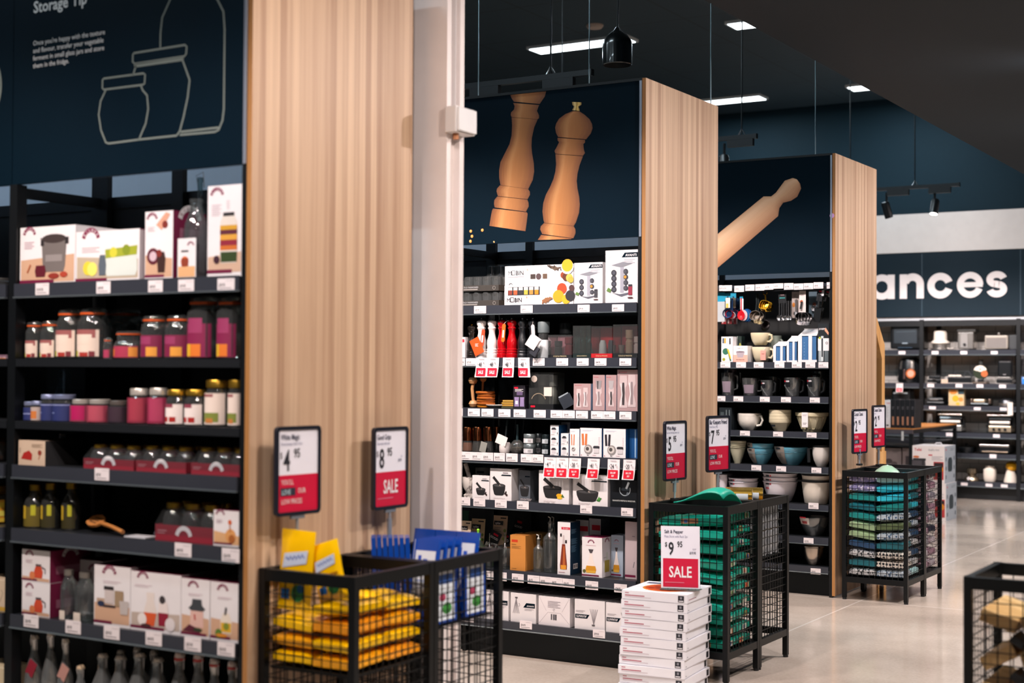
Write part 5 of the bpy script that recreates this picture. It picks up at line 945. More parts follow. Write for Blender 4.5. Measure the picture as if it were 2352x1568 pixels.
for i in range(3): carton(2, 4, 1259, 1282, 1047-i*24, f'small white carton with a blue side, {["lowest", "middle", "topmost"][i]} of the left pile', .09, side=BLU, front=sc, z=zt1+i*hs, group=BC) if False else None
def small(x0, x1, i, n, lb, hgt, bk=.012, col=CARD):
    a = X_at(2, x0, 1020, bk); b = X_at(2, x1, 1020, bk); mb = MB().box(0, b-a, 0, .09, 0, hgt*.985, col, mats={'r': BLU, 'l': BLU}); deco(mb, Fr((0, 0, 0)), b-a, hgt*.985, sc)
    tag(mb.build('carton', loc=(a, Y2+bk, zt1+.0005+i*hgt)), lb, 'box', BC)
for i in range(3): small(1264, 1283, i, 3, f'small white carton with a blue side, {["lowest", "middle", "topmost"][i]} of the left pile', hs)
hs2 = (Z_at(2, 1297, 995, .012)-zt1)/2
for i in range(2): small(1288.5, 1306, i, 2, f'small white carton with a blue side, {["lower", "upper"][i]} of the right pile', hs2)
small(1289, 1309, 2, 3, 'shaded small carton on top at the back of the right pile', (Z_at(2, 1297, 971, .03)-zt1)/3, .11, M('#a8aeb8', .5))  # card greyed so the shade sits in its colour
def scoops(c): return [('L', '#a8b4c8', .1, .93, .5, 2, .03), ('s', c, [(.22, .4), (.18, .8)], .1), ('s', c, [(.42, .4), (.46, .8)], .1), ('e', '#8a8684', .38, .26, .2), ('e', '#c8c2be', .36, .27, .14), ('e', '#4a4644', .34, .28, .08), ('t', INK, 'Bio', .32, .04, .06, 'l', 1), ('L', '#c88a94', .58, .07, .16, 1), ('e', '#b05a64', .06, .06, .02), ('L', '#d8c8d0', .86, .7, .06, 6, .06)]
def pot(c='#2a2a30'): return [('r', '#c8c4c6', .64, .14, .88, .3), ('j', c, .76, .3, [(.14, 0), (.15, .06), (.1, .09)])]
sb = M('#1d5a94', .45)
carton(2, 4, 1309, 1331, 985, 'white carton picturing orange handled scoops, narrow one with the blue side', .12, side=sb, front=scoops('#c8703c'), group='scoop cartons')
carton(2, 4, 1333, 1382, 983, 'wide white carton picturing orange handled scoops and a jar', .12, side=sb, front=scoops('#c8703c')[:1]+[(d[0], d[1], [(x*.62, y) for x, y in d[2]], d[3]*1.0) if d[0] == 's' else d for d in scoops('#c8703c')[1:]]+pot(), group='scoop cartons')
carton(2, 4, 1386, 1437, 985, 'wide white carton picturing black handled scoops and a jar', .14, side=sb, front=[(d[0], d[1], [(x*.62, y) for x, y in d[2]], d[3]) if d[0] == 's' else d for d in scoops('#22222a')]+pot(), group='scoop cartons')
carton(2, 4, 1446, 1466, 985, 'blue carton with a pale stripe at the right end of the scoop shelf', .2, M('#17508a', .45), front=[('r', '#8fb0d0', .6, .02, .75, .98)], back=.05)
carton(2, 4, 1312, 1440, 971, 'dark blue carton standing behind the scoop cartons', .12, M('#164068', .45), front=[('r', '#0f2c48', .3, 0, .31, 1), ('r', '#0f2c48', .62, 0, .63, 1)], back=.2)
for a, b, p, w in ((1056, 1083, '$29.95', 'under the pink salt mill'), (1083, 1108, '$29.95', 'under the second copper mill'), (1108, 1133, '$29.95', 'under the third copper mill'), (1134.5, 1160, '$34.95', 'under the white sugar jar'), (1162.5, 1189, '$34.95', 'under the round glass sugar pot'), (1196.5, 1222, '$4.95', 'under the silver tins'), (1222.5, 1248, '$7.95', 'under the dark tins')):
    y = 1037+(a-1056)*.038; ticket(2, a, b, y, y+19, p, w)
for a, p, w, s, c in ((1250, '4', 'first from left in the row of six', -.002, '87'), (1278, '6', 'second from left in the row of six', .0, '97'), (1307, '38', 'third from left in the row of six', -.003, '47'), (1350, '41', 'fourth from left in the row of six', -.006, '97'), (1396, '24', 'fifth from left in the row of six', .003, '47'), (1432, '20', 'last in the row of six', -.003, '97')):
    y = 1050+(a-1250)*.03; sale(2, a, a+27.5, y, y+46, p, '30', w, s, '#c8142c', c)
# ---- mortars
MORT = M('#d8d0ca', .3)
def marble():
    m = bpy.data.materials.new('veined_marble'); m.use_nodes = True; nt = m.node_tree; b = nt.nodes['Principled BSDF']; N = nt.nodes.new; L = nt.links.new
    tc = N('ShaderNodeTexCoord'); n = N('ShaderNodeTexNoise'); n.inputs['Scale'].default_value = 14; n.inputs['Detail'].default_value = 4; n.inputs['Distortion'].default_value = 2.5; L(tc.outputs['Object'], n.inputs['Vector'])
    cr = N('ShaderNodeValToRGB'); cr.color_ramp.elements[0].position = .4; cr.color_ramp.elements[1].position = .52; cr.color_ramp.elements[0].color = lin('#8a827e'); cr.color_ramp.elements[1].color = lin('#ddd6d0'); L(n.outputs['Fac'], cr.inputs[0]); L(cr.outputs[0], b.inputs['Base Color']); b.inputs['Roughness'].default_value = .25
    return m
MRB = marble()
o, r, h = turned(2, 5, 1052, 1083, 1094, [(0, 0), (.8, 0), (.82, .12), (.55, .2), (.6, .3), (.9, .5), (1, .9), (1, 1), (.9, 1), (.7, .6), (0, .45)], MRB, 'white marble mortar with its pestle at the left end', 'marble_mortar', 'mortar', back=.03)
MB().tube([(.01, 0, h*.55), (-.012, 0, h*1.2), (-.03, 0, h*1.62)], .0125, MRB, 10).build('pestle', o)
BKM = '#232325'
def mort(cx, cy, r, tall=.34, herb=None, tx=.5, stk=1):
    D = [('j', BKM, cx, cy, [(r*.5, 0), (r*.75, .03), (r*.95, tall*.6), (r, tall)]), ('e', '#2e2e30', cx, cy+tall, r, .06), ('e', '#454547', cx, cy+tall-.005, r*.82, .042), ('p', '#8f8680', [(cx-r*.1, cy+tall), (cx+r*.3, cy+tall-.03), (cx+r*.05, cy+tall+.08)]), ('s', BKM, [(cx-r*.9, cy+tall+.26), (cx+r*.08, cy+tall+.02)], .11)]
    D += [('t', '#c9bcbc', 'mortar', tx-.34, .015, .13, 'l', 0, 1.15)]
    if herb == 'lemon': D += [('e', '#d8a01c', cx+r*.75, cy+.1, .1, .06), ('e', '#e0b42c', cx+r*.8, cy+.03, .09, .04), ('p', '#3f6a2c', [(cx+r*.95, cy+.06), (cx+r*1.3, cy+.05), (cx+r*1.1, cy+.15)])]
    if herb == 'mint': D += [('p', '#3a7a34', [(cx+r*.8, cy+.05), (cx+r*1.0, cy+.16), (cx+r*1.3, cy+.14), (cx+r*1.1, cy+.02)]), ('p', '#56984a', [(cx+r*.9, cy+.08), (cx+r*1.05, cy+.2), (cx+r*1.15, cy+.1)])]
    if herb == 'pepper': D += [('e', '#2a2022', cx+r*1.0, cy+.07, .05), ('e', '#3a2a2a', cx+r*1.2, cy+.03, .05), ('e', '#2a2022', cx+r*1.1, cy+.12, .035)]
    return D+[('p', NAVY, [(.52, .78), (.98, .78), (.98, .815), (.56, .815)]), ('L', '#6a6470', .6, .88, .25, 1, .05)]
GP = 'white cartons of stone mortars'
carton(2, 5, 1085, 1124, 1092, 'small white carton of a round stone mortar beside the marble one', .12, front=mort(.5, .17, .28, .26, 'pepper'), group=GP)
carton(2, 5, 1092, 1125, 1074, 'grey carton top seen behind the small mortar carton', .12, M('#8f8880', .5), front=[('r', INK, .1, .8, .6, .88)], back=.19)
carton(2, 5, 1126, 1175, 1076, 'taller white carton of a straight sided stone mortar', .14, front=mort(.42, .15, .3, .32, 'pepper'), group=GP)
carton(2, 5, 1192, 1218, 1080, 'stone mortar carton turned sideways in the shade', .12, M('#5a6068', .5), front=mort(.5, .14, .4, .3), group=GP, back=.06)  # white carton coloured dark grey, the shade is in the colour
carton(2, 5, 1222, 1240, 1066, 'large mortar carton standing in shade behind the lemon one', .13, M('#6a6c70', .5), front=mort(.7, .1, .7, .4), group=GP, back=.2)  # mortar print on grey card, shade painted into the colour
carton(2, 5, 1238, 1307, 1081, 'white carton of a stone mortar pictured with lemons', .16, front=mort(.45, .15, .31, .34, 'lemon'), group=GP)
carton(2, 5, 1316, 1396, 1090, 'wide white carton of a low stone mortar pictured with mint', .17, front=mort(.42, .12, .32, .32, 'mint'), group=GP)
carton(2, 5, 1402, 1463, 1102, 'black granite mortar carton at the right end of the mortar shelf', .17, M('#11161b', .4), front=[('f', '#c8ccc8', 'GRANITE PESTLE & MORTAR', .08, .22, .86, 1), ('a', '#8f9aa0', .55, .65, .2, 160, 380, .03), ('e', '#2a343c', .55, .66, .19, .06), ('s', '#a8b0b4', [(.6, .68), (.7, .92)], .08), ('s', '#5a646c', [(.62, .45), (.66, .56)], .06), ('r', '#0a0e12', .0, .3, 1, .31)])
for a, p, w in ((1053, '$21.95', 'under the white marble mortar'), (1087.5, '$24.95', 'under the small round mortar carton'), (1137, '$39.95', 'under the straight sided mortar carton'), (1187.5, '$49.95', 'under the sideways mortar carton'), (1333, '$49.95', 'under the mint mortar carton'), (1427, '$52.95', 'under the black granite carton')):
    y = 1141.5+(a-1053)*.066; ticket(2, a, a+27, y, y+18.5, p, w)
# ---- oil and herb shelf
def hcard(x0, x1, y0, y1, lb, col, D, back=.03, tilt=0):
    z = SZ(2, 6); a = X_at(2, x0, y1, back); b = X_at(2, x1, y1, back); z0 = max(Z_at(2, x0, y1, back), z+.001); z1 = Z_at(2, x0, y0, back); W = b-a
    mb = MB().box(0, W, 0, .0015, 0, z1-z0, M(col, .5)); deco(mb, Fr((0, 0, 0)), W, z1-z0, D)
    tag(mb.build('backing_card', loc=(a, Y2+back, z0), rot=(-.12, tilt, 0)), lb, 'card', 'herb tool backing cards')
zy = [('r', INK, .05, .68, .7, .82), ('t', CARD, 'zyliss', .14, .71, .1, 'l', 1), ('r', INK, .5, .9, .9, .94), ('L', '#6a605c', .1, .6, .5, 4, .06), ('e', '#6f7f3c', .85, .5, .1), ('e', '#5a7a34', .9, .35, .09), ('e', '#7f8a44', .8, .22, .1)]
gg = [('r', RED, .3, .82, .75, .9), ('f', CARD, 'GOOD', .12, .66, .76, 1), ('p', CARD, [(.0, .0), (1, .0), (1, .55), (.0, .4)]), ('f', INK, 'GRIPS', .12, .36, .76, 1), ('L', '#7a7a80', .15, .28, .6, 4, .06)]
hcard(1054, 1078, 1195, 1262, 'cream herb tool card reading zyliss, leftmost on the oil shelf', '#c9b49c', zy, .05); hcard(1079, 1110, 1190, 1262, 'cream herb tool card with olive leaves behind the green dome', '#b8a080', zy, .12); hcard(1130, 1162, 1183, 1250, 'cream herb tool card behind the two black and white cards', '#b39a82', zy, .16)
hcard(1057, 1071, 1172, 1262, 'dark green card with cream script at the far left of the oil shelf', '#12402e', [('t', '#c8bc9c', 'Al dente', .7, .1, .12, 'l', 0, 1, PI/2)], .2)
hcard(1108, 1133, 1208, 1262, 'tilted black and white grips card, front one', '#18181c', gg, .13, .42); hcard(1126, 1156, 1206, 1264, 'tilted black and white grips card, second behind the front one', '#202024', gg, .18, .45); hcard(1168, 1192, 1184, 1250, 'tilted black and white grips card standing alone at the back', '#18181c', gg, .26, .2)
LIME = M('#7fd01c', .35)
o, r, h = turned(2, 6, 1082, 1115, 1214, [(0, 0), (.96, 0), (1, .04), (1, .34), (.94, .36)], LIME, 'lime green domed herb chopper with a knob on top', 'herb_chopper', 'kitchen tool', back=-.002)
MB().lathe(prof([(.92, .34), (.84, .5), (.55, .64), (.3, .7)], r, h), glass('#b8d8a0'), 22).build('clear_dome', o); MB().lathe(prof([(.3, .68), (.34, .72), (.2, .78), (.14, .92), (.2, .97), (.1, 1), (0, 1)], r, h), LIME, 16).build('knob', o)
o, r, h = turned(2, 6, 1052, 1066, 1234, [(0, 0), (.9, 0), (1, .3), (.7, .8), (.3, 1), (0, 1)], glass('#b0d890', 1.4), 'small clear and green kitchen gadget half behind the column', 'green_gadget', 'kitchen tool')
for x0, x1, yt, bk, lb in ((1118, 1131, 1250, .03, 'steel topped glass oil can, front left of three'), (1148, 1172, 1250, .02, 'steel topped glass oil can, front right of three'), (1134, 1148, 1246, .22, 'steel topped glass oil can, behind the front two')):
    o, r, h = turned(2, 6, x0-4, x1+4, yt, [(0, 0), (.9, 0), (1, .04), (1, .86), (.96, .88)], CLEAR, lb, 'oil_can', 'oil can', 'steel topped oil cans', back=bk)
    MB().lathe(prof([(.96, .87), (1.03, .88), (1.03, .94), (.5, .98), (.2, 1.0), (.1, 1.06), (.09, 1.5), (0, 1.5)], r, h), STEEL, 18).build('spout_lid', o)
KR = M('#c8843c', .55)
carton(2, 6, 1172, 1207, 1229, 'kraft orange carton with a red label beside the glass bottles', .11, KR, top=M('#a86a2c', .55), front=[('r', '#c83c1c', .1, .8, .5, .87), ('L', '#7a4a1c', .1, .74, .3, 1, .04), ('L', '#9a6a34', .1, .69, .6, 3, .03), ('L', '#9a6a34', .12, .06, .3, 1, .03)])
carton(2, 6, 1206, 1244, 1224, 'darker kraft carton standing behind the orange one', .14, M('#8a6a3c', .55), front=[('r', '#3a2c1c', .02, .8, .98, .97)], back=.13)
def cruet(x0, x1, yt, bk, lb):
    o, r, h = turned(2, 6, x0, x1, yt, [(0, 0), (.95, 0), (1, .02), (1, .52), (.97, .54), (1, .56), (.95, .62), (.5, .69), (.32, .72), (.3, .86), (.36, .87), (.36, .89)], CLEAR, lb, 'oil_bottle', 'bottle', 'tall glass oil bottles', back=bk)
    MB().lathe(prof([(.3, .885), (.38, .89), (.2, .92), (.1, .94), (.08, .965), (0, .965)], r, h), M('#bdb8b0', .3, .7), 12).build('pourer', o); MB().tube([(0, 0, h*.94), (.0, 0, h*.985), (-.012, 0, h*1.0)], .0028, M('#d0ccc4', .4), 6).build('spout', o)
cruet(1226, 1248, 1228, .02, 'shorter clear glass oil bottle with pourer in front'); cruet(1249, 1279, 1187, .03, 'tall clear glass oil bottle with pourer beside the tall carton'); cruet(1262, 1282, 1187, .14, 'tall clear glass oil bottle with pourer standing behind')
NVY = M('#10304a', .4)
carton(2, 6, 1281, 1310, 1199, 'tall white and navy carton picturing an amber bottle', .105, side=NVY, top=CARD, front=[('r', RED, .3, .86, .98, .905), ('f', CARD, 'Euroglass', .42, .872, .46), ('j', '#c8bcbc', .48, .55, [(.1, 0), (.06, .2)]), ('r', '#2a2022', .2, .72, .34, .78), ('r', '#2a2022', .6, .6, .74, .66), ('j', '#7a2f1c', .48, .1, [(.26, 0), (.28, .08), (.12, .48)]), ('j', '#b05a2c', .52, .14, [(.08, 0), (.1, .06), (.05, .4)]), ('j', '#d8902c', .48, .1, [(.2, 0), (.22, .08)]), ('L', '#c8a0a8', .1, .05, .5, 1)], right=[('L', '#6a98b8', .1, .86, .5, 4, .022), ('L', '#6a98b8', .1, .68, .6, 5, .022), ('L', '#6a98b8', .1, .55, .5, 6, .022), ('r', CARD, .3, .1, .75, .2), ('r', INK, .36, .12, .44, .18), ('r', INK, .5, .12, .56, .18), ('r', INK, .62, .12, .7, .18)], group='oil bottle cartons')
oil = [('K', KP, .45, .84, .15), ('L', '#c898a4', .2, .8, .5, 1, .03), ('j', '#e8dcd4', .45, .1, [(.24, 0), (.28, .1), (.1, .35), (.06, .5)]), ('j', '#c88a1c', .45, .1, [(.22, 0), (.27, .08), (.22, .18)]), ('j', '#d8a83c', .45, .1, [(.2, 0), (.24, .06)]), ('j', '#4a4448', .45, .6, [(.05, 0), (.1, .06), (.13, .1)]), ('e', '#5a5a2c', .12, .14, .08), ('r', MAROON, 0, .025, .85, .06)]
carton(2, 6, 1337, 1383, 1234, 'white badge carton picturing an oil flask, front of the oil shelf', .12, top=KP, front=oil, right=[('K', KP, .45, .86, .18), ('j', '#d0d4c8', .45, .12, [(.24, 0), (.28, .1), (.1, .35), (.07, .5)]), ('j', '#a8982c', .45, .12, [(.2, 0), (.22, .3)]), ('L', '#8a8a94', .1, .5, .3, 1)], group='oil bottle cartons')
for x0, x1, yt, bk, lb, c in ((1323, 1352, 1194, .20, 'white and red striped carton at the back, left of two', '#c8ccd0'), (1353, 1380, 1191, .21, 'white and red striped carton at the back, right of two', '#c0c4ca')):
    carton(2, 6, x0, x1, yt, lb, .1, M(c, .5), side=M('#7f92a4', .5), front=[('r', RED, .25, .78, .95, .88), ('r', '#3a4048', .4, .5, .5, .6)], back=bk, group='striped cartons at the back')
carton(2, 6, 1404, 1431, 1229, 'shaded badge carton behind the oil flask carton', .1, M('#9aa8b8', .5), front=oil, back=.1, group='oil bottle cartons'); carton(2, 6, 1436, 1463, 1198, 'tall plain pinkish carton at the right end of the oil shelf', .12, M('#b8a8ac', .5), front=[('r', MAROON, 0, .03, .9, .07), ('s', '#5a5a60', [(.7, .2), (.8, .3)], .05), ('L', '#6a6068', .6, .75, .25, 1)], back=.06, group='oil bottle cartons')  # first carton's card is tinted grey-blue to paint in its shade
for a, b, p, w in ((1082, 1106, '$12.95', 'under the lime green chopper'), (1109, 1134, '$16.95', 'under the front left oil can'), (1139, 1164, '$16.95', 'under the front right oil can'), (1176, 1203, '$27.95', 'under the kraft orange carton'), (1212, 1239, '$6.95', 'under the shorter oil bottle'), (1240, 1266, '$9.95', 'under the tall oil bottle'), (1266, 1292, '$6.95', 'left of the tall amber bottle carton'), (1292.5, 1320, '$26.95', 'under the tall amber bottle carton'), (1345, 1374, '$14.95', 'under the oil flask carton'), (1411, 1440, '$34.95', 'near the right end of the oil shelf')):
    y = 1308+(a-1082)*.1; ticket(2, a, b, y, y+19.5, p, w)
# ---- bottom shelf
def avc(flip=0):
    D = [('V', NAVY, .5, .52, .96, .68), ('L', '#8a8088', .55, .48, .36, 2, .04)]
    for i in range(5): D.append(('s', '#8a8488', [(.22, .82), (.1+.06*i, .3)], .02))
    D += [('s', '#5a5458', [(.18, .84), (.28, .84)], .05), ('a', '#7a7478', .32, .6, .05, -90, 90, .012)]
    if flip:
        out = []
        for d in D:
            if d[0] == 'V': out.append(('p', NAVY, [(.02, .36), (.42, .36), (.5, .5), (.02, .5)])); out.append(('t', CARD, 'AVANTI', .4, .47, .11, 'l', 1, 1, PI))
            elif d[0] == 's': out.append(('s', d[1], [(.86-x+.0, 1-y) for x, y in d[2]], d[3]))
            elif d[0] == 'L': out.append(('L', d[1], .05, .62, .3, 2, .04))
        return out
    return D
GB = 'white cartons on the bottom shelf'
for x0, x1, yt, lb, D in ((1058, 1108, 1350, 'white corkscrew carton seen through the wire bin, leftmost on the bottom shelf', avc()), (1112, 1168, 1356, 'white corkscrew carton seen through the wire bin, second on the bottom shelf', avc()), (1173, 1231, 1363, 'white corkscrew carton with navy flash, left of the envelope folded one', avc()),
        (1320, 1389, 1378, 'white corkscrew carton standing upside down on the bottom shelf', avc(1)), (1392, 1460, 1386, 'white corkscrew carton behind the pile of pizza stone boxes', avc(1))):
    carton(2, 7, x0, x1, yt, lb, .22, front=D, group=GB, yref=1400, top=M('#c8c2c6', .5))
carton(2, 7, 1237, 1309, 1371, 'white carton end with folded envelope flaps and a barcode', .24, M('#e4dee0', .5), front=[('s', '#a8a0a6', [(.02, .05), (.3, .45), (.7, .45), (.98, .1)], .012), ('s', '#b8b0b6', [(.02, .98), (.25, .5)], .01), ('s', '#b8b0b6', [(.98, .98), (.75, .5)], .01), ('r', INK, .4, .2, .43, .4), ('r', INK, .45, .2, .46, .4), ('r', INK, .48, .2, .52, .4), ('r', INK, .54, .2, .58, .4), ('L', '#b0a8b0', .3, .85, .4, 5, .05), ('a', '#4a444c', .5, .55, .03, 0, 300, .008)], group=GB, yref=1400)
for a, p, w in ((1060, '$12.95', 'seen through the wire bin on the bottom rail'), (1194, '$34.95', 'under the envelope folded carton'), (1362, '$39.95', 'under the upside down carton')):
    y = 1409+(a-1060)*.122; ticket(2, a, a+28, y, y+18.5, p, w)
# ================================================================ third gondola: measuring tools, jugs and bowls
zh = Z_at(3, 1780, 662, 0)
xa = -4.29
MB().box(xa-XP, XR-XP, .0, .02, 2.05, 2.075, BLKM).box(xa-XP, XR-XP, .0, .012, 2.075, 2.095, SLATE).build('hook_bar', g3)
for a, b, y0, y1, p, w in ((1652, 1659, 655, 668, '$5.95', 'at the left end of the hook bar'), (1659.5, 1681, 655, 668, '$7.95', 'above the blue measuring cup sets'), (1687, 1709, 656, 670, '$9.95', 'above the red measuring spoon'), (1712, 1733, 653.5, 667.5, '$59.95', 'above the steel measuring cups'), (1735, 1755.5, 652.5, 667, '$29.95', 'left of the gold measuring cups hook'), (1756, 1776.5, 651.5, 665, '$14.95', 'right of the gold measuring cups hook'), (1777, 1799, 650.5, 662.5, '$18.95', 'tilted pale blue one, middle of hook bar'), (1801, 1822.5, 650, 665, '$17.95', 'above the small black spoon card'), (1823.5, 1845, 651, 665, '$34.95', 'above the grey and white cards'), (1846, 1868, 650, 664, '$16.95', 'above the steel cup on white card'), (1869, 1891, 648, 662.5, '$9.95', 'above the black spatulas'), (1899, 1906, 648, 662.5, '$12.95', 'at the right end of the hook bar')):
    ticket(3, a, b, y0, y1, p, w)
def hang(px, py, back, label, name, cat, group=None, reach=None):
    """Empty at a hook on the bar; its goods hang below"""
    p = at(px, py, 1, Y3+back)
    t = empty(name, (p.x, Y3+back, p.z), label, cat, group)
    return t
SC = 1/ (F_PX/10.0)           # metres per pixel at the third gondola (about 10 m away)
def hookrod(px, py, back=.02):
    p = at(px, py, 1, Y3+back); o = MB().tube([(0, 0, 0), (0, back*0+.0, 0), (0, .40-back, 0)], .003, BLKM, 6).build('hook', g3, (p.x-XP, back, p.z))
for q in (1667, 1690, 1725, 1756, 1797, 1826, 1842, 1885): hookrod(q, 676 if q != 1756 else 672)
TEALC = M('#1c88a8', .4); NVB = M('#132d50', .35)
def cupset(px, py, back, lb, col, n=3, cardc=TEALC, flip=0):
    t = hang(px, py, back, lb, 'measuring_cups', 'measuring cups', 'hanging measuring sets')
    MB().box(-.022, .022, -.001, .001, -.05, .002, cardc).build('header_card', t)
    MB().box(-.012, .02, -.004, -.002, -.1, -.03, M('#d8d0c0', .5)).box(-.008, .008, -.006, -.004, -.1, -.07, M('#c8a84c', .5)).build('label', t)
    for i in range(n):
        r = .034-.004*i; T = TR((.002+.011*i, .015*i, -.135-.006*i), rx=PI/2+.25, rz=.2)
        MB().lathe([(0, -.004), (r*.8, -.004), (r, .016), (r*.94, .016), (r*.75, 0), (0, 0)], [NVB, M('#c02838', .35), M('#d8c8cc', .4)][i % 3] if not flip else M(col, .35), 20, T=T).build('cup', t)
        MB().box(-.006, .006, -.002, .002, .0, .09, NVB if not flip else M(col, .35), TR((.002+.011*i, .015*i, -.11-.006*i))).build('handle', t)
    return t
t = hang(1655, 673, .03, 'clear packet with a teal header at the far left of the hook bar', 'hanging_packet', 'packet')
MB().box(-.03, .03, -.001, .001, -.06, .004, TEALC).build('header_card', t); MB().box(-.035, .035, -.01, .01, -.2, -.06, M('#aab0b4', .3)).build('pouch', t)
cupset(1671, 674, .03, 'navy and red nested measuring cups on a teal card, left of the hook bar', '', 3)
cupset(1684, 674, .12, 'navy measuring cups on a teal card behind the front set', '', 3)
t = hang(1703, 681, .03, 'red measuring spoon over blue ones with a teal tag', 'measuring_spoons', 'measuring spoons', 'hanging measuring sets')
MB().box(-.012, .012, -.002, .002, -.02, .004, TEALC).build('header_card', t); MB().box(-.008, .016, -.004, -.002, -.09, -.015, M('#c8d4d8', .5)).build('label', t)
for i, (c, r) in enumerate((('#b01420', .026), ('#d8b0b4', .031), ('#1c5a8c', .034), ('#163f78', .037))):
    T = TR((.0+.01*i, .012*i, -.13), rx=PI/2, rz=.15); MB().lathe([(0, -.004), (r*.8, -.002), (r, .012), (r*.93, .012), (0, .003)], M(c, .3), 20, T=T, ey=1.25).build('spoon', t)
MB().box(-.004, .004, -.006, .0, -.1, -.01, M('#b01420', .3)).build('handle', t)
for i, (x, c) in enumerate(((1664, '#a83038'), (1677, '#8a3a40'), (1687, '#7a3438'))):
    p = at(x, 736, 1, Y3+.24+.02*i); t = MB().box(-.018, .018, -.01, .01, -.025, .028, M('#9a8c90', .3), mats={'f': M(c, .35)}); deco(t, Fr((-.018, -.01, -.025)), .036, .053, [('r', '#c8b8b8', .1, .1, .4, .6)])
    t.box(-.0015, .0015, -.001, .001, .028, .19-.0, M('#5a3034', .4)); tag(t.build('spoon_packet', loc=p), f'small red and clear packet hanging below the navy cups, {["left", "middle", "right"][i]} one', 'packet', 'small red packets on hooks')
def metalset(px, py, back, lb, m, hm, cy, r, tilt, n=2, hl=.13):
    t = hang(px, py, back, lb, 'measuring_cups', 'measuring cups', 'hanging measuring sets')
    for i in range(n):
        T = TR((-.0+.018*i, .02*i, -cy-.006*i), rx=PI/2*.55, ry=tilt, rz=-.4); MB().lathe([(0, 0), (r*.95, 0), (r, .006), (r, .05), (r*.95, .05), (r*.93, .004), (0, .003)], m, 22, T=T).build('cup', t)
        MB().tube([(.006*i, .01*i, .0), (.004+.01*i, .012*i, -hl*.5), (-.004+.012*i, .015*i, -hl)], .006, hm, 8).build('handle', t)
    return t
metalset(1737, 674, .05, 'steel measuring cups with black handles hanging from a hook', M('#c8bcb0', .18, 1), M('#22282a', .25), .175, .038, .75)
t = hang(1757, 672, .04, 'shiny gold measuring cups nested on a ring, middle of the hook bar', 'measuring_cups', 'measuring cups', 'hanging measuring sets')
GD2 = M('#d8a42c', .15, 1)
MB().tube([(.015*math.cos(a*PI/6), 0, .0+.015*math.sin(a*PI/6)) for a in range(12)], .003, GD2, 6, True).build('ring', t); MB().tube([(0, 0, -.015), (.004, 0, -.06), (.0, 0, -.08)], .006, GD2, 8).build('handle', t)
for i in range(3):
    T = TR((.004+.008*i, .014*i, -.1-.002*i), rx=1.15, ry=.2); r = .033-.003*i; MB().lathe([(0, 0), (r, 0), (r, .04), (r*.94, .04), (r*.9, .006), (0, .004)], GD2, 20, T=T, sq=.6).build('cup', t)
t = hang(1757, 676, .2, 'dark measuring cup hanging low behind the gold ones', 'measuring_cups', 'measuring cups', 'hanging measuring sets')
MB().lathe([(0, 0), (.03, 0), (.034, .05), (.03, .05), (.027, .005), (0, .004)], M('#4a4444', .3, .6), 18, T=TR((0, 0, -.23), rx=1.0, ry=.7)).build('cup', t); MB().tube([(0, 0, 0), (.0, 0, -.2)], .005, BLK, 6).build('handle', t)
t = hang(1797, 671, .03, 'bunch of steel measuring spoons on a small black card', 'measuring_spoons', 'measuring spoons', 'hanging measuring sets')
mb = MB().box(-.028, .028, -.001, .001, -.075, .004, M('#16191c', .4)); deco(mb, Fr((-.028, -.001, -.075)), .056, .079, [('r', '#2a8a8a', .15, .42, .85, .5), ('f', '#b08a90', 'mondo', .25, .68, .5, 1)]); mb.build('header_card', t)
for i in range(6):
    x = -.02+.016*i; MB().box(x-.004, x+.004, .004*(i % 2)-.003, .004*(i % 2)-.001, -.16, -.06, STEEL).build('handle', t) ; MB().lathe([(0, -.006), (.012, -.003), (.018-.001*i, .006), (.016-.001*i, .006), (0, -.003)], STEEL, 14, T=TR((x, .004*(i % 2)-.004, -.175), rx=PI/2), ey=1.2).build('spoon', t)
t = hang(1826, 671, .06, 'pale grey hanging card with a small whisk and orange print', 'hanging_card', 'card', 'hanging cards')
mb = MB().box(-.022, .03, -.001, .001, -.175, .004, M('#a89c98', .5)); deco(mb, Fr((-.022, -.001, -.175)), .052, .179, [('e', '#b8722c', .25, .5, .2, .09), ('L', '#6a6064', .2, .9, .5, 3, .04)]); mb.build('backing_card', t); MB().tube([(.012, -.012, -.05), (.014, -.012, -.13)], .009, M('#a8a4a4', .25, .8), 8).build('tool', t); MB().lathe([(0, 0), (.017, .012), (.014, .03), (0, .036)], STEEL, 12, c=(.014, -.02, -.165)).build('bell', t)
t = hang(1843, 669, .03, 'white hanging card holding a steel measuring cup set', 'hanging_card', 'card', 'hanging cards')
mb = MB().box(-.022, .024, -.001, .001, -.16, .004, M('#d8ccc8', .5)); deco(mb, Fr((-.022, -.001, -.16)), .046, .164, [('e', '#a8522c', .35, .55, .25, .07), ('L', '#8a8088', .2, .9, .5, 3, .04)]); mb.build('backing_card', t); MB().tube([(.0, -.01, -.07), (-.008, -.012, -.12)], .008, STEEL, 8).build('handle', t)
for i in range(3): MB().lathe([(0, 0), (.035, 0), (.038, .05), (.035, .05), (.033, .005), (0, .004)], M('#b8b4b4', .16, 1), 22, T=TR((.0+.014*i, -.045+.02*i, -.2), rx=.9, ry=.7)).build('cup', t)
t = hang(1866, 671, .12, 'blue grey hanging card in the shade right of the white card', 'hanging_card', 'card', 'hanging cards')
mb = MB().box(-.025, .04, -.001, .001, -.17, .004, M('#4a5c68', .5)); deco(mb, Fr((-.025, -.001, -.17)), .065, .174, [('e', '#7a3a24', .6, .5, .2, .08)]); mb.build('backing_card', t); MB().lathe([(0, 0), (.02, .004), (.02, .012), (0, .008)], STEEL, 14, T=TR((.02, -.015, -.11), rx=PI/2)).build('tool', t)
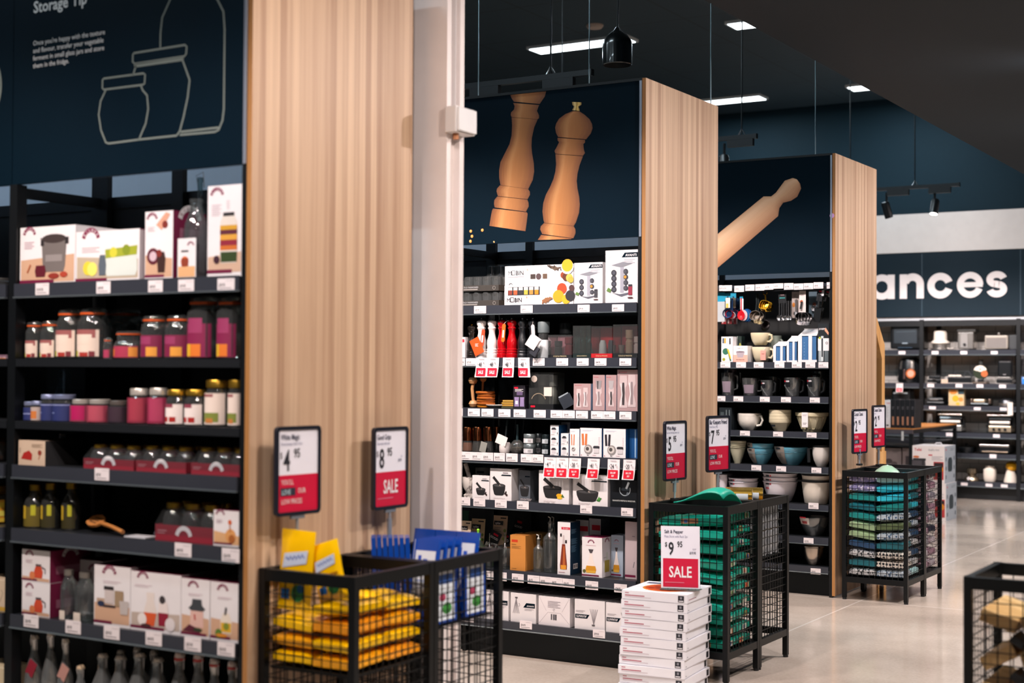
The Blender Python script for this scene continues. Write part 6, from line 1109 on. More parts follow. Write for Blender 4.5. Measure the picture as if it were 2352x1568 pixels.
for i, (x, bk, lb, rr) in enumerate(((1884, .03, 'black spatula on a grips card, left of the two at right end', .12), (1897, .06, 'black spatula on a grips card, right end of the hook bar', .3))):
    t = hang(x, 666, bk, lb, 'hanging_spatula', 'spatula', 'hanging spatulas'); T = TR((0, 0, 0), ry=rr)
    mb = MB().box(-.02, .02, -.001, .001, -.075, .004, M('#1a1c20', .4), T); F = Fr((-.02, -.001, -.075), (math.cos(rr), 0, -math.sin(rr)), (math.sin(rr), 0, math.cos(rr))); deco(mb, F, .04, .079, [('r', RED, .1, .82, .6, .92), ('f', CARD, 'GOOD', .08, .6, .8, 1), ('r', '#c8ccd0', .6, .5, 1, 1)]); mb.build('header_card', t)
    MB().tube([T @ Vector((0, .006, -.02)), T @ Vector((-.004, .006, -.12))], .009, BLK, 8).build('handle', t); MB().box(-.026, .022, .003, .009, -.215, -.12, M('#101316', .35), T).build('blade', t)
# ---- second row: cartons, cream jugs, boxed jugs
G3 = 'small cartons on the jug gondola'
carton(3, 1, 1657, 1683, 773, 'white carton picturing a green and yellow scoop', .07, front=[('e', '#2f6a54', .38, .42, .28, .13), ('p', '#2c5a44', [(.5, .5), (.7, .42), (.88, .05), (.76, .03)]), ('p', '#d8b42c', [(.5, .52), (.66, .5), (.86, .16), (.78, .12)]), ('e', '#9a9a2c', .22, .11, .13), ('r', '#4a5a6a', .1, .74, .24, .94), ('r', '#c89a2c', .26, .74, .4, .94), ('r', INK, .7, .7, .82, .94)], group=G3)
carton(3, 1, 1682, 1703, 772, 'dark green carton standing behind the pink and white ones', .06, M('#142420', .45), front=[('e', '#8a8a3c', .3, .45, .18, .3), ('e', '#8a8a3c', .85, .45, .18, .3), ('r', '#c8ccc8', .55, 0, .58, 1)], back=.1, group=G3)
carton(3, 1, 1684, 1717, 794, 'pink and white carton picturing a pale bowl', .09, front=[('r', '#e8a898', 0, 0, 1, .45), ('j', '#a89ca4', .5, .28, [(.18, 0), (.28, .25), (.3, .35)]), ('e', '#7a6a74', .5, .63, .3, .05), ('f', INK, 'MASON CASH', .28, .82, .44), ('f', INK, 'Multi Measure Set', .22, .13, .56, 1)], group=G3)
CRM = M('#cfc4a4', .25, coat=.4); CRM2 = M('#d8ccae', .25, coat=.4); WHC = M('#e2dcd2', .25, coat=.4)
JG = [(0, 0), (.55, 0), (.62, .03), (.85, .35), (.98, .7), (1.02, .95), (1, 1), (.94, 1), (.9, .7), (.6, .12), (0, .08)]
def jug(px0, px1, yt, lb, m, z=None, tilt=0, back=.03, k=1, h=None, group='cream pottery jugs', nm='jug', hand=1):
    cx, cy_, zs, r, hh = spin(3, k, px0, px1, yt, back, z); r *= .88; h = h or hh; t = empty(nm, (cx, cy_, zs+.001), lb, 'jug', group); t.rotation_euler = (0, tilt, .15)
    MB().lathe(prof(JG, r, h), m, 30).build('body', t)
    if hand: MB().tube([(r*.9, -.02, h*.86), (r*1.25, -.03, h*.8), (r*1.3, -.03, h*.5), (r*1.05, -.03, h*.28), (r*.75, -.02, h*.3)], .0085, m, 8).build('handle', t)
    MB().lathe(prof([(1.0, .62), (1.005, .66), (1.0, .7)], r, h), M('#a89c80', .4), 30).build('raised_line', t) if False else None
    return t, r, h
z0 = SZ(3, 1); hj = Z_at(3, 1748, 797, .1)-z0
t, r, h = jug(1725, 1775, 797, 'cream pottery jug with a pink tag, lower of two stacked', CRM2, h=hj*1.0)
mb = MB().box(-.018, .018, -.001, .001, -.04, .026, M('#e0988c', .5)); mb.rect(Fr((0, -.001, 0)), -.01, .0, .01, .004, M('#8a4a44', .5)); mb.build('paper_tag', t, (r*.35, -r*.98, h*.52)); MB().tube([(r*.4, -r*1.0, h*.78), (r*.55, -r*.9, h*.95)], .0012, CARD, 4).build('string', t)
t, r, h = jug(1722, 1772, 768, 'cream pottery jug tilted on top of the tagged one', CRM, z=z0+hj+.012, tilt=-.0, h=.086)
t, r, h = jug(1765, 1797, 771, 'grey green jug standing in shade behind the cream jugs', M('#8a9488', .3), back=.2)
BLJ = M('#3f6a98', .35); BLJ2 = M('#2c4a70', .3)
def boxjug(x0, x1, yt, lb, dots=0):
    zs = SZ(3, 1); a = X_at(3, x0, 810, .015); b = X_at(3, x1, 810, .015); h = min(Z_at(3, (x0+x1)/2, yt, .015)-zs, .24); W = (b-a); d = .11
    t = empty('boxed_jug', (a, Y3+.015, zs+.001), lb, 'boxed jug', 'blue jugs in open cartons')
    f = .78; mb = MB().box(.006, W-.006, .006, d, .004, h*f, BLJ); F = Fr((0, .006, 0))
    for i in range(6): mb.rect(F, W*.3, h*(.12+.09*i), W*(.34 if not dots else .36), h*(.13+.09*i), M('#a8bcd8', .5))
    mb.build('jug_body', t)
    mb = MB().box(0, W, 0, .004, 0, h*.07, CARD).box(0, W*.2, 0, .004, h*.07, h*f, CARD).box(W*.56, W*.74, 0, .004, h*.07, h*f, CARD).box(0, W, .004, d, -.0005, .003, CARD)
    mb.add([(0, 0, h*f), (W, 0, h*f), (W*.97, d*.5, h*.97), (W*.2, d*.5, h*.97), (0, d, h*f), (W, d, h*f)], [(0, 1, 2, 3), (4, 3, 2, 5), (1, 5, 2), (0, 3, 4)], CARD); mb.box(W*.18, W*.99, d*.49, d*.51, h*.965, h, CARD)
    mb.rect(F, W*.03, h*.1, W*.12, h*.35, M('#8a94a0', .5), 8)
    mb.build('carton_sleeve', t)
boxjug(1776, 1805, 784, 'blue measuring jug in a white sleeve, smallest of three'); boxjug(1807, 1831, 771, 'blue measuring jug in a white sleeve, middle of three'); boxjug(1833, 1876, 754, 'blue measuring jug in a white sleeve, biggest of three')
carton(3, 1, 1879, 1904, 743, 'black and white thermometer pack at the right end of the jug shelf', .03, M('#1a2024', .45), front=[('r', CARD, .0, .3, 1, .62), ('r', '#9aa4a8', .05, .02, .4, .3), ('r', '#5a6468', .6, .02, .95, .3), ('t', CARD, 'JOSEPH', .08, .84, .06, 'l', 1), ('p', '#d89a7c', [(.6, .82), (.95, .7), (1, .76), (.7, .9)]), ('e', '#b8c43c', .16, .63, .1), ('r', '#c8d0d0', .28, .03, .5, .68), ('r', '#2a3034', .32, .14, .46, .62), ('a', INK, .8, .5, .09, 0, 360, .03)], group=G3)
for a, p, w in ((1655, '$24.95', 'under the green scoop carton'), (1691, '$17.95', 'under the pink and white carton'), (1731.5, '$29.95', 'under the stacked cream jugs'), (1779, '$19.95', 'under the smallest blue boxed jug'), (1819, '$22.95', 'under the middle blue boxed jug'), (1850, '$34.95', 'under the biggest blue boxed jug'), (1880, '$12.95', 'under the thermometer pack')): ticket(3, a, a+22.5, 831.3, 844.3, p, w)
# ---- clear jugs
CJ = [(0, 0), (.72, 0), (.78, .03), (1, 1), (.95, 1), (.73, .06), (0, .05)]
for x0, x1, yt, bk, lb in ((1656, 1690, 856, .03, 'tall clear jug with moulded marks, left end of the clear jugs'), (1662, 1697, 848, .16, 'tall clear jug standing behind the left one'), (1704, 1745, 868, .03, 'clear measuring jug with pale label, second from left')):
    cx, cy_, zs, r, h = spin(3, 2, x0, x1, yt, bk); t = empty('clear_jug', (cx, cy_, zs+.001), lb, 'jug', 'clear measuring jugs')
    MB().lathe(prof(CJ, r, h), glass('#cfc4d0', 1.5), 24).build('body', t); MB().tube([(r*.95, 0, h*.9), (r*1.3, 0, h*.85), (r*1.25, 0, h*.3), (r*.8, 0, h*.25)], .006, glass('#cfc4d0', 2), 8).build('handle', t)
    mb = MB(); patch2(mb, [(r*.86, h*.14), (r*1.0, h*.62)], M('#8a7c88', .4), -30, 40); mb.build('label', t)
for x0, x1, yt, bk, lb in ((1748, 1778, 873, .03, 'clear angled jug with red label, smallest of three'), (1758, 1790, 865, .17, 'clear angled jug standing behind the smallest one'), (1801, 1842, 867, .03, 'clear angled jug with red label, middle of three'), (1853, 1890, 866, .02, 'clear angled jug with red label, biggest at the right end'), (1862, 1904, 853, .18, 'clear angled jug behind the biggest one')):
    cx, cy_, zs, r, h = spin(3, 2, x0, x1, yt, bk); t = empty('clear_jug', (cx, cy_, zs+.001), lb, 'jug', 'clear measuring jugs')
    MB().lathe(prof(CJ, r, h), glass('#b8c0c8', 1.6), 24).build('body', t); MB().tube([(r*.9, 0, h*.9), (r*1.25, 0, h*.8), (r*1.15, 0, h*.3), (r*.8, 0, h*.2)], .008, BLK, 8).build('handle', t)
    mb = MB(); patch2(mb, [(r*.92, h*.5), (r*1.01, h*.9)], M('#16181c', .4), -50, 0); patch2(mb, [(r*1.0, h*.76), (r*1.02, h*.84)], RED, -46, -34); patch2(mb, [(r*1.0, h*.76), (r*1.02, h*.84)], M('#c8c4c8', .4), -30, -4); mb.build('label', t); MB().tube([(-r*.75, -r*.6, h*.6), (-r*.2, -r*.85, h*.25), (r*.25, -r*.7, h*.03)], .004, glass('#d8d8e0', 3), 6).build('ramp_edge', t)
for a, b, p, w in ((1648, 1666, '$9.95', 'under the tall clear jugs at left'), (1685, 1707, '$12.95', 'under the labelled clear jug'), (1745.5, 1768, '$12.95', 'under the smallest angled jug'), (1794, 1816.5, '$14.95', 'under the middle angled jug'), (1860, 1883, '$24.95', 'under the biggest angled jug')): ticket(3, a, b, 909.5+(a-1648)*.016, 922+(a-1648)*.016, p, w)
# ---- cream bowls
BW = [(0, 0), (.5, 0), (.52, .03), (.82, .45), (.98, .85), (1, .92), (1, 1), (.95, 1), (.78, .45), (.45, .08), (0, .06)]
def bowl(k, x0, x1, yt, lb, m, P=BW, group='pottery bowls', back=.02, z=None, h=None, nm='bowl', lines=0, linec=None, cat='bowl'):
    cx, cy_, zs, r, hh = spin(3, k, x0, x1, yt, back, z); h = h or hh
    o = MB().lathe(prof(P, r, h), m, 32).build(nm, loc=(cx, cy_, zs+.001)); tag(o, lb, cat, group)
    if lines:
        for i in range(lines):
            f = .72+.08*i; rr = r*(.93+.022*i); MB().lathe([(rr-.002, h*f-.003), (rr+.003, h*f), (rr-.002, h*f+.003)], linec or m, 32).build('raised_ring', o)
    return o, r, h
carton(3, 3, 1652, 1680, 936, 'dark glass jar pack half behind the price sign', .12, M('#20262a', .3), front=[('r', '#6a7478', .55, .2, .62, .9), ('r', '#6a7478', .8, .2, .86, .9), ('r', '#3a4448', .1, .1, .4, .8)], cat='box')
MUG = [(0, 0), (.5, 0), (.55, .04), (.85, .3), (.98, .6), (1, 1), (.95, 1), (.93, .6), (.8, .32), (0, .12)]
o, r, h = bowl(3, 1695, 1748, 949, 'cream pottery batter jug with a loop handle', WHC, MUG, lines=3, nm='batter_jug', cat='jug'); MB().tube([(r*.88, -.02, h*.84), (r*1.2, -.03, h*.86), (r*1.32, -.03, h*.6), (r*1.15, -.03, h*.32), (r*.8, -.03, h*.26)], .008, WHC, 8).build('handle', o)
mb = MB(); patch2(mb, [(r*.72, h*.2), (r*.99, h*.55), (r*1.02, h*.98)], M('#8a8684', .5), -80, -42); mb.build('paper_band', o)
NB = [(0, 0), (.52, 0), (.55, .05), (.9, .62), (.97, .7), (1, .74), (1, 1), (.955, 1), (.95, .74), (.86, .6), (.5, .1), (0, .08)]
zb0 = SZ(3, 3); hb_ = Z_at(3, 1792, 963, .08)-zb0
o, r, h = bowl(3, 1767, 1817, 937, 'cream pottery bowl with a dark half moon label, bottom of the nest', CRM2, NB, h=hb_)
mb = MB(); patch2(mb, [(r*.86, h*.38), (r*.93, h*.55)], M('#2a2e34', .5), -42, -8); mb.build('label', o)
for i in range(3):
    q = MB().lathe(prof([(.90, .66), (.935, .7), (.945, .735), (1, .745), (1, 1), (.955, 1), (.93, .76), (.885, .67)], r, h), CRM2, 32).build('bowl', loc=(o.location.x, o.location.y, o.location.z+h*.272*(i+1))); tag(q, f'cream pottery bowl nested in the pile, {["second from the bottom", "third from the bottom", "topmost"][i]}', 'bowl', 'pottery bowls')
o, r, h = bowl(3, 1828, 1903, 947, 'wide cane mixing bowl with moulded panels and a white tag', CRM, [(0, 0), (.55, 0), (.57, .05), (.82, .5), (.92, .8), (1, .82), (1.02, .96), (1, 1), (.92, 1), (.8, .55), (0, .08)])
mb = MB()
for i in range(7): a0 = -78+24*i; mb.lathe([(r*(.63+.3*t*.9)+.0016, h*(.16+.6*t)) for t in (0, .5, 1)], M('#b8a884', .35), 3, a0=math.radians(a0-90), a1=math.radians(a0-76)) if False else mb.tube([Vector(((r*(.62+.27*t)+.003)*math.cos(math.radians(a0-90+dx)), (r*(.62+.27*t)+.003)*math.sin(math.radians(a0-90+dx)), h*(.14+.6*t))) for t, dx in ((0, 2), (.5, -2), (1, 2), (1, 16), (.5, 20), (0, 16))], .0025, CRM, 5, True)
mb.build('moulded_panels', o); mb = MB().box(-.022, .022, -.001, .001, -.07, .03, M('#e4dede', .5)); deco(mb, Fr((-.022, -.001, -.07)), .044, .1, [('L', '#4a4650', .2, .3, .6, 2, .08), ('L', '#a8a0a8', .15, .85, .7, 2, .06)]); mb.build('paper_tag', o, (-.01, -r*1.03, h*.78))
for a, p, w in ((1700, '$24.95', 'under the cream batter jug'), (1776, '$18.95', 'under the nest of cream bowls'), (1853, '$59.95', 'under the cane mixing bowl')): ticket(3, a, a+22.5, 989+(a-1700)*.027, 1002.5+(a-1700)*.027, p, w)
# ---- blue bowls with paper bands
SBL = M('#5c9eb4', .22, coat=.5); SAGE = M('#b8b49c', .25, coat=.5); BND = M('#8e847c', .55)
def banded(x0, x1, yt, lb, m, z=None, h=None, a0=-52, a1=-4, k=4, lo=0):
    o, r, h = bowl(k, x0, x1, yt, lb, m, group='pottery bowls with paper bands', z=z, h=h, lines=3)
    mb = MB(); P = [(r*.56, h*.06), (r*.84, h*.45), (r*1.01, h*.88), (r*1.03, h*1.03)] if not lo else [(r*.97, h*.74), (r*1.01, h*.88), (r*1.03, h*1.03)]; patch2(mb, P, BND, a0, a1); patch2(mb, [(r*1.025, h*.88), (r*1.035, h*.98)], M('#1c2026', .5), a0+14, a1-14); lo or patch2(mb, [(r*.9, h*.5), (r*.98, h*.66)], M('#6a625c', .5), a0+10, a1-14); mb.build('paper_band', o)
    return o, r, h
bowl(4, 1650, 1672, 1012, 'pale sage bowl half hidden behind the bar keepers sign', SAGE, group='sage bowls')
bowl(4, 1674, 1715, 1012, 'tall sage pottery bowl beside the price sign', SAGE, [(0, 0), (.36, 0), (.4, .04), (.75, .5), (.95, .82), (1, 1), (.95, 1), (.7, .5), (0, .06)], lines=3, group='sage bowls')
zq = SZ(3, 4); h1 = Z_at(3, 1746, 1031, .06)-zq
o, r, h = banded(1717, 1777, 1031, 'blue pottery bowl with grey band, lower of two nested', SBL, h=h1)
q, r2, h2 = banded(1718, 1778, 1014, 'blue pottery bowl with grey band, upper of two nested', SBL, z=zq+h1*.36, h=h1*1.0, a0=-66, a1=-18, lo=1)
banded(1779, 1856, 1026, 'wide blue pottery bowl with a grey paper band', SBL)
o, r, h = bowl(4, 1866, 1908, 1024, 'white plastic jug with a black handle at the right end', M('#d8d2cc', .3), MUG, group='black handled kitchenware', nm='plastic_jug', cat='jug'); MB().tube([(-r*.85, -.03, h*.9), (-r*1.2, -.05, h*.85), (-r*1.15, -.05, h*.2)], .011, BLK, 8).build('handle', o); MB().lathe([(r*.97, h*.93), (r*1.03, h*.95), (r*1.02, h*1.02), (r*.9, h*1.02)], BLK, 28).build('rim', o)
for a, p, w in ((1726, '$24.95', 'under the two nested blue bowls'), (1783, '$34.95', 'under the wide blue bowl'), (1864, '$52.95', 'under the black handled jug')): ticket(3, a, a+22.5, 1068+(a-1726)*.042, 1081.5+(a-1726)*.042, p, w)
# ---- white plastic bowls
WPL = M('#ded8e0', .35); PB = [(0, 0), (.62, 0), (.68, .05), (.92, .6), (.99, .93), (1.03, .95), (1.03, 1), (.975, 1), (.9, .62), (.66, .08), (0, .06)]; PBT = [(.79, .3), (.92, .6), (.99, .93), (1.03, .95), (1.03, 1), (.975, 1), (.9, .62), (.77, .3)]
def nest(x0, x1, ybot, n, lb, step=.24):
    zs = SZ(3, 5); cx, cy_, _, r, h = spin(3, 5, x0, x1, ybot, .03); names = ['lowest', 'second', 'topmost'] if n == 3 else ['lower', 'upper']
    for i in range(n):
        o = MB().lathe(prof(PB if i == 0 else PBT, r, h), WPL, 30).build('plastic_bowl', loc=(cx, cy_, zs+.001+i*h*step)); tag(o, f'white plastic bowl, {names[i]} {lb}', 'bowl', 'white plastic bowls')
        mb = MB(); a0 = -42 if n < 3 else -38
        if i == 0:
            for j in range(2): patch2(mb, [(r*.95, h*(.62)), (r*.97, h*.72)], M('#b02830', .4), a0+j*9, a0+6+j*9)
        patch2(mb, [(r*.978, h*.84), (r*1.0, h*.92)], INK, a0, a0+18); patch2(mb, [(r*.978, h*.84), (r*1.0, h*.92)], RED, a0+20, a0+26)
        mb.build('label', o)
nest(1650, 1670, 1099, 2, 'of the pair beside the sign pole', .2); nest(1675, 1740, 1105, 2, 'of the nested pair on the plastic bowl shelf', .2); nest(1754, 1831, 1104, 3, 'of the nest of three on the plastic bowl shelf', .2)
bowl(5, 1652, 1690, 1086, 'grey lidded tub standing behind the white plastic bowls', M('#8a8490', .4), PB, back=.24, group='white plastic bowls')
o, r, h = bowl(5, 1842, 1908, 1103, 'cream plastic bowl with a black rim, lower of two', M('#d8cfc2', .35), [(0, 0), (.75, 0), (.8, .04), (.92, .5), (1, .95), (1, 1), (.95, 1), (.86, .5), (0, .06)], group='black rimmed bowls'); MB().lathe([(r*.98, h*.93), (r*1.04, h*.95), (r*1.04, h*1.03), (r*.95, h*1.03)], BLK, 30).build('rim', o); MB().box(-.02, .02, -.012, .004, -.006, .006, BLK).build('side_handle', o, (-r*1.02, -.05, h*.98))
q = MB().lathe(prof([(.86, .5), (.95, .75), (1, .95), (1, 1), (.95, 1), (.84, .52)], r, h), M('#d8cfc2', .35), 30).build('bowl', loc=(o.location.x, o.location.y, o.location.z+h*.28)); tag(q, 'cream plastic bowl with a black rim, nested on top', 'bowl', 'black rimmed bowls'); MB().lathe([(r*.98, h*.93), (r*1.04, h*.95), (r*1.04, h*1.03), (0, h*1.1)], BLK, 30).build('lid', q)
ticket(3, 1857, 1880, 1154.5, 1168.5, '$28.95', 'under the black rimmed bowls')
o, r, h = bowl(6, 1836, 1906, 1186, 'clear glass bowl with a red and white label', glass('#9fb0b4', 1.4), group='glass and steel bowls'); mb = MB(); patch2(mb, [(r*.9, h*.62), (r*1.02, h*.97)], M('#c8beb8', .5), -52, -2); patch2(mb, [(r*.94, h*.66), (r*1.0, h*.8)], M('#8a2a2c', .5), -34, -10); patch2(mb, [(r*1.02, h*.95), (r*1.035, h*1.02)], RED, -46, -14); mb.build('label', o)
ticket(3, 1846, 1868.5, 1235, 1249, '$19.95', 'under the clear glass bowl')
bowl(7, 1845, 1893, 1253, 'deep polished steel mixing bowl on the lowest shelf', M('#b8aca0', .25, 1), [(0, 0), (.5, 0), (.6, .03), (.85, .35), (.95, .75), (.97, .9), (1.03, .92), (1.03, 1), (.97, 1), (.88, .75), (.5, .1), (0, .07)], group='glass and steel bowls')
ticket(3, 1862, 1885, 1305, 1318.5, '$24.95', 'under the polished steel bowl')
# ================================================================ wire bins in front of the end panels
BINM = M('#06090b', .42, spec=.3); WIRE = M('#05080a', .45, spec=.3); HB_ = .85
def wire_bin(x0, y0, W, L, label, tray=None, group='black wire mesh bins'):
    t = empty('wire_bin', (x0, y0, 0), label, 'bin', group); q = .026
    for x in (0, W-q):
        for y in (0, L-q):
            MB().box(x, x+q, y, y+q, .012, HB_, BINM).cyl((x+q/2, y+q/2, 0), (x+q/2, y+q/2, .012), .014, BLK, 10).build('leg', t)
    for a in (0, L-q): MB().box(q, W-q, a+.001, a+q-.001, HB_-.04, HB_-.001, BINM).build('top_rail', t); MB().box(q, W-q, a+.001, a+q-.001, .115, .15, BINM).build('bottom_rail', t)
    for a in (0, W-q): MB().box(a+.001, a+q-.001, q, L-q, HB_-.04, HB_-.001, BINM).build('top_rail', t); MB().box(a+.001, a+q-.001, q, L-q, .115, .15, BINM).build('bottom_rail', t)
    w = .0016
    for a in (q*.5, L-q*.5):
        mb = MB(); n = round((W-2*q)/.037)
        for i in range(1, n): x = q+(W-2*q)*i/n; mb.box(x-w, x+w, a-w, a+w, .15, HB_-.04, WIRE)
        for j in range(1, 17): z = .15+(HB_-.19)*j/17; mb.box(q, W-q, a-w*2.9, a-w, z-w, z+w, WIRE)
        mb.build('mesh_panel', t)
    for a in (q*.5, W-q*.5):
        mb = MB(); n = round((L-2*q)/.037)
        for i in range(1, n): y = q+(L-2*q)*i/n; mb.box(a-w, a+w, y-w, y+w, .15, HB_-.04, WIRE)
        for j in range(1, 17): z = .15+(HB_-.19)*j/17; mb.box(a+w, a+w*2.9, q, L-q, z-w, z+w, WIRE)
        mb.build('mesh_panel', t)
    zt = tray or .14
    MB().box(q+.002, W-q-.002, q+.002, L-q-.002, zt-.006, zt, BINM).build('tray', t)
    return t, x0+q+.006, x0+W-q-.006, y0+q+.006, y0+L-q-.006, zt+.001
B1 = wire_bin(-3.174, 3.66, .392, .442, 'black wire bin of yellow packets, nearest the camera at left', .53); B1b = wire_bin(-3.174, 4.106, .392, .442, 'black wire bin of blue and white packets beside the white column', .62)
B2 = wire_bin(-3.152, 6.53, .42, .412, 'black wire bin of teal bags behind the pizza stone boxes', None); B2b = wire_bin(-3.152, 6.945, .42, .412, 'black wire bin of silver cans, behind the teal bag bin', .55)
B3 = wire_bin(-3.125, 9.405, .435, .42, 'black wire bin of teal tea towels in front of the third end panel', None); B3b = wire_bin(-3.125, 9.828, .435, .42, 'black wire bin of pink patterned towels, farthest of the bins', None)
B4 = wire_bin(-1.178, 4.745, .44, .43, 'black wire bin of wooden blocks at the bottom right corner', .30)
# yellow packets
YEL = M('#fbc400', .26, coat=.7); YE2 = M('#f4a810', .28, coat=.6); YE3 = M('#f09a18', .28, coat=.6); WBL = M('#c8d4e8', .4); SBLUE = M('#1c6fc0', .4)
def yprint(mb, w, h, T, full=1):
    F = Fr(T @ Vector((0, 0, 0)), T.to_3x3() @ Vector((1, 0, 0)), T.to_3x3() @ Vector((0, 1, 0)))
    mb.poly(F, [(-w*.36, h*.02), (w*.34, h*.1), (w*.37, h*.26), (-w*.32, h*.2)], WBL, 0)
    P = [(-w*.27+w*.55*i/16, h*.13+.06*h*i/16+.028*h*math.sin(i*1.9)) for i in range(17)]; mb.ribbon(F, P, h*.016, M('#2a4fa8', .4), 1)
    mb.disc(F, w*.02, -h*.06, w*.05, M('#d83a1c', .4), 0, n=10); mb.rect(F, w*.1, -h*.07, w*.38, -h*.04, M('#a86a10', .4), 0)
    mb.disc(F, w*.15, -h*.28, w*.2, M('#2f7a3c', .4), 0, n=10); mb.disc(F, w*.22, -h*.22, w*.1, M('#1c5a8c', .4), 1, n=10); mb.rect(F, -w*.34, -h*.36, -w*.1, -h*.24, SBLUE, 0)
for i, (px, py, yy, w, h, rz, ry, lb) in enumerate(((650, 1306, 3.718, .14, .26, .0, .03, 'upright yellow packet standing tallest above the near bin'), (755, 1312, 3.735, .12, .19, .0, -.3, 'tilted yellow packet leaning right above the near bin'))):
    p = at(px, py, 1, yy); p.x = max(p.x, B1[1]+.078); T = TR((0, 0, 0), PI/2-.06, 0, 0) ; mb = MB().pillow(w, h, .022, YEL, T, crump=.1, seal=.12); T2 = T @ Matrix.Translation((0, 0, .0125)); yprint(mb, w, h, T2)
    tag(mb.build('yellow_packet', loc=(p.x, yy, p.z), rot=(0, ry, rz)), lb, 'packet', 'yellow packets in the wire bin')
t, a0, a1, b0, b1, zt = B1; cw, ch = (a1-a0)/2, (b1-b0)/2
WHERE = ['near left', 'near right', 'far left', 'far right']; LAY = ['lowest', 'second', 'third', 'top']
for L_ in range(4):
    for j in range(4):
        i, k = j % 2, j//2
        if L_ == 3 and j in (0, 2): continue
        T = TR((0, 0, 0), .06*math.sin(L_*.8+j), .12*L_/3*math.sin(L_*.7+1.7*j)); mb = MB().pillow(cw*.97, ch*.97, .053, [YEL, YE2, YEL, YE3][(L_+j) % 4], T, crump=.3, edge=.4)
        T2 = TR((0, -ch*.43, .0), PI/2-.3)
        F = Fr((-cw*.3, -ch*.36, -.008), (1, 0, 0), (0, .5, .8)); mb.rect(F, cw*.5*(j % 2), .0, cw*(.2+.5*(j % 2)), .016, SBLUE, 4); mb.rect(F, cw*.28, .004, cw*.42, .018, M('#c8d0d8', .4), 4)
        tag(mb.build('yellow_packet', loc=(a0+cw*(i+.5), b0+ch*(k+.5), zt+.032+L_*.056), rz=random.uniform(-.02, .02)), f'yellow packet lying in the near bin, {WHERE[j]} of the {LAY[L_]} layer', 'packet', 'yellow packets in the wire bin')
# blue and white packets
t, a0, a1, b0, b1, zt = B1b; BPK = M('#0d47a8', .3, coat=.5); WPK = M('#d8e0ea', .35)
def bluepack(w, h, loc, rot, lb, big=0):
    mb = MB().box(-w/2, w/2, -.008, .008, 0, h, BPK)
    for sgn in (1,):
        F = Fr((-w/2, -.008, 0)); deco(mb, F, w, h, [('r', '#dfe6ee', .08, .2, .92, .86), ('r', '#1a48b8', .2, .62, .34, .8), ('r', '#2a58c0', .42, .56, .6, .76), ('L', '#7a90c0', .2, .5, .6, 2, .05)] if not big else [('r', '#dfe6ee', .1, .05, .9, .92), ('e', '#3a8a3c', .55, .25, .22, .1), ('e', '#a83a5a', .35, .45, .15, .07), ('r', '#3a6ac0', .2, .68, .8, .84)])
    tag(mb.build('blue_packet', loc=loc, rot=rot), lb, 'packet', 'blue and white packets')
for i in range(7): bluepack(.10, .285, (a0+.05+.0165*i, b0+.06+.011*i, zt+.002), (-.05, 0, 2.2), f'blue packet seen edge on, {["first", "second", "third", "fourth", "fifth", "sixth", "seventh"][i]} from the left, by the column')
for i in range(4): bluepack(.1, .285, (a0+.232, b0+.03+.045*i+.03, zt+.002), (-.2, 0, .0), f'blue packet with a white label facing out, {["front", "second", "third", "fourth"][i]} of the leaning row near the column')
for i in range(3): bluepack(.092, .29, (a0+.056+.094*i, b0+.30, zt+.002), (-.2, 0, 0), f'blue packet with a white label at the back of the bin, {["left", "middle", "right"][i]} one')
for i in range(2): bluepack(.135, .2, (a1-.011, b0+.09+.19*i, zt+.002), (-.015, 0, PI/2), f'white and blue packet pressed against the mesh, {["near", "far"][i]} one', 1)
# teal bags with cardboard sleeves
TL = [M('#12a088', .4, coat=.3), M('#0e8c76', .4, coat=.3), M('#18ac94', .4, coat=.3)]; KRF = M('#a87c58', .6); t, a0, a1, b0, b1, zt = B2; W2 = a1-a0; L2 = b1-b0; N_ = 10
for k in range(N_):
    for j in range(2):
        am = min(1, k/3); T = TR((0, 0, 0), .09*am*math.sin(k*.4+1.9*j), .12*am*math.sin(k*.35+.6+1.2*j)); hh = .062
        mb = MB().pillow(W2*.97, L2*.47, hh*.94, TL[(k+j) % 3], T, 9, 7, .35, 0, .45)
        F = Fr(T @ Vector((-W2*.35, -L2*.2355-.001, -.0115)), T.to_3x3() @ Vector((1, 0, 0)), T.to_3x3() @ Vector((0, .0, 1))); c0 = random.random()*.4
        mb.rect(F, W2*c0, .0, W2*(c0+.26), .024, KRF, 18); mb.rect(F, W2*(c0+.05), .004, W2*(c0+.1), .02, M(random.choice(['#3a6aa8', '#b83a2c', '#c8c4b8', '#4a7a3c']), .5), 22)
        F = Fr(T @ Vector((W2*.4855+.001, -L2*.2, -.0125)), T.to_3x3() @ Vector((0, 1, 0)), T.to_3x3() @ Vector((0, 0, 1))); c0 = random.random()*.3*L2; mb.rect(F, c0, 0, c0+L2*.14, .026, KRF if (k+j) % 2 else M('#b8b4a0', .5), 8); mb.rect(F, c0+.01, .004, c0+.03, .022, M(random.choice(['#c83a24', '#2c5a94', '#d8d4c8', '#5a8a3c']), .5), 12)
        tag(mb.build('teal_bag', loc=(a0+W2/2, b0+L2*(.25+.5*j), zt+.034+k*.0655)), f'teal bag with a kraft sleeve, layer {k+1} from the bottom, {["near", "far"][j]} half of the bin', 'bag', 'teal bags in the wire bin')
p = at(1640, 1150, 1, B2[0].location.y+.08)
vs = []; nx, ny = 12, 8; top = HB_
for j in range(ny+1):
    for i in range(nx+1):
        u, v = i/nx, j/ny; x = a0+.08+u*(W2-.09); y = B2[3]+.015+v*.27
        z = top+.006+.085*math.sin(min(1, u*1.15)*PI*.62)**1.5*math.sin(PI*min(1, .25+v*.8))**.8*(.6+.4*u)
        if u > .9: z -= .03*(u-.9)*10
        vs.append((x, y, z))
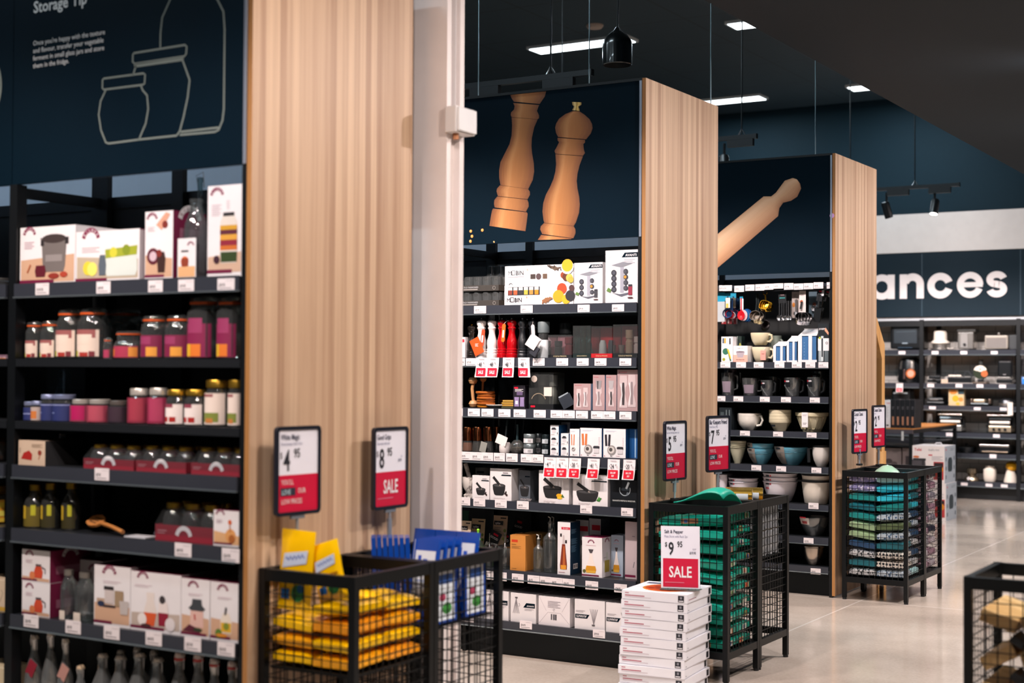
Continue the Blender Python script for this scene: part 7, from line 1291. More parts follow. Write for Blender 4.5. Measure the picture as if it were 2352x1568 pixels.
mb = MB(); fs = [(j*(nx+1)+i, j*(nx+1)+i+1, (j+1)*(nx+1)+i+1, (j+1)*(nx+1)+i) for j in range(ny) for i in range(nx)]; mb.add(vs, fs, M('#14a088', .4), True); o = mb.build('teal_bag', origin=(p.x, p.y, HB_)); sm = o.modifiers.new('cloth', 'SOLIDIFY'); sm.thickness = .006
tag(o, 'bright teal bag folded over and flopping above the bin rim', 'bag', 'teal bags in the wire bin')
# silver and gold cans
t, a0, a1, b0, b1, zt = B2b; CANB = M('#ccd0d4', .22, .55); CR = .0415
CANP = [(0, 0), (.93, 0), (1, .02), (1, .12), (.94, .22), (1, .34), (1, .55), (.95, .68), (1, .8), (1, .97), (.92, 1), (0, 1)]
can0 = None; n = 0
for lay in range(2):
    for j in range(4):
        for i in range(4):
            loc = (a0+.046+.0885*i, b0+.044+.0885*j, zt+.0005+lay*.133)
            o = MB().lathe(prof(CANP, CR, .131), CANB, 16).build('silver_can', loc=loc) if can0 is None else can0.copy()
            if can0 is None:
                can0 = o; MB().lathe([(CR*.8, .1305), (CR*.98, .13), (CR*.98, .1325), (0, .1325)], GOLD, 16).build('lid', o)
            else:
                COL.objects.link(o); o.location = loc
                for c in can0.children: d = c.copy(); COL.objects.link(d); d.parent = o
            tag(o, f'silver can, {["lower", "upper"][lay]} layer, {["first", "second", "third", "fourth"][i]} from the end panel, row {j+1} from the near side', 'can', 'silver cans in the wire bin')
for i, (x, y, lb) in enumerate(((a0+.10, b0+.07, 'gold can with a pale label lying on the bin, front one'), (a0+.12, b0+.165, 'gold can with a pale label lying on the bin, back one'))):
    zc = zt+.27+.037; t2 = MB().cyl((0, 0, 0), (.19, 0, 0), .036, M('#c9a84c', .22, .9), 24).cyl((-.002, 0, 0), (.0, 0, 0), .033, GOLD, 24).lathe([(0, 0), (.03, 0), (.034, .004), (.036, .004)], M('#d8d4cc', .3, .5), 24, T=TR((.188, 0, 0), 0, PI/2)).build('gold_can', loc=(x, y, zc), rz=.35+.05*i)
    mb = MB().lathe([(.0365, .02), (.0365, .17)], M('#c8d4dc', .4), 12, T=TR((0, 0, 0), 0, PI/2), a0=-1.9, a1=.1).lathe([(.0368, .1), (.0368, .108)], NAVY, 12, T=TR((0, 0, 0), 0, PI/2), a0=-1.9, a1=.1); mb.build('label', t2); tag(t2, lb, 'can', 'gold cans on the wire bin')
# folded towels in clear wrap
def towels(B, cols, grp, base, pat=None):
    t, a0, a1, b0, b1, zt = B; W, L = a1-a0, b1-b0; n = len(cols); H = (.82-zt)/n
    for k, row in enumerate(cols):
        for j in range(2):
            for i in range(2):
                c = row[(i+2*j) % len(row)]; col, nm = c[0], c[1]
                m = M(col, .32, coat=.5) if not pat or len(c) < 3 else pattern(*c)
                am = min(1, k/3); T = TR((0, 0, 0), .06*am*math.sin(k*.35+1.3*i+2*j), .13*am*math.sin(k*.3+2.1*i+.8*j+.4)); mb = MB().pillow(W*.475, L*.475, H*.93, m, T, 7, 6, .3, 0, .5)
                tag(mb.build('folded_towel', loc=(a0+W*(.25+.5*i), b0+L*(.25+.5*j), zt+.008+H*(k+.52)), rz=random.uniform(-.02, .02)), f'{nm} wrapped towel, level {k+1}, {WHERE[i+2*j]} of the {base} bin', 'towel', grp)
def pattern(col, nm, c2, sc=60):
    key = ('pat', col, c2, sc)
    if key in _M: return _M[key]
    m = bpy.data.materials.new('printed_cloth'); m.use_nodes = True; nt = m.node_tree; b = nt.nodes['Principled BSDF']; N = nt.nodes.new; L = nt.links.new
    tc = N('ShaderNodeTexCoord'); v = N('ShaderNodeTexVoronoi'); v.inputs['Scale'].default_value = sc; v.inputs['Randomness'].default_value = .25 if sc < 50 else 1; L(tc.outputs['Object'], v.inputs['Vector'])
    cr = N('ShaderNodeValToRGB'); cr.color_ramp.elements[0].position = .38; cr.color_ramp.elements[1].position = .42; cr.color_ramp.elements[0].color = lin(c2); cr.color_ramp.elements[1].color = lin(col); L(v.outputs['Distance'], cr.inputs[0]); L(cr.outputs[0], b.inputs['Base Color'])
    b.inputs['Roughness'].default_value = .4; b.inputs['Coat Weight'].default_value = .4; _M[key] = m
    return m
cy_ = ('#34c0d6', 'bright cyan'); tl_ = ('#238a86', 'dark teal'); lt_ = ('#b4e2e6', 'pale aqua'); lil = ('#8a86b4', 'lilac print', '#dcd8ea'); sg = ('#9ab48a', 'sage green'); ol = ('#5f6f4c', 'olive green'); wh = ('#b8c4cc', 'white print', '#3a5a7a'); nv = ('#24466a', 'navy'); dt = ('#d8d0c4', 'white dotted', '#1c242c', 44); dk = ('#1c6874', 'deep teal'); bw = ('#c8c8c8', 'black and white print', '#20282e')
towels(B3, [(bw, wh, nv, lt_), (dk, dt, tl_, bw), (bw, dt, wh, nv), (nv, dk, tl_, bw), (sg, wh, tl_, nv), (sg, ol, lil, wh), (tl_, wh, lil, nv), (dk, tl_, lt_, cy_), (tl_, cy_, lt_, dk), (lil, cy_, lil, tl_), (lil, lt_, tl_, cy_)], 'towels in the teal towel bin', 'teal towel', 1)
pk = ('#b08a9c', 'dull pink print', '#5a3a4c'); pw = ('#c8bcc4', 'pale pink print', '#8a5a6c'); pg = ('#8a8490', 'grey print', '#d0c4cc'); nb = ('#2a2c40', 'dark navy'); br = ('#8a4a3c', 'rust brown')
towels(B3b, [(pw, pk, pg, pw), (pk, pw, nb, pk), (nb, pg, pk, pw), (pw, pk, pg, nb), (pk, pk, pw, pg), (pg, nb, pw, pk), (pw, pk, nb, pg), (nb, pw, pk, pk), (br, br, pw, pg)], 'towels in the pink towel bin', 'pink towel', 1)
mb = MB().lathe([(.002, .05), (.03, .045), (.07, .018), (.085, 0)], M('#8fb49c', .3, coat=.6), 14); tag(mb.build('green_packet', loc=(B3[1]+.2, B3[3]+.2, .832)), 'pale green crumpled packet under the sign pole on the towel bin', 'packet')
# wooden blocks
t, a0, a1, b0, b1, zt = B4; BW_ = wood('#b48a52', '#dfc08c', 'x', .05, .5, 'beech_block', .8, 'y'); BKX = M('#16191c', .45); W4, L4 = a1-a0, b1-b0
nB = 0
for lay in range(4):
    for i in range(3):
        nB += 1; x = a0+W4*(.17+.33*i); z = zt+.055+lay*.118
        o = MB().box(-.058, .058, -L4*.44, L4*.44, -.022, .022, BW_, TR((0, 0, 0), 0, [-.5, -.35, .3][i] if lay % 2 == 0 else [.3, -.45, -.35][i])); o = o.build('wooden_block', loc=(x, b0+L4/2, z+(.02 if i == 1 else 0)), bevel=.004)
        tag(o, f'pale wooden block in the corner bin, {["left", "middle", "right"][i]} of the {LAY[lay]} layer', 'wooden block', 'wooden blocks in the corner bin')
        if lay < 3 and i < 2:
            q = MB().box(-.022, .022, -.05, .05, -.012, .012, BKX, TR((0, 0, 0), 0, .6)); deco(q, Fr((-.03, -.0505, -.014)), .06, .028, [('r', '#d8b8a8', .3, .2, .7, .8)] if i else []); tag(q.build('black_clip_pack', loc=(x+W4*.165, b0+.055, z+.058)), f'small black pack between the wooden blocks, {["left", "right"][i]} of the {LAY[lay]} layer', 'pack', 'black packs in the corner bin')
# ---------------------------------------------------------------- price signs on poles
SRED = M('#c4123a', .4); DKN = M('#1b2240', .45); SWH = M('#e4e4ee', .4)
def price_sign(px, yt, yb, Y, b, title, sub, dollars, cents, foot, was, zrim, label):
    top = at(px, yt, 1, Y); bot = at(px, yb, 1, Y); H = top.z-bot.z; W = H*.70; b = math.radians(b)
    t = empty('price_sign', (top.x, Y, zrim), label, 'price sign', 'price signs on poles'); z0 = bot.z-zrim
    t.rotation_euler = (0, 0, PI/2-b)        # local +x is the reader's right
    bw, r = .012, .016
    def rr(w, h, r, n=5): return [(cx*(w/2-r)+r*math.cos(a), h/2+cz*(h/2-r)+r*math.sin(a)) for cx, cz, a0 in ((1, 1, 0), (-1, 1, 90), (-1, -1, 180), (1, -1, 270)) for a in [math.radians(a0+90*i/n) for i in range(n+1)]]
    o = rr(W, H, r); N = len(o); i_ = rr(W-2*bw, H-2*bw, .007); i_ = [(x, z+bw) for x, z in i_]
    vs = [(x, -.008, z0+z) for x, z in o]+[(x, .006, z0+z) for x, z in o]+[(x, -.008, z0+z) for x, z in i_]+[(x, -.003, z0+z) for x, z in i_]
    fs = []
    for k in range(N):
        j = (k+1) % N; fs += [(k, 2*N+k, 2*N+j, j), (k, j, N+j, N+k), (2*N+k, 3*N+k, 3*N+j, 2*N+j)]
    fs.append(tuple(range(N, 2*N))); MB().add(vs, fs, M('#141a26', .35)).build('frame', t)
    w, h = W-2*bw+.001, H-2*bw+.001; F = Fr((-w/2, -.0032, z0+bw)); mb = MB().box(-w/2, w/2, -.0032, .005, z0+bw, z0+bw+h, SWH)
    s = .45; D = [('r', SRED, 0, 0, 1, s), ('f' if len(title) > 12 else 't', DKN)+((title, .06, .875, .86 if len(title) > 15 else .68, 1, .62) if len(title) > 12 else (title, .06, .875, .1, 'l', 1, .62)), ('t', M('#6a7090', .5), sub, .06, .81, .05, 'l', 0, .62), ('t', INK, '$', .04, .655, .11, 'l', 0, .75), ('t', INK, dollars, .13, .505, .36, 'l', 1, .62), ('t', INK, cents, .385, .66, .155, 'l', 1, .7)]
    if was: D += [('t', M('#8a90a8', .5), 'RRP', .82, .63, .035, 'l', 0, .7), ('t', M('#4a506a', .5), was, .74, .575, .055, 'l', 1, .62)]
    if foot == 'SALE': D += [('t', CARD, 'SALE', .5, .17, .25, 'c', 1, .6), ('L', '#d07088', .08, .11, .5, 1, .03)]
    else: D += [('t', CARD, "YOU'LL", .08, .335, .085, 'l', 0, .72), ('r', '#262a38', .06, .2, .43, .295), ('t', '#c8e0e8', 'LOVE', .09, .215, .085, 'l', 0, .72), ('t', CARD, 'OUR', .49, .225, .085, 'l', 0, .72), ('t', CARD, 'LOW PRICES', .08, .1, .085, 'l', 0, .72)]
    deco(mb, F, w, h, D, 2); mb.build('insert_card', t)
    MB().cyl((0, 0, .0), (0, 0, z0+.004), .0055, M('#b8c0c8', .3, .6), 10).cyl((0, 0, .03), (0, 0, .1), .009, M('#9aa4ae', .35, .5), 10).box(-.03, .03, -.006, .004, z0-.012, z0, M('#6a727a', .4)).build('pole', t)
    MB().box(-.02, .02, -.014, .014, -.012, .0, BLK).build('clamp', t)
zr = .85
price_sign(684, 978, 1182, 3.765, 6, 'White Magic', 'Miracle Sponge Cloth 2 Pack', '4', '95', 'LOW', None, .78, 'price sign at $4.95 on a pole above the yellow packets')
price_sign(896, 980, 1168, 4.31, 1, 'Good Grips', 'Glass wipe cloth pack', '8', '95', 'SALE', '$9.95', .86, 'sale price sign on a pole above the blue packets')
price_sign(1550, 966, 1103, 6.74, 6.5, 'White Magic', 'Eco Fresh Mesh Bag medium 6 pk', '5', '95', 'LOW', '$6.95', .86, 'price sign at $5.95 on a pole above the teal bags')
price_sign(1649, 954, 1083, 7.15, 12, 'Bar Keepers Friend', 'Friend Cleanser 340g', '7', '95', 'LOW', '$7.99', .86, 'price sign reading Bar Keepers Friend on a pole above the cans')
price_sign(1974, 939, 1041, 9.62, 9, 'Coastal Classic', 'assorted', '2', '95', 'LOW', None, .885, 'price sign at $2.95 on the towel bins, left of two')
price_sign(2018, 930, 1027, 10.03, 7.5, 'Coastal Classic', 'assorted', '2', '95', 'LOW', None, .86, 'price sign at $2.95 on the towel bins, right of two')
# ---------------------------------------------------------------- pile of pizza stone boxes with an acrylic sign
PB_ = M('#e4e4ea', .45); c0 = Vector((-2.775, 6.165)); nb_ = 11; hb = .0425
for k in range(nb_):
    rz = math.radians(4.5)+random.uniform(-.02, .02); off = Vector((random.uniform(-.006, .004)-.0012*(nb_-1-k), random.uniform(-.005, .003)-.001*(nb_-1-k)))
    mb = MB().box(-.325, 0, 0, .335, 0, hb-.001, PB_); F = Fr((-.325, 0, 0)); D = [('L', '#b87a8a', .05, .78, .06, 1, .3), ('L', '#b05a6c', .05, .52, .3, 1, .3), ('L', '#c8bcc4', .05, .34, .4, 1, .2), ('r', INK, .86, .12, .95, .82), ('r', '#8a8a92', .89, .45, .92, .7), ('r', PB_, .87, .2, .94, .3), ('s', '#b8b4be', [(0, .02), (.4, .06), (.8, .0)], .03)]
    deco(mb, F, .325, hb, D); deco(mb, Fr((0, 0, 0), (0, 1, 0)), .335, hb, [('r', INK, .87, .15, .96, .82), ('L', '#a87a88', .05, .4, .3, 1, .25) if k == nb_-1 else ('L', '#9a9aa4', .05, .3, .04, 1, .3), ('s', '#bcb8c2', [(0, .03), (.5, .07), (1, .02)], .03)])
    if k == nb_-1:
        F = Fr((-.325, 0, hb-.001), (1, 0, 0), (0, 1, 0)); mb.disc(F, .17, .16, .12, M('#c87a24', .5), 1, n=28); mb.disc(F, .17, .16, .108, M('#b8461c', .5), 2, n=28)
        for q in range(14): a = q*2.4; mb.disc(F, .17+.022*math.sqrt(q)*1.05*math.cos(a), .16+.022*math.sqrt(q)*1.05*math.sin(a), .014, M(random.choice(['#e0b45c', '#d89a3c', '#8a2a1c', '#d8c08a']), .5), 3, n=10)
        mb.rect(F, .02, .26, .1, .3, M('#4a4a60', .5), 1)
    tag(mb.build('pizza_stone_box', loc=(c0.x+off.x, c0.y+off.y, .0008+k*(hb+.0006)), rz=rz), f'flat white pizza stone box, {["lowest on the floor", "second", "third", "fourth", "fifth", "sixth", "seventh", "eighth", "ninth", "tenth", "topmost with a pizza picture"][k]} of the pile{" from the floor" if 0 < k < nb_-1 else ""}', 'box', 'piled pizza stone boxes')
zt = .0008+nb_*(hb+.0006); p0 = at(1518, 1352, 2, zt+.002); p1 = at(1608, 1357, 2, zt+.002); dx = p1-p0; ang = math.atan2(dx.y, dx.x); w = dx.length; h = at(1558, 1210, 1, (p0.y+p1.y)/2).z-zt
t = empty('acrylic_sign_stand', (p0.x, p0.y, zt+.0012), 'clear acrylic stand with a red sale card on the pizza stone boxes', 'sign', None, ang); t.rotation_euler = (-.05, -.02, ang)
MB().box(0, w, -.03, .05, 0, .003, glass('#f0e4dc', 2)).build('base', t); MB().box(0, w, .006, .008, .003, h, glass('#eef2f4', 1)).build('holder', t)
mb = MB().box(.001, w-.001, .002, .005, .006, h, SWH); F = Fr((.001, .002, .006)); deco(mb, F, w-.002, h-.006, [('r', SRED, .05, .02, .96, .48), ('t', DKN, 'Salt & Pepper', .09, .885, .078, 'l', 1, .72), ('t', M('#7a7a98', .5), 'Pizza Stone with Rack 2pc', .09, .815, .055, 'l', 0, .66), ('t', INK, '$', .1, .67, .1, 'l', 1, .75), ('t', INK, '9', .19, .54, .29, 'l', 1, .66), ('t', INK, '95', .42, .665, .13, 'l', 1, .7), ('t', M('#8a8a9c', .5), 'RRP', .82, .62, .035, 'l'), ('t', DKN, '$19.95', .74, .555, .055, 'l', 1, .7), ('t', CARD, 'SALE', .5, .18, .25, 'c', 1, .72), ('L', '#d87a90', .1, .1, .5, 1, .03)], 2); mb.build('insert_card', t)
# ================================================================ appliance wall goods
DB = M('#121518', .3, coat=.4); STL = M('#c4beb8', .25, .9); WAP = M('#e6dccf', .3, coat=.3)
def ap(k, x0, x1, yt, lb, nm='appliance', cat='appliance', dep=.2, group='appliances on the far wall', back=.06):
    zs = SZ(4, k); a = X_at(4, x0, yt, back); b = X_at(4, x1, yt, back); h = min(Z_at(4, (x0+x1)/2, yt, back)-zs, .38)
    return empty(nm, (a, YF+back, zs+.001), lb, cat, group), b-a, h, dep
def bx(t, nm, *d, m=DB, bev=.008, D=None): 
    mb = MB().box(*d, m)
    if D: deco(mb, Fr((d[0], d[2], d[4])), d[1]-d[0], d[5]-d[4], D)
    return mb.build(nm, t, bevel=bev)
t, w, h, d = ap(1, 2044, 2117, 746, 'large black oven with a glass door on the left wall shelf', 'countertop_oven', 'oven', .3); h = .36
bx(t, 'body', 0, w, .01, d, .015, h, bev=.02, D=[('r', '#1c2a34', .12, .2, .84, .86), ('s', '#3a4a54', [(.2, .6), (.8, .62)], .02), ('r', '#8a9aa4', .38, .18, .55, .22)]); bx(t, 'handle', w*.25, w*.72, -.02, .0, h*.06, h*.1, m=M('#5a6f84', .2, .8))
for i in (0, 1): MB().cyl((w*.9, -.004, h*(.75-.3*i)), (w*.9, .012, h*(.75-.3*i)), .02, DB, 12).build('knob', t)
t, w, h, d = ap(1, 2133, 2176, 757, 'white juicer with a wide flange and steel base', 'juicer', 'juicer'); r = w/2
MB().lathe([(0, 0), (r, 0), (r, h*.08), (r*.8, h*.1), (r*.8, h*.32)], STL, 24).build('base', t, (r, r, 0)); MB().lathe([(r*.8, h*.28), (r, h*.34), (r*.98, h*.4), (r*.72, h*.5), (r*.68, h*.9), (r*.6, h*.94), (0, h*.95)], WAP, 26).build('body', t, (r, r, 0)); MB().lathe([(r*.5, h*.95), (r*.55, h), (0, h)], M('#3a3c40', .3), 20).build('lid', t, (r, r, 0)); MB().tube([(w*1.0, .0, .02), (w*1.15, -.02, .015), (w*1.3, .0, .02), (w*1.2, .03, .01)], .008, M('#c8c0b8', .4), 6).build('cord', t)
t, w, h, d = ap(1, 2199, 2236, 756, 'tall square steel kettle toaster with a round knob', 'steel_toaster', 'toaster')
bx(t, 'body', 0, w, 0, .18, .01, h*.86, m=STL, bev=.012, D=[('r', '#8a8886', .2, .1, .62, .9)]); bx(t, 'lid', -.01, w*1.12, .01, .2, h*.86, h, m=M('#4a4a48', .3, .5)); MB().cyl((w*.45, -.015, h*.26), (w*.45, .002, h*.26), .017, M('#2a2a2c', .3), 14).build('knob', t)
t, w, h, d = ap(1, 2261, 2315, 770, 'wide silver toaster with a brushed panel, right of the top wall shelf', 'silver_toaster', 'toaster')
bx(t, 'body', 0, w, 0, .22, .01, h, m=M('#b8b0a4', .35, .5), bev=.014, D=[('r', '#7a7470', .07, .1, .93, .82)]); bx(t, 'side', w, w+.1, .04, .22, .005, h*1.02, m=M('#3c3f42', .4)); bx(t, 'lever', w*.55, w*.66, .0, .02, h, h*1.2, m=STL)
t, w, h, d = ap(2, 2054, 2110, 822, 'rounded black air fryer with chrome sides and a food sticker', 'air_fryer', 'air fryer'); r = w/2
o = MB().lathe([(0, .005), (r*.9, .005), (r, h*.15), (r*.98, h*.6), (r*.85, h*.92), (r*.6, h), (0, h)], DB, 28).build('body', t, (r, r, 0))
mb = MB(); 
for a0 in (-38, 22): mb.lathe([(r*.995, h*.55), (r*.99, h*.62), (r*.93, h*.82), (r*.87, h*.93)], STL, 4, a0=math.radians(a0-90), a1=math.radians(a0-76))
mb.build('chrome_trim', t, (r, r, 0)); bx(t, 'handle', w*.4, w*.48, -.04, .02, h*.15, h*.55, m=M('#4a3c3c', .3)); mb = MB(); F = Fr((w*.5, -.012, h*.1)); mb.disc(F, .055, .085, .058, M('#b8602c', .5), 1); mb.disc(F, .055, .085, .04, M('#c8a08a', .5), 2); mb.build('sticker', t)
t, w, h, d = ap(2, 2130, 2162, 862, 'small black waffle iron with a pale swing card', 'waffle_iron', 'waffle maker'); bx(t, 'base', 0, w, 0, .2, .01, h*.5); bx(t, 'lid', .01, w-.01, .01, .2, h*.55, h*.95); bx(t, 'handle', w*.4, w*.6, -.05, .01, h*.45, h*.6); bx(t, 'card', w*1.02, w*1.5, -.02, -.018, .0, h*.5, m=M('#c8b09a', .5), bev=.0005)
t, w, h, d = ap(2, 2176, 2230, 862, 'low black grill with a shiny front bar and looped cord', 'black_grill', 'grill'); bx(t, 'base', 0, w, 0, .22, .01, h*.8); bx(t, 'front_bar', w*.05, w*.6, -.01, .0, h*.85, h*1.05, m=WAP); MB().tube([(w*.6, .1, h*.8), (w*.7, .1, h*1.5), (w*.85, .1, h*1.4), (w*.95, .1, h*.8)], .008, M('#3a3c40', .4), 6).build('cord', t); MB().tube([(w*.1, .1, h*.8), (w*.2, .1, h*1.45), (w*.3, .1, h*.8)], .008, M('#3a3c40', .4), 6).build('cord', t)
t, w, h, d = ap(2, 2234, 2266, 826, 'upright round waffle maker, cream and green, on a dark stand', 'waffle_maker', 'waffle maker'); r = w/2
MB().box(0, w, 0, .18, 0, .02, M('#5a4a3c', .4)).build('base', t, bevel=.004); F = Fr((0, .03, 0)); mb = MB().cyl((r, .03, h*.48), (r, .11, h*.48), r, M('#26301f', .35), 30); mb.arc(F, r, h*.48, r*.75, 20, 160, r*.5, WAP, 1); mb.arc(F, r, h*.66, r*.42, 180, 360, r*.3, WAP, 2); mb.disc(F, r*1.6, h*.42, r*.48, M('#c0602c', .5), 3); mb.build('plate', t); MB().cyl((r, .07, h*.8), (r, .07, h), r*.34, M('#3a3c3a', .3), 16).build('neck', t); bx(t, 'stand', r*.6, r*1.4, .03, .1, .02, h*.2)
t, w, h, d = ap(2, 2290, 2323, 828, 'upright black sandwich press on a steel base', 'sandwich_press', 'sandwich press'); bx(t, 'press_plate', 0, w, .02, .1, h*.3, h, bev=.02, D=[('r', '#8a8a8c', .4, .12, .6, .17)]); bx(t, 'base', -.01, w*1.05, 0, .2, .01, h*.2, m=DB); bx(t, 'steel_rim', 0, w*.95, -.008, .0, h*.2, h*.28, m=STL, bev=.002)
t, w, h, d = ap(3, 2047, 2091, 893, 'glossy black two slice toaster behind the dark cartons', 'black_toaster', 'toaster'); bx(t, 'body', 0, w, 0, .2, .01, h, bev=.03, D=[('r', '#9aa8b0', .12, .68, .85, .78)]); bx(t, 'lever', w*.45, w*.55, -.012, .0, h*.3, h*.36)
t, w, h, d = ap(3, 2126, 2168, 913, 'dark flat sandwich maker beside the yellow recipe box', 'sandwich_maker', 'sandwich maker'); bx(t, 'base', 0, w, 0, .22, .01, h*.5, bev=.015); bx(t, 'lid', .01, w-.01, .01, .22, h*.52, h, bev=.02, D=[('r', '#6a6664', .2, .3, .7, .55)])
carton(4, 3, 2179, 2214, 895, 'bright yellow and cream recipe box leaning on the wall shelf', .08, M('#c8b088', .5), top=M('#2a3a40', .5), front=[('e', '#d8a01c', .45, .45, .22, .2), ('e', '#c87a2c', .3, .85, .25, .14), ('e', '#b8843c', .8, .4, .16, .14), ('r', '#24404a', .62, .72, 1, 1), ('e', '#d8a83c', .6, .12, .14, .1)], back=.04)
t, w, h, d = ap(3, 2226, 2273, 916, 'sandwich press with a pale steel lid, middle of the third wall shelf', 'sandwich_press', 'sandwich press'); bx(t, 'base', w*.05, w*.95, 0, .22, .01, h*.4); bx(t, 'lid', w*.2, w*.75, .0, .22, h*.45, h*.95, m=M('#c8b8a0', .3, .5), bev=.01); bx(t, 'hinge', 0, w*.12, .05, .2, h*.3, h, m=M('#6a5a50', .3, .5)); bx(t, 'hinge', w*.88, w, .05, .2, h*.3, h, m=M('#6a5a50', .3, .5))
t, w, h, d = ap(3, 2288, 2328, 915, 'round chrome pie maker with a white tag at right of the third shelf', 'pie_maker', 'pie maker'); r = w/2; MB().lathe([(0, 0), (r*.9, 0), (r, h*.3), (r*.98, h*.4)], STL, 24).build('base', t, (r, r, 0)); MB().lathe([(r, h*.42), (r*.9, h*.75), (r*.5, h*.98), (0, h)], M('#3a3c40', .2, .6), 24).build('lid', t, (r, r, 0)); bx(t, 'tag', w*.75, w*1.05, -.088, -.0865, -.1, h*.55, m=M('#dcd2c8', .5), bev=.0005)
for x0, x1, yt, lb, kn in ((2157, 2208, 958, 'open contact grill with a display panel on the fourth wall shelf', 0), (2270, 2322, 964, 'open contact grill with three knobs on the fourth wall shelf', 3)):
    t, w, h, d = ap(4, x0, x1, yt, lb, 'contact_grill', 'grill', back=.05); h = .22
    o = bx(t, 'base', 0, w, 0, .24, .015, h*.4, m=M('#b8a890', .3, .6) if kn else M('#a8a8a4', .3, .6), D=[('r', '#3a4a54', .38, .25, .6, .75), ('e', '#e4e4e0', .7, .5, .09)] if not kn else None)
    for i in range(kn): MB().cyl((w*(.25+.25*i), -.02, h*.22), (w*(.25+.25*i), .0, h*.22), .016, DB, 12).build('knob', o)
    bx(t, 'plate', .02, w-.02, .01, .22, h*.42, h*.5); bx(t, 'lower_bar', w*.05, w*.95, -.006, .02, h*.52, h*.66, m=WAP); MB().box(-.01, w+.01, -.02, .0, h*.92, h*1.0, STL).build('top_bar', t, bevel=.003)
    mb = MB().box(0, w, .0, .2, -.02, .02, DB, TR((0, .02, h*.82), -.25)); mb.build('lid', t, bevel=.006); bx(t, 'arm', w, w+.02, .06, .12, h*.3, h*.9); bx(t, 'arm', -.02, 0, .06, .12, h*.3, h*.9)
t, w, h, d = ap(5, 2250, 2318, 1021, 'long flat black grill plate with a steel front edge', 'grill_plate', 'grill'); h = .11; bx(t, 'body', 0, w, 0, .26, .015, h*.9); bx(t, 'steel_edge', 0, w, -.012, .0, h*.75, h, m=STL, bev=.003); bx(t, 'lower_edge', w*.08, w*.95, -.012, .0, h*.15, h*.3, m=M('#8a7a68', .3, .5), bev=.003)
t, w, h, d = ap(5, 2196, 2236, 1024, 'black frying pan appliance with a lid, left on the fifth wall shelf', 'electric_pan', 'pan'); r = w/2; MB().lathe([(0, 0), (r*.8, 0), (r, .05), (r, .07), (0, .075)], DB, 24).build('pan', t, (r, r, 0)); MB().lathe([(0, .08), (.016, .085), (.014, .11), (0, .115)], DB, 12).build('knob', t, (r, r, 0))
t, w, h, d = ap(6, 2212, 2245, 1075, 'rounded steel food chopper with a bright dial', 'food_chopper', 'food processor'); r = w/2; MB().lathe([(0, 0), (r, 0), (r*.95, h*.2), (r*.5, h*.42), (r*.55, h*.5), (r*.72, h*.6), (r*.7, h*.95), (0, h)], M('#b8a890', .2, .9), 26).build('body', t, (r, r, 0)); MB().cyl((r*.8, -.012, h*.2), (r*.8, .02, h*.2), .02, CARD, 14).build('dial', t)
t, w, h, d = ap(6, 2256, 2285, 1070, 'cream rounded canister appliance with a winged lid', 'white_canister', 'kitchen appliance'); r = w/2; MB().lathe([(0, 0), (r*.82, 0), (r*.95, h*.12), (r, h*.4), (r, h*.76), (r*.9, h*.8)], WAP, 26, sq=.4).build('body', t, (r, r, 0)); MB().lathe([(r*.9, h*.8), (r*.85, h*.86), (r*.6, h*.9), (r*.8, h*.98), (0, h)], WAP, 24).build('lid', t, (r, r, 0))
t, w, h, d = ap(6, 2302, 2334, 1068, 'white tapering soda machine with a yellow head, right of the lowest shelf', 'soda_machine', 'kitchen appliance'); r = w/2; MB().lathe([(0, 0), (r, 0), (r*.98, h*.1), (r*.55, h*.75), (r*.5, h*.85), (0, h*.86)], WAP, 26).build('body', t, (r, r, 0)); MB().lathe([(0, -.03), (r*.8, -.02), (r*.85, .02), (r*.5, .05), (0, .055)], M('#d89a10', .4), 20, T=TR((r*1.15, r*.9, h*.9), .3, .35)).build('head', t)
carton(4, 2, 2347, 2375, 866, 'bright blue carton at the right edge on the far wall', .2, M('#1c78d8', .45), front=[('r', '#c8d4e8', .1, .8, .9, .95), ('L', '#a8c8f0', .2, .3, .6, 2, .1)])
def ftick(k, x0, x1, y0, y1, w): ticket(4, x0, x1, y0, y1, '', w)
for k, x, y, w in ((1, 2064, 806, 'under the black oven'), (1, 2140, 806, 'under the white juicer'), (1, 2206, 806, 'under the square steel toaster'), (1, 2276, 806, 'under the silver toaster'), (2, 2130, 881, 'under the small waffle iron'), (2, 2195, 881.5, 'under the low black grill'), (2, 2243, 882, 'under the round waffle maker'), (2, 2295, 883, 'under the upright sandwich press'), (3, 2134, 933, 'under the dark sandwich maker'), (3, 2237, 935, 'under the steel lidded press'), (3, 2297, 936, 'under the pie maker'), (4, 2173, 993.5, 'under the display grill'), (4, 2281, 997, 'under the three knob grill'), (5, 2273, 1043, 'under the grill plate'), (6, 2207, 1108, 'under the steel chopper'), (6, 2264, 1110.5, 'under the cream canister'), (6, 2299, 1112, 'under the soda machine')): ftick(k, x, x+15.5, y, y+9.5, w)
sale(4, 2058.5, 2074, 880, 900, '9', 'SALE', 'under the air fryer')
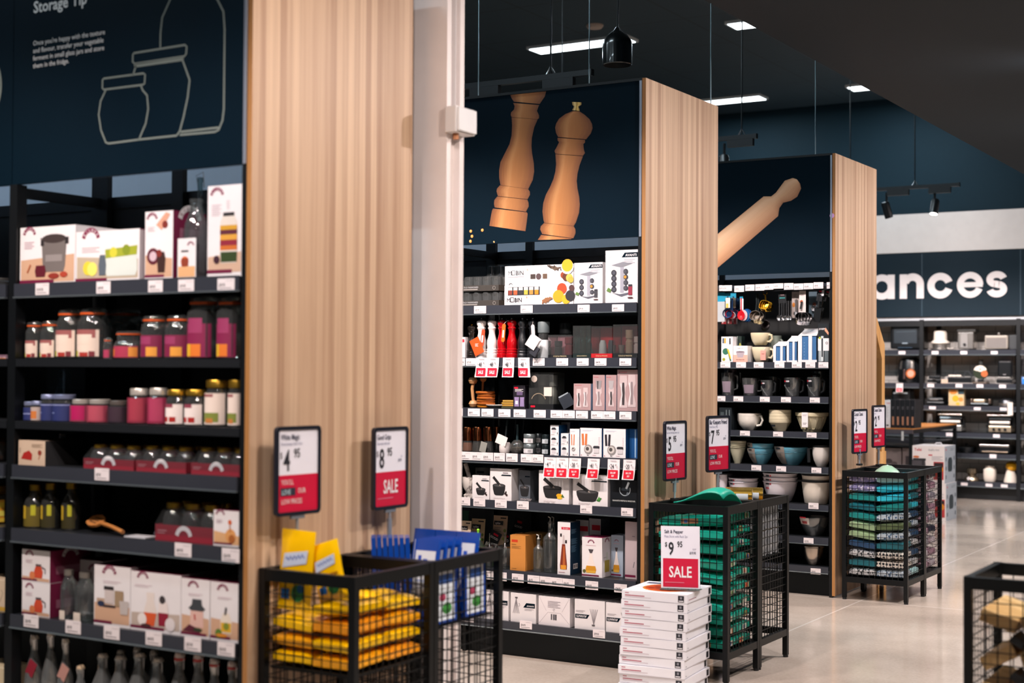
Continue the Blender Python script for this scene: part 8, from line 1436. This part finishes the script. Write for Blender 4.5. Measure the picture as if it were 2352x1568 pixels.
# ---------------------------------------------------------------- display table and coffee machine boxes
TZ = .9; q0 = at(2096, 984, 2, TZ); q1 = at(2170, 972, 2, TZ); TX0, TX1, TY0, TY1 = q0.x-1.3, q0.x, q0.y, q1.y
t = empty('display_table', (TX1, TY0, 0), 'black framed display table with a honey wood top behind the towel bins', 'table'); w, d = TX1-TX0, TY1-TY0
MB().box(-w, 0, 0, d, TZ-.012, TZ, wood('#a8662c', '#cf8f4c', 'y', .12, .4, 'table_top_wood', .6, 'x')).build('tabletop', t)
for a in (0, d-.04): MB().box(-w, 0, a, a+.04, TZ-.055, TZ-.0125, M('#4a4348', .4)).build('frame_rail', t)
for a in (-w, -.04): MB().box(a, a+.04, .04, d-.04, TZ-.055, TZ-.0125, BLKM).build('frame_rail', t)
for x in (-w, -.04):
    for y in (0, d-.04): MB().box(x, x+.04, y, y+.04, 0, TZ-.056, BLKM).build('leg', t)
MB().box(-w+.04, -.04, .04, d-.04, .70, .715, DB).build('lower_shelf', t); MB().box(-w+.04, -.04, .04, d-.04, .42, .44, DB).build('lower_shelf', t)
def tcart(x0, x1, yt, Y, z, lb, m, D, grp, dep=.25):
    a = at(x0, yt, 1, Y).x; b = at(x1, yt, 1, Y).x; h = at((x0+x1)/2, yt, 1, Y).z-z; mb = MB().box(0, b-a, 0, dep, 0, h, m); deco(mb, Fr((0, 0, 0)), b-a, h, D); tag(mb.build('carton', loc=(a, Y, z+.0005)), lb, 'box', grp)
GT = 'cartons on the display table'
tcart(2026, 2045, 919, TY0+.1, TZ, 'white carton with red lettering at the left of the display table', CARD, [('f', RED, 'Tefal', .5, .87, .45, 1), ('L', '#b0a8a8', .3, .75, .5, 8, .05), ('r', INK, .5, .06, .8, .11)], GT)
for i in range(5): tcart(2046+11.2*i, 2056.4+11.2*i, 918, TY0+.1, TZ, f'narrow black carton with a copper picture, {["first", "second", "third", "fourth", "last"][i]} in the row on the table', M('#17181c', .4), [('j', '#b07a5c', .5, .1, [(.2, 0), (.2, .3)]), ('L', '#6a6468', .3, .75, .4, 2, .06), ('r', '#4a4448', .93, 0, 1, 1)], GT)
tcart(2030, 2070, 1029, TY0+.12, .441, 'brown printed coffee carton on the lower table shelf, left of two', M('#8a7874', .5), [('L', '#4a3c3c', .5, .88, .4, 2, .05), ('e', '#4a3c3c', .3, .4, .2, .12), ('e', '#5a4a48', .6, .3, .18, .1)], 'coffee cartons under the table'); tcart(2073, 2096, 1029, TY0+.12, .441, 'brown printed coffee carton on the lower table shelf, right of two', M('#8a7672', .5), [('j', '#4a3c3c', .6, .25, [(.3, 0), (.3, .4)]), ('r', '#4a4040', .05, .1, .3, .16)], 'coffee cartons under the table')
p = at(2073, 990, 1, TY0-.004); mb = MB().box(-.012, .012, -.001, .001, -.1, .0, M('#c8c4c0', .5)); tag(mb.build('hanging_tag', loc=p), 'narrow white tag hanging below the display table edge', 'tag')
for k, lb in ((0, 'red and white coffee machine carton, lower of two on the floor'), (1, 'red and white coffee machine carton with a handle, upper of two')):
    X0, X1_, Y0_, Dp, h = -4.20, -3.862+.012*k*-1, 14.86, .42, .378; W = X1_-X0; m = M('#e8dcd8', .5)
    mb = MB().box(0, W, 0, Dp, 0, h-.001, m, mats={'r': M('#9aa4ae', .5)})
    deco(mb, Fr((0, 0, 0)), W, h, [('t', RED, 'Tefal', .06, .86, .1, 'l', 1, 1), ('t', M('#6a7078', .5), 'EasyFry Grill', .5, .87, .07, 'l', 0, .8), ('L', '#9a949a', .6, .72, .34, 3, .04), ('r', RED, .5, .74, .62, .77), ('r', '#b83a3c', .66, .1, .97, .58), ('r', '#2a1c1c', .68, .4, .95, .55), ('e', '#d8841c', .86, .38, .1), ('e', '#8a2a1c', .75, .25, .08), ('j', '#4a4448', .2, .12, [(.2, 0), (.22, .3), (.2, .5)]), ('r', '#2a282c', .02, .6, .42, .66), ('e', '#d0703c', .12, .7, .1, .03), ('e', '#c8602c', .4, .3, .07), ('r', '#2a282c', .3, .3, .36, .6)])
    deco(mb, Fr((W, 0, 0), (0, 1, 0)), Dp, h, [('j', '#26343c', .5, .3, [(.14, 0), (.2, .06), (.2, .3), (.12, .38)]), ('t', RED, 'Tefal', .06, .88, .07, 'l', 1), ('L', '#6a747c', .5, .92, .4, 2, .04)]+[('r', '#5a666e', x, y, x+.1, y+.1) for x in (.08, .82) for y in (.12, .35, .6)])
    o = mb.build('coffee_machine_carton', loc=(X0, Y0_, .0005+k*h)); tag(o, lb, 'box', 'stacked coffee machine cartons')
    if k: MB().tube([(W*.55, Dp*.4, h-.002), (W*.6, Dp*.4, h+.025), (W*.75, Dp*.4, h+.025), (W*.8, Dp*.4, h-.002)], .006, CARD, 6).build('handle', o)
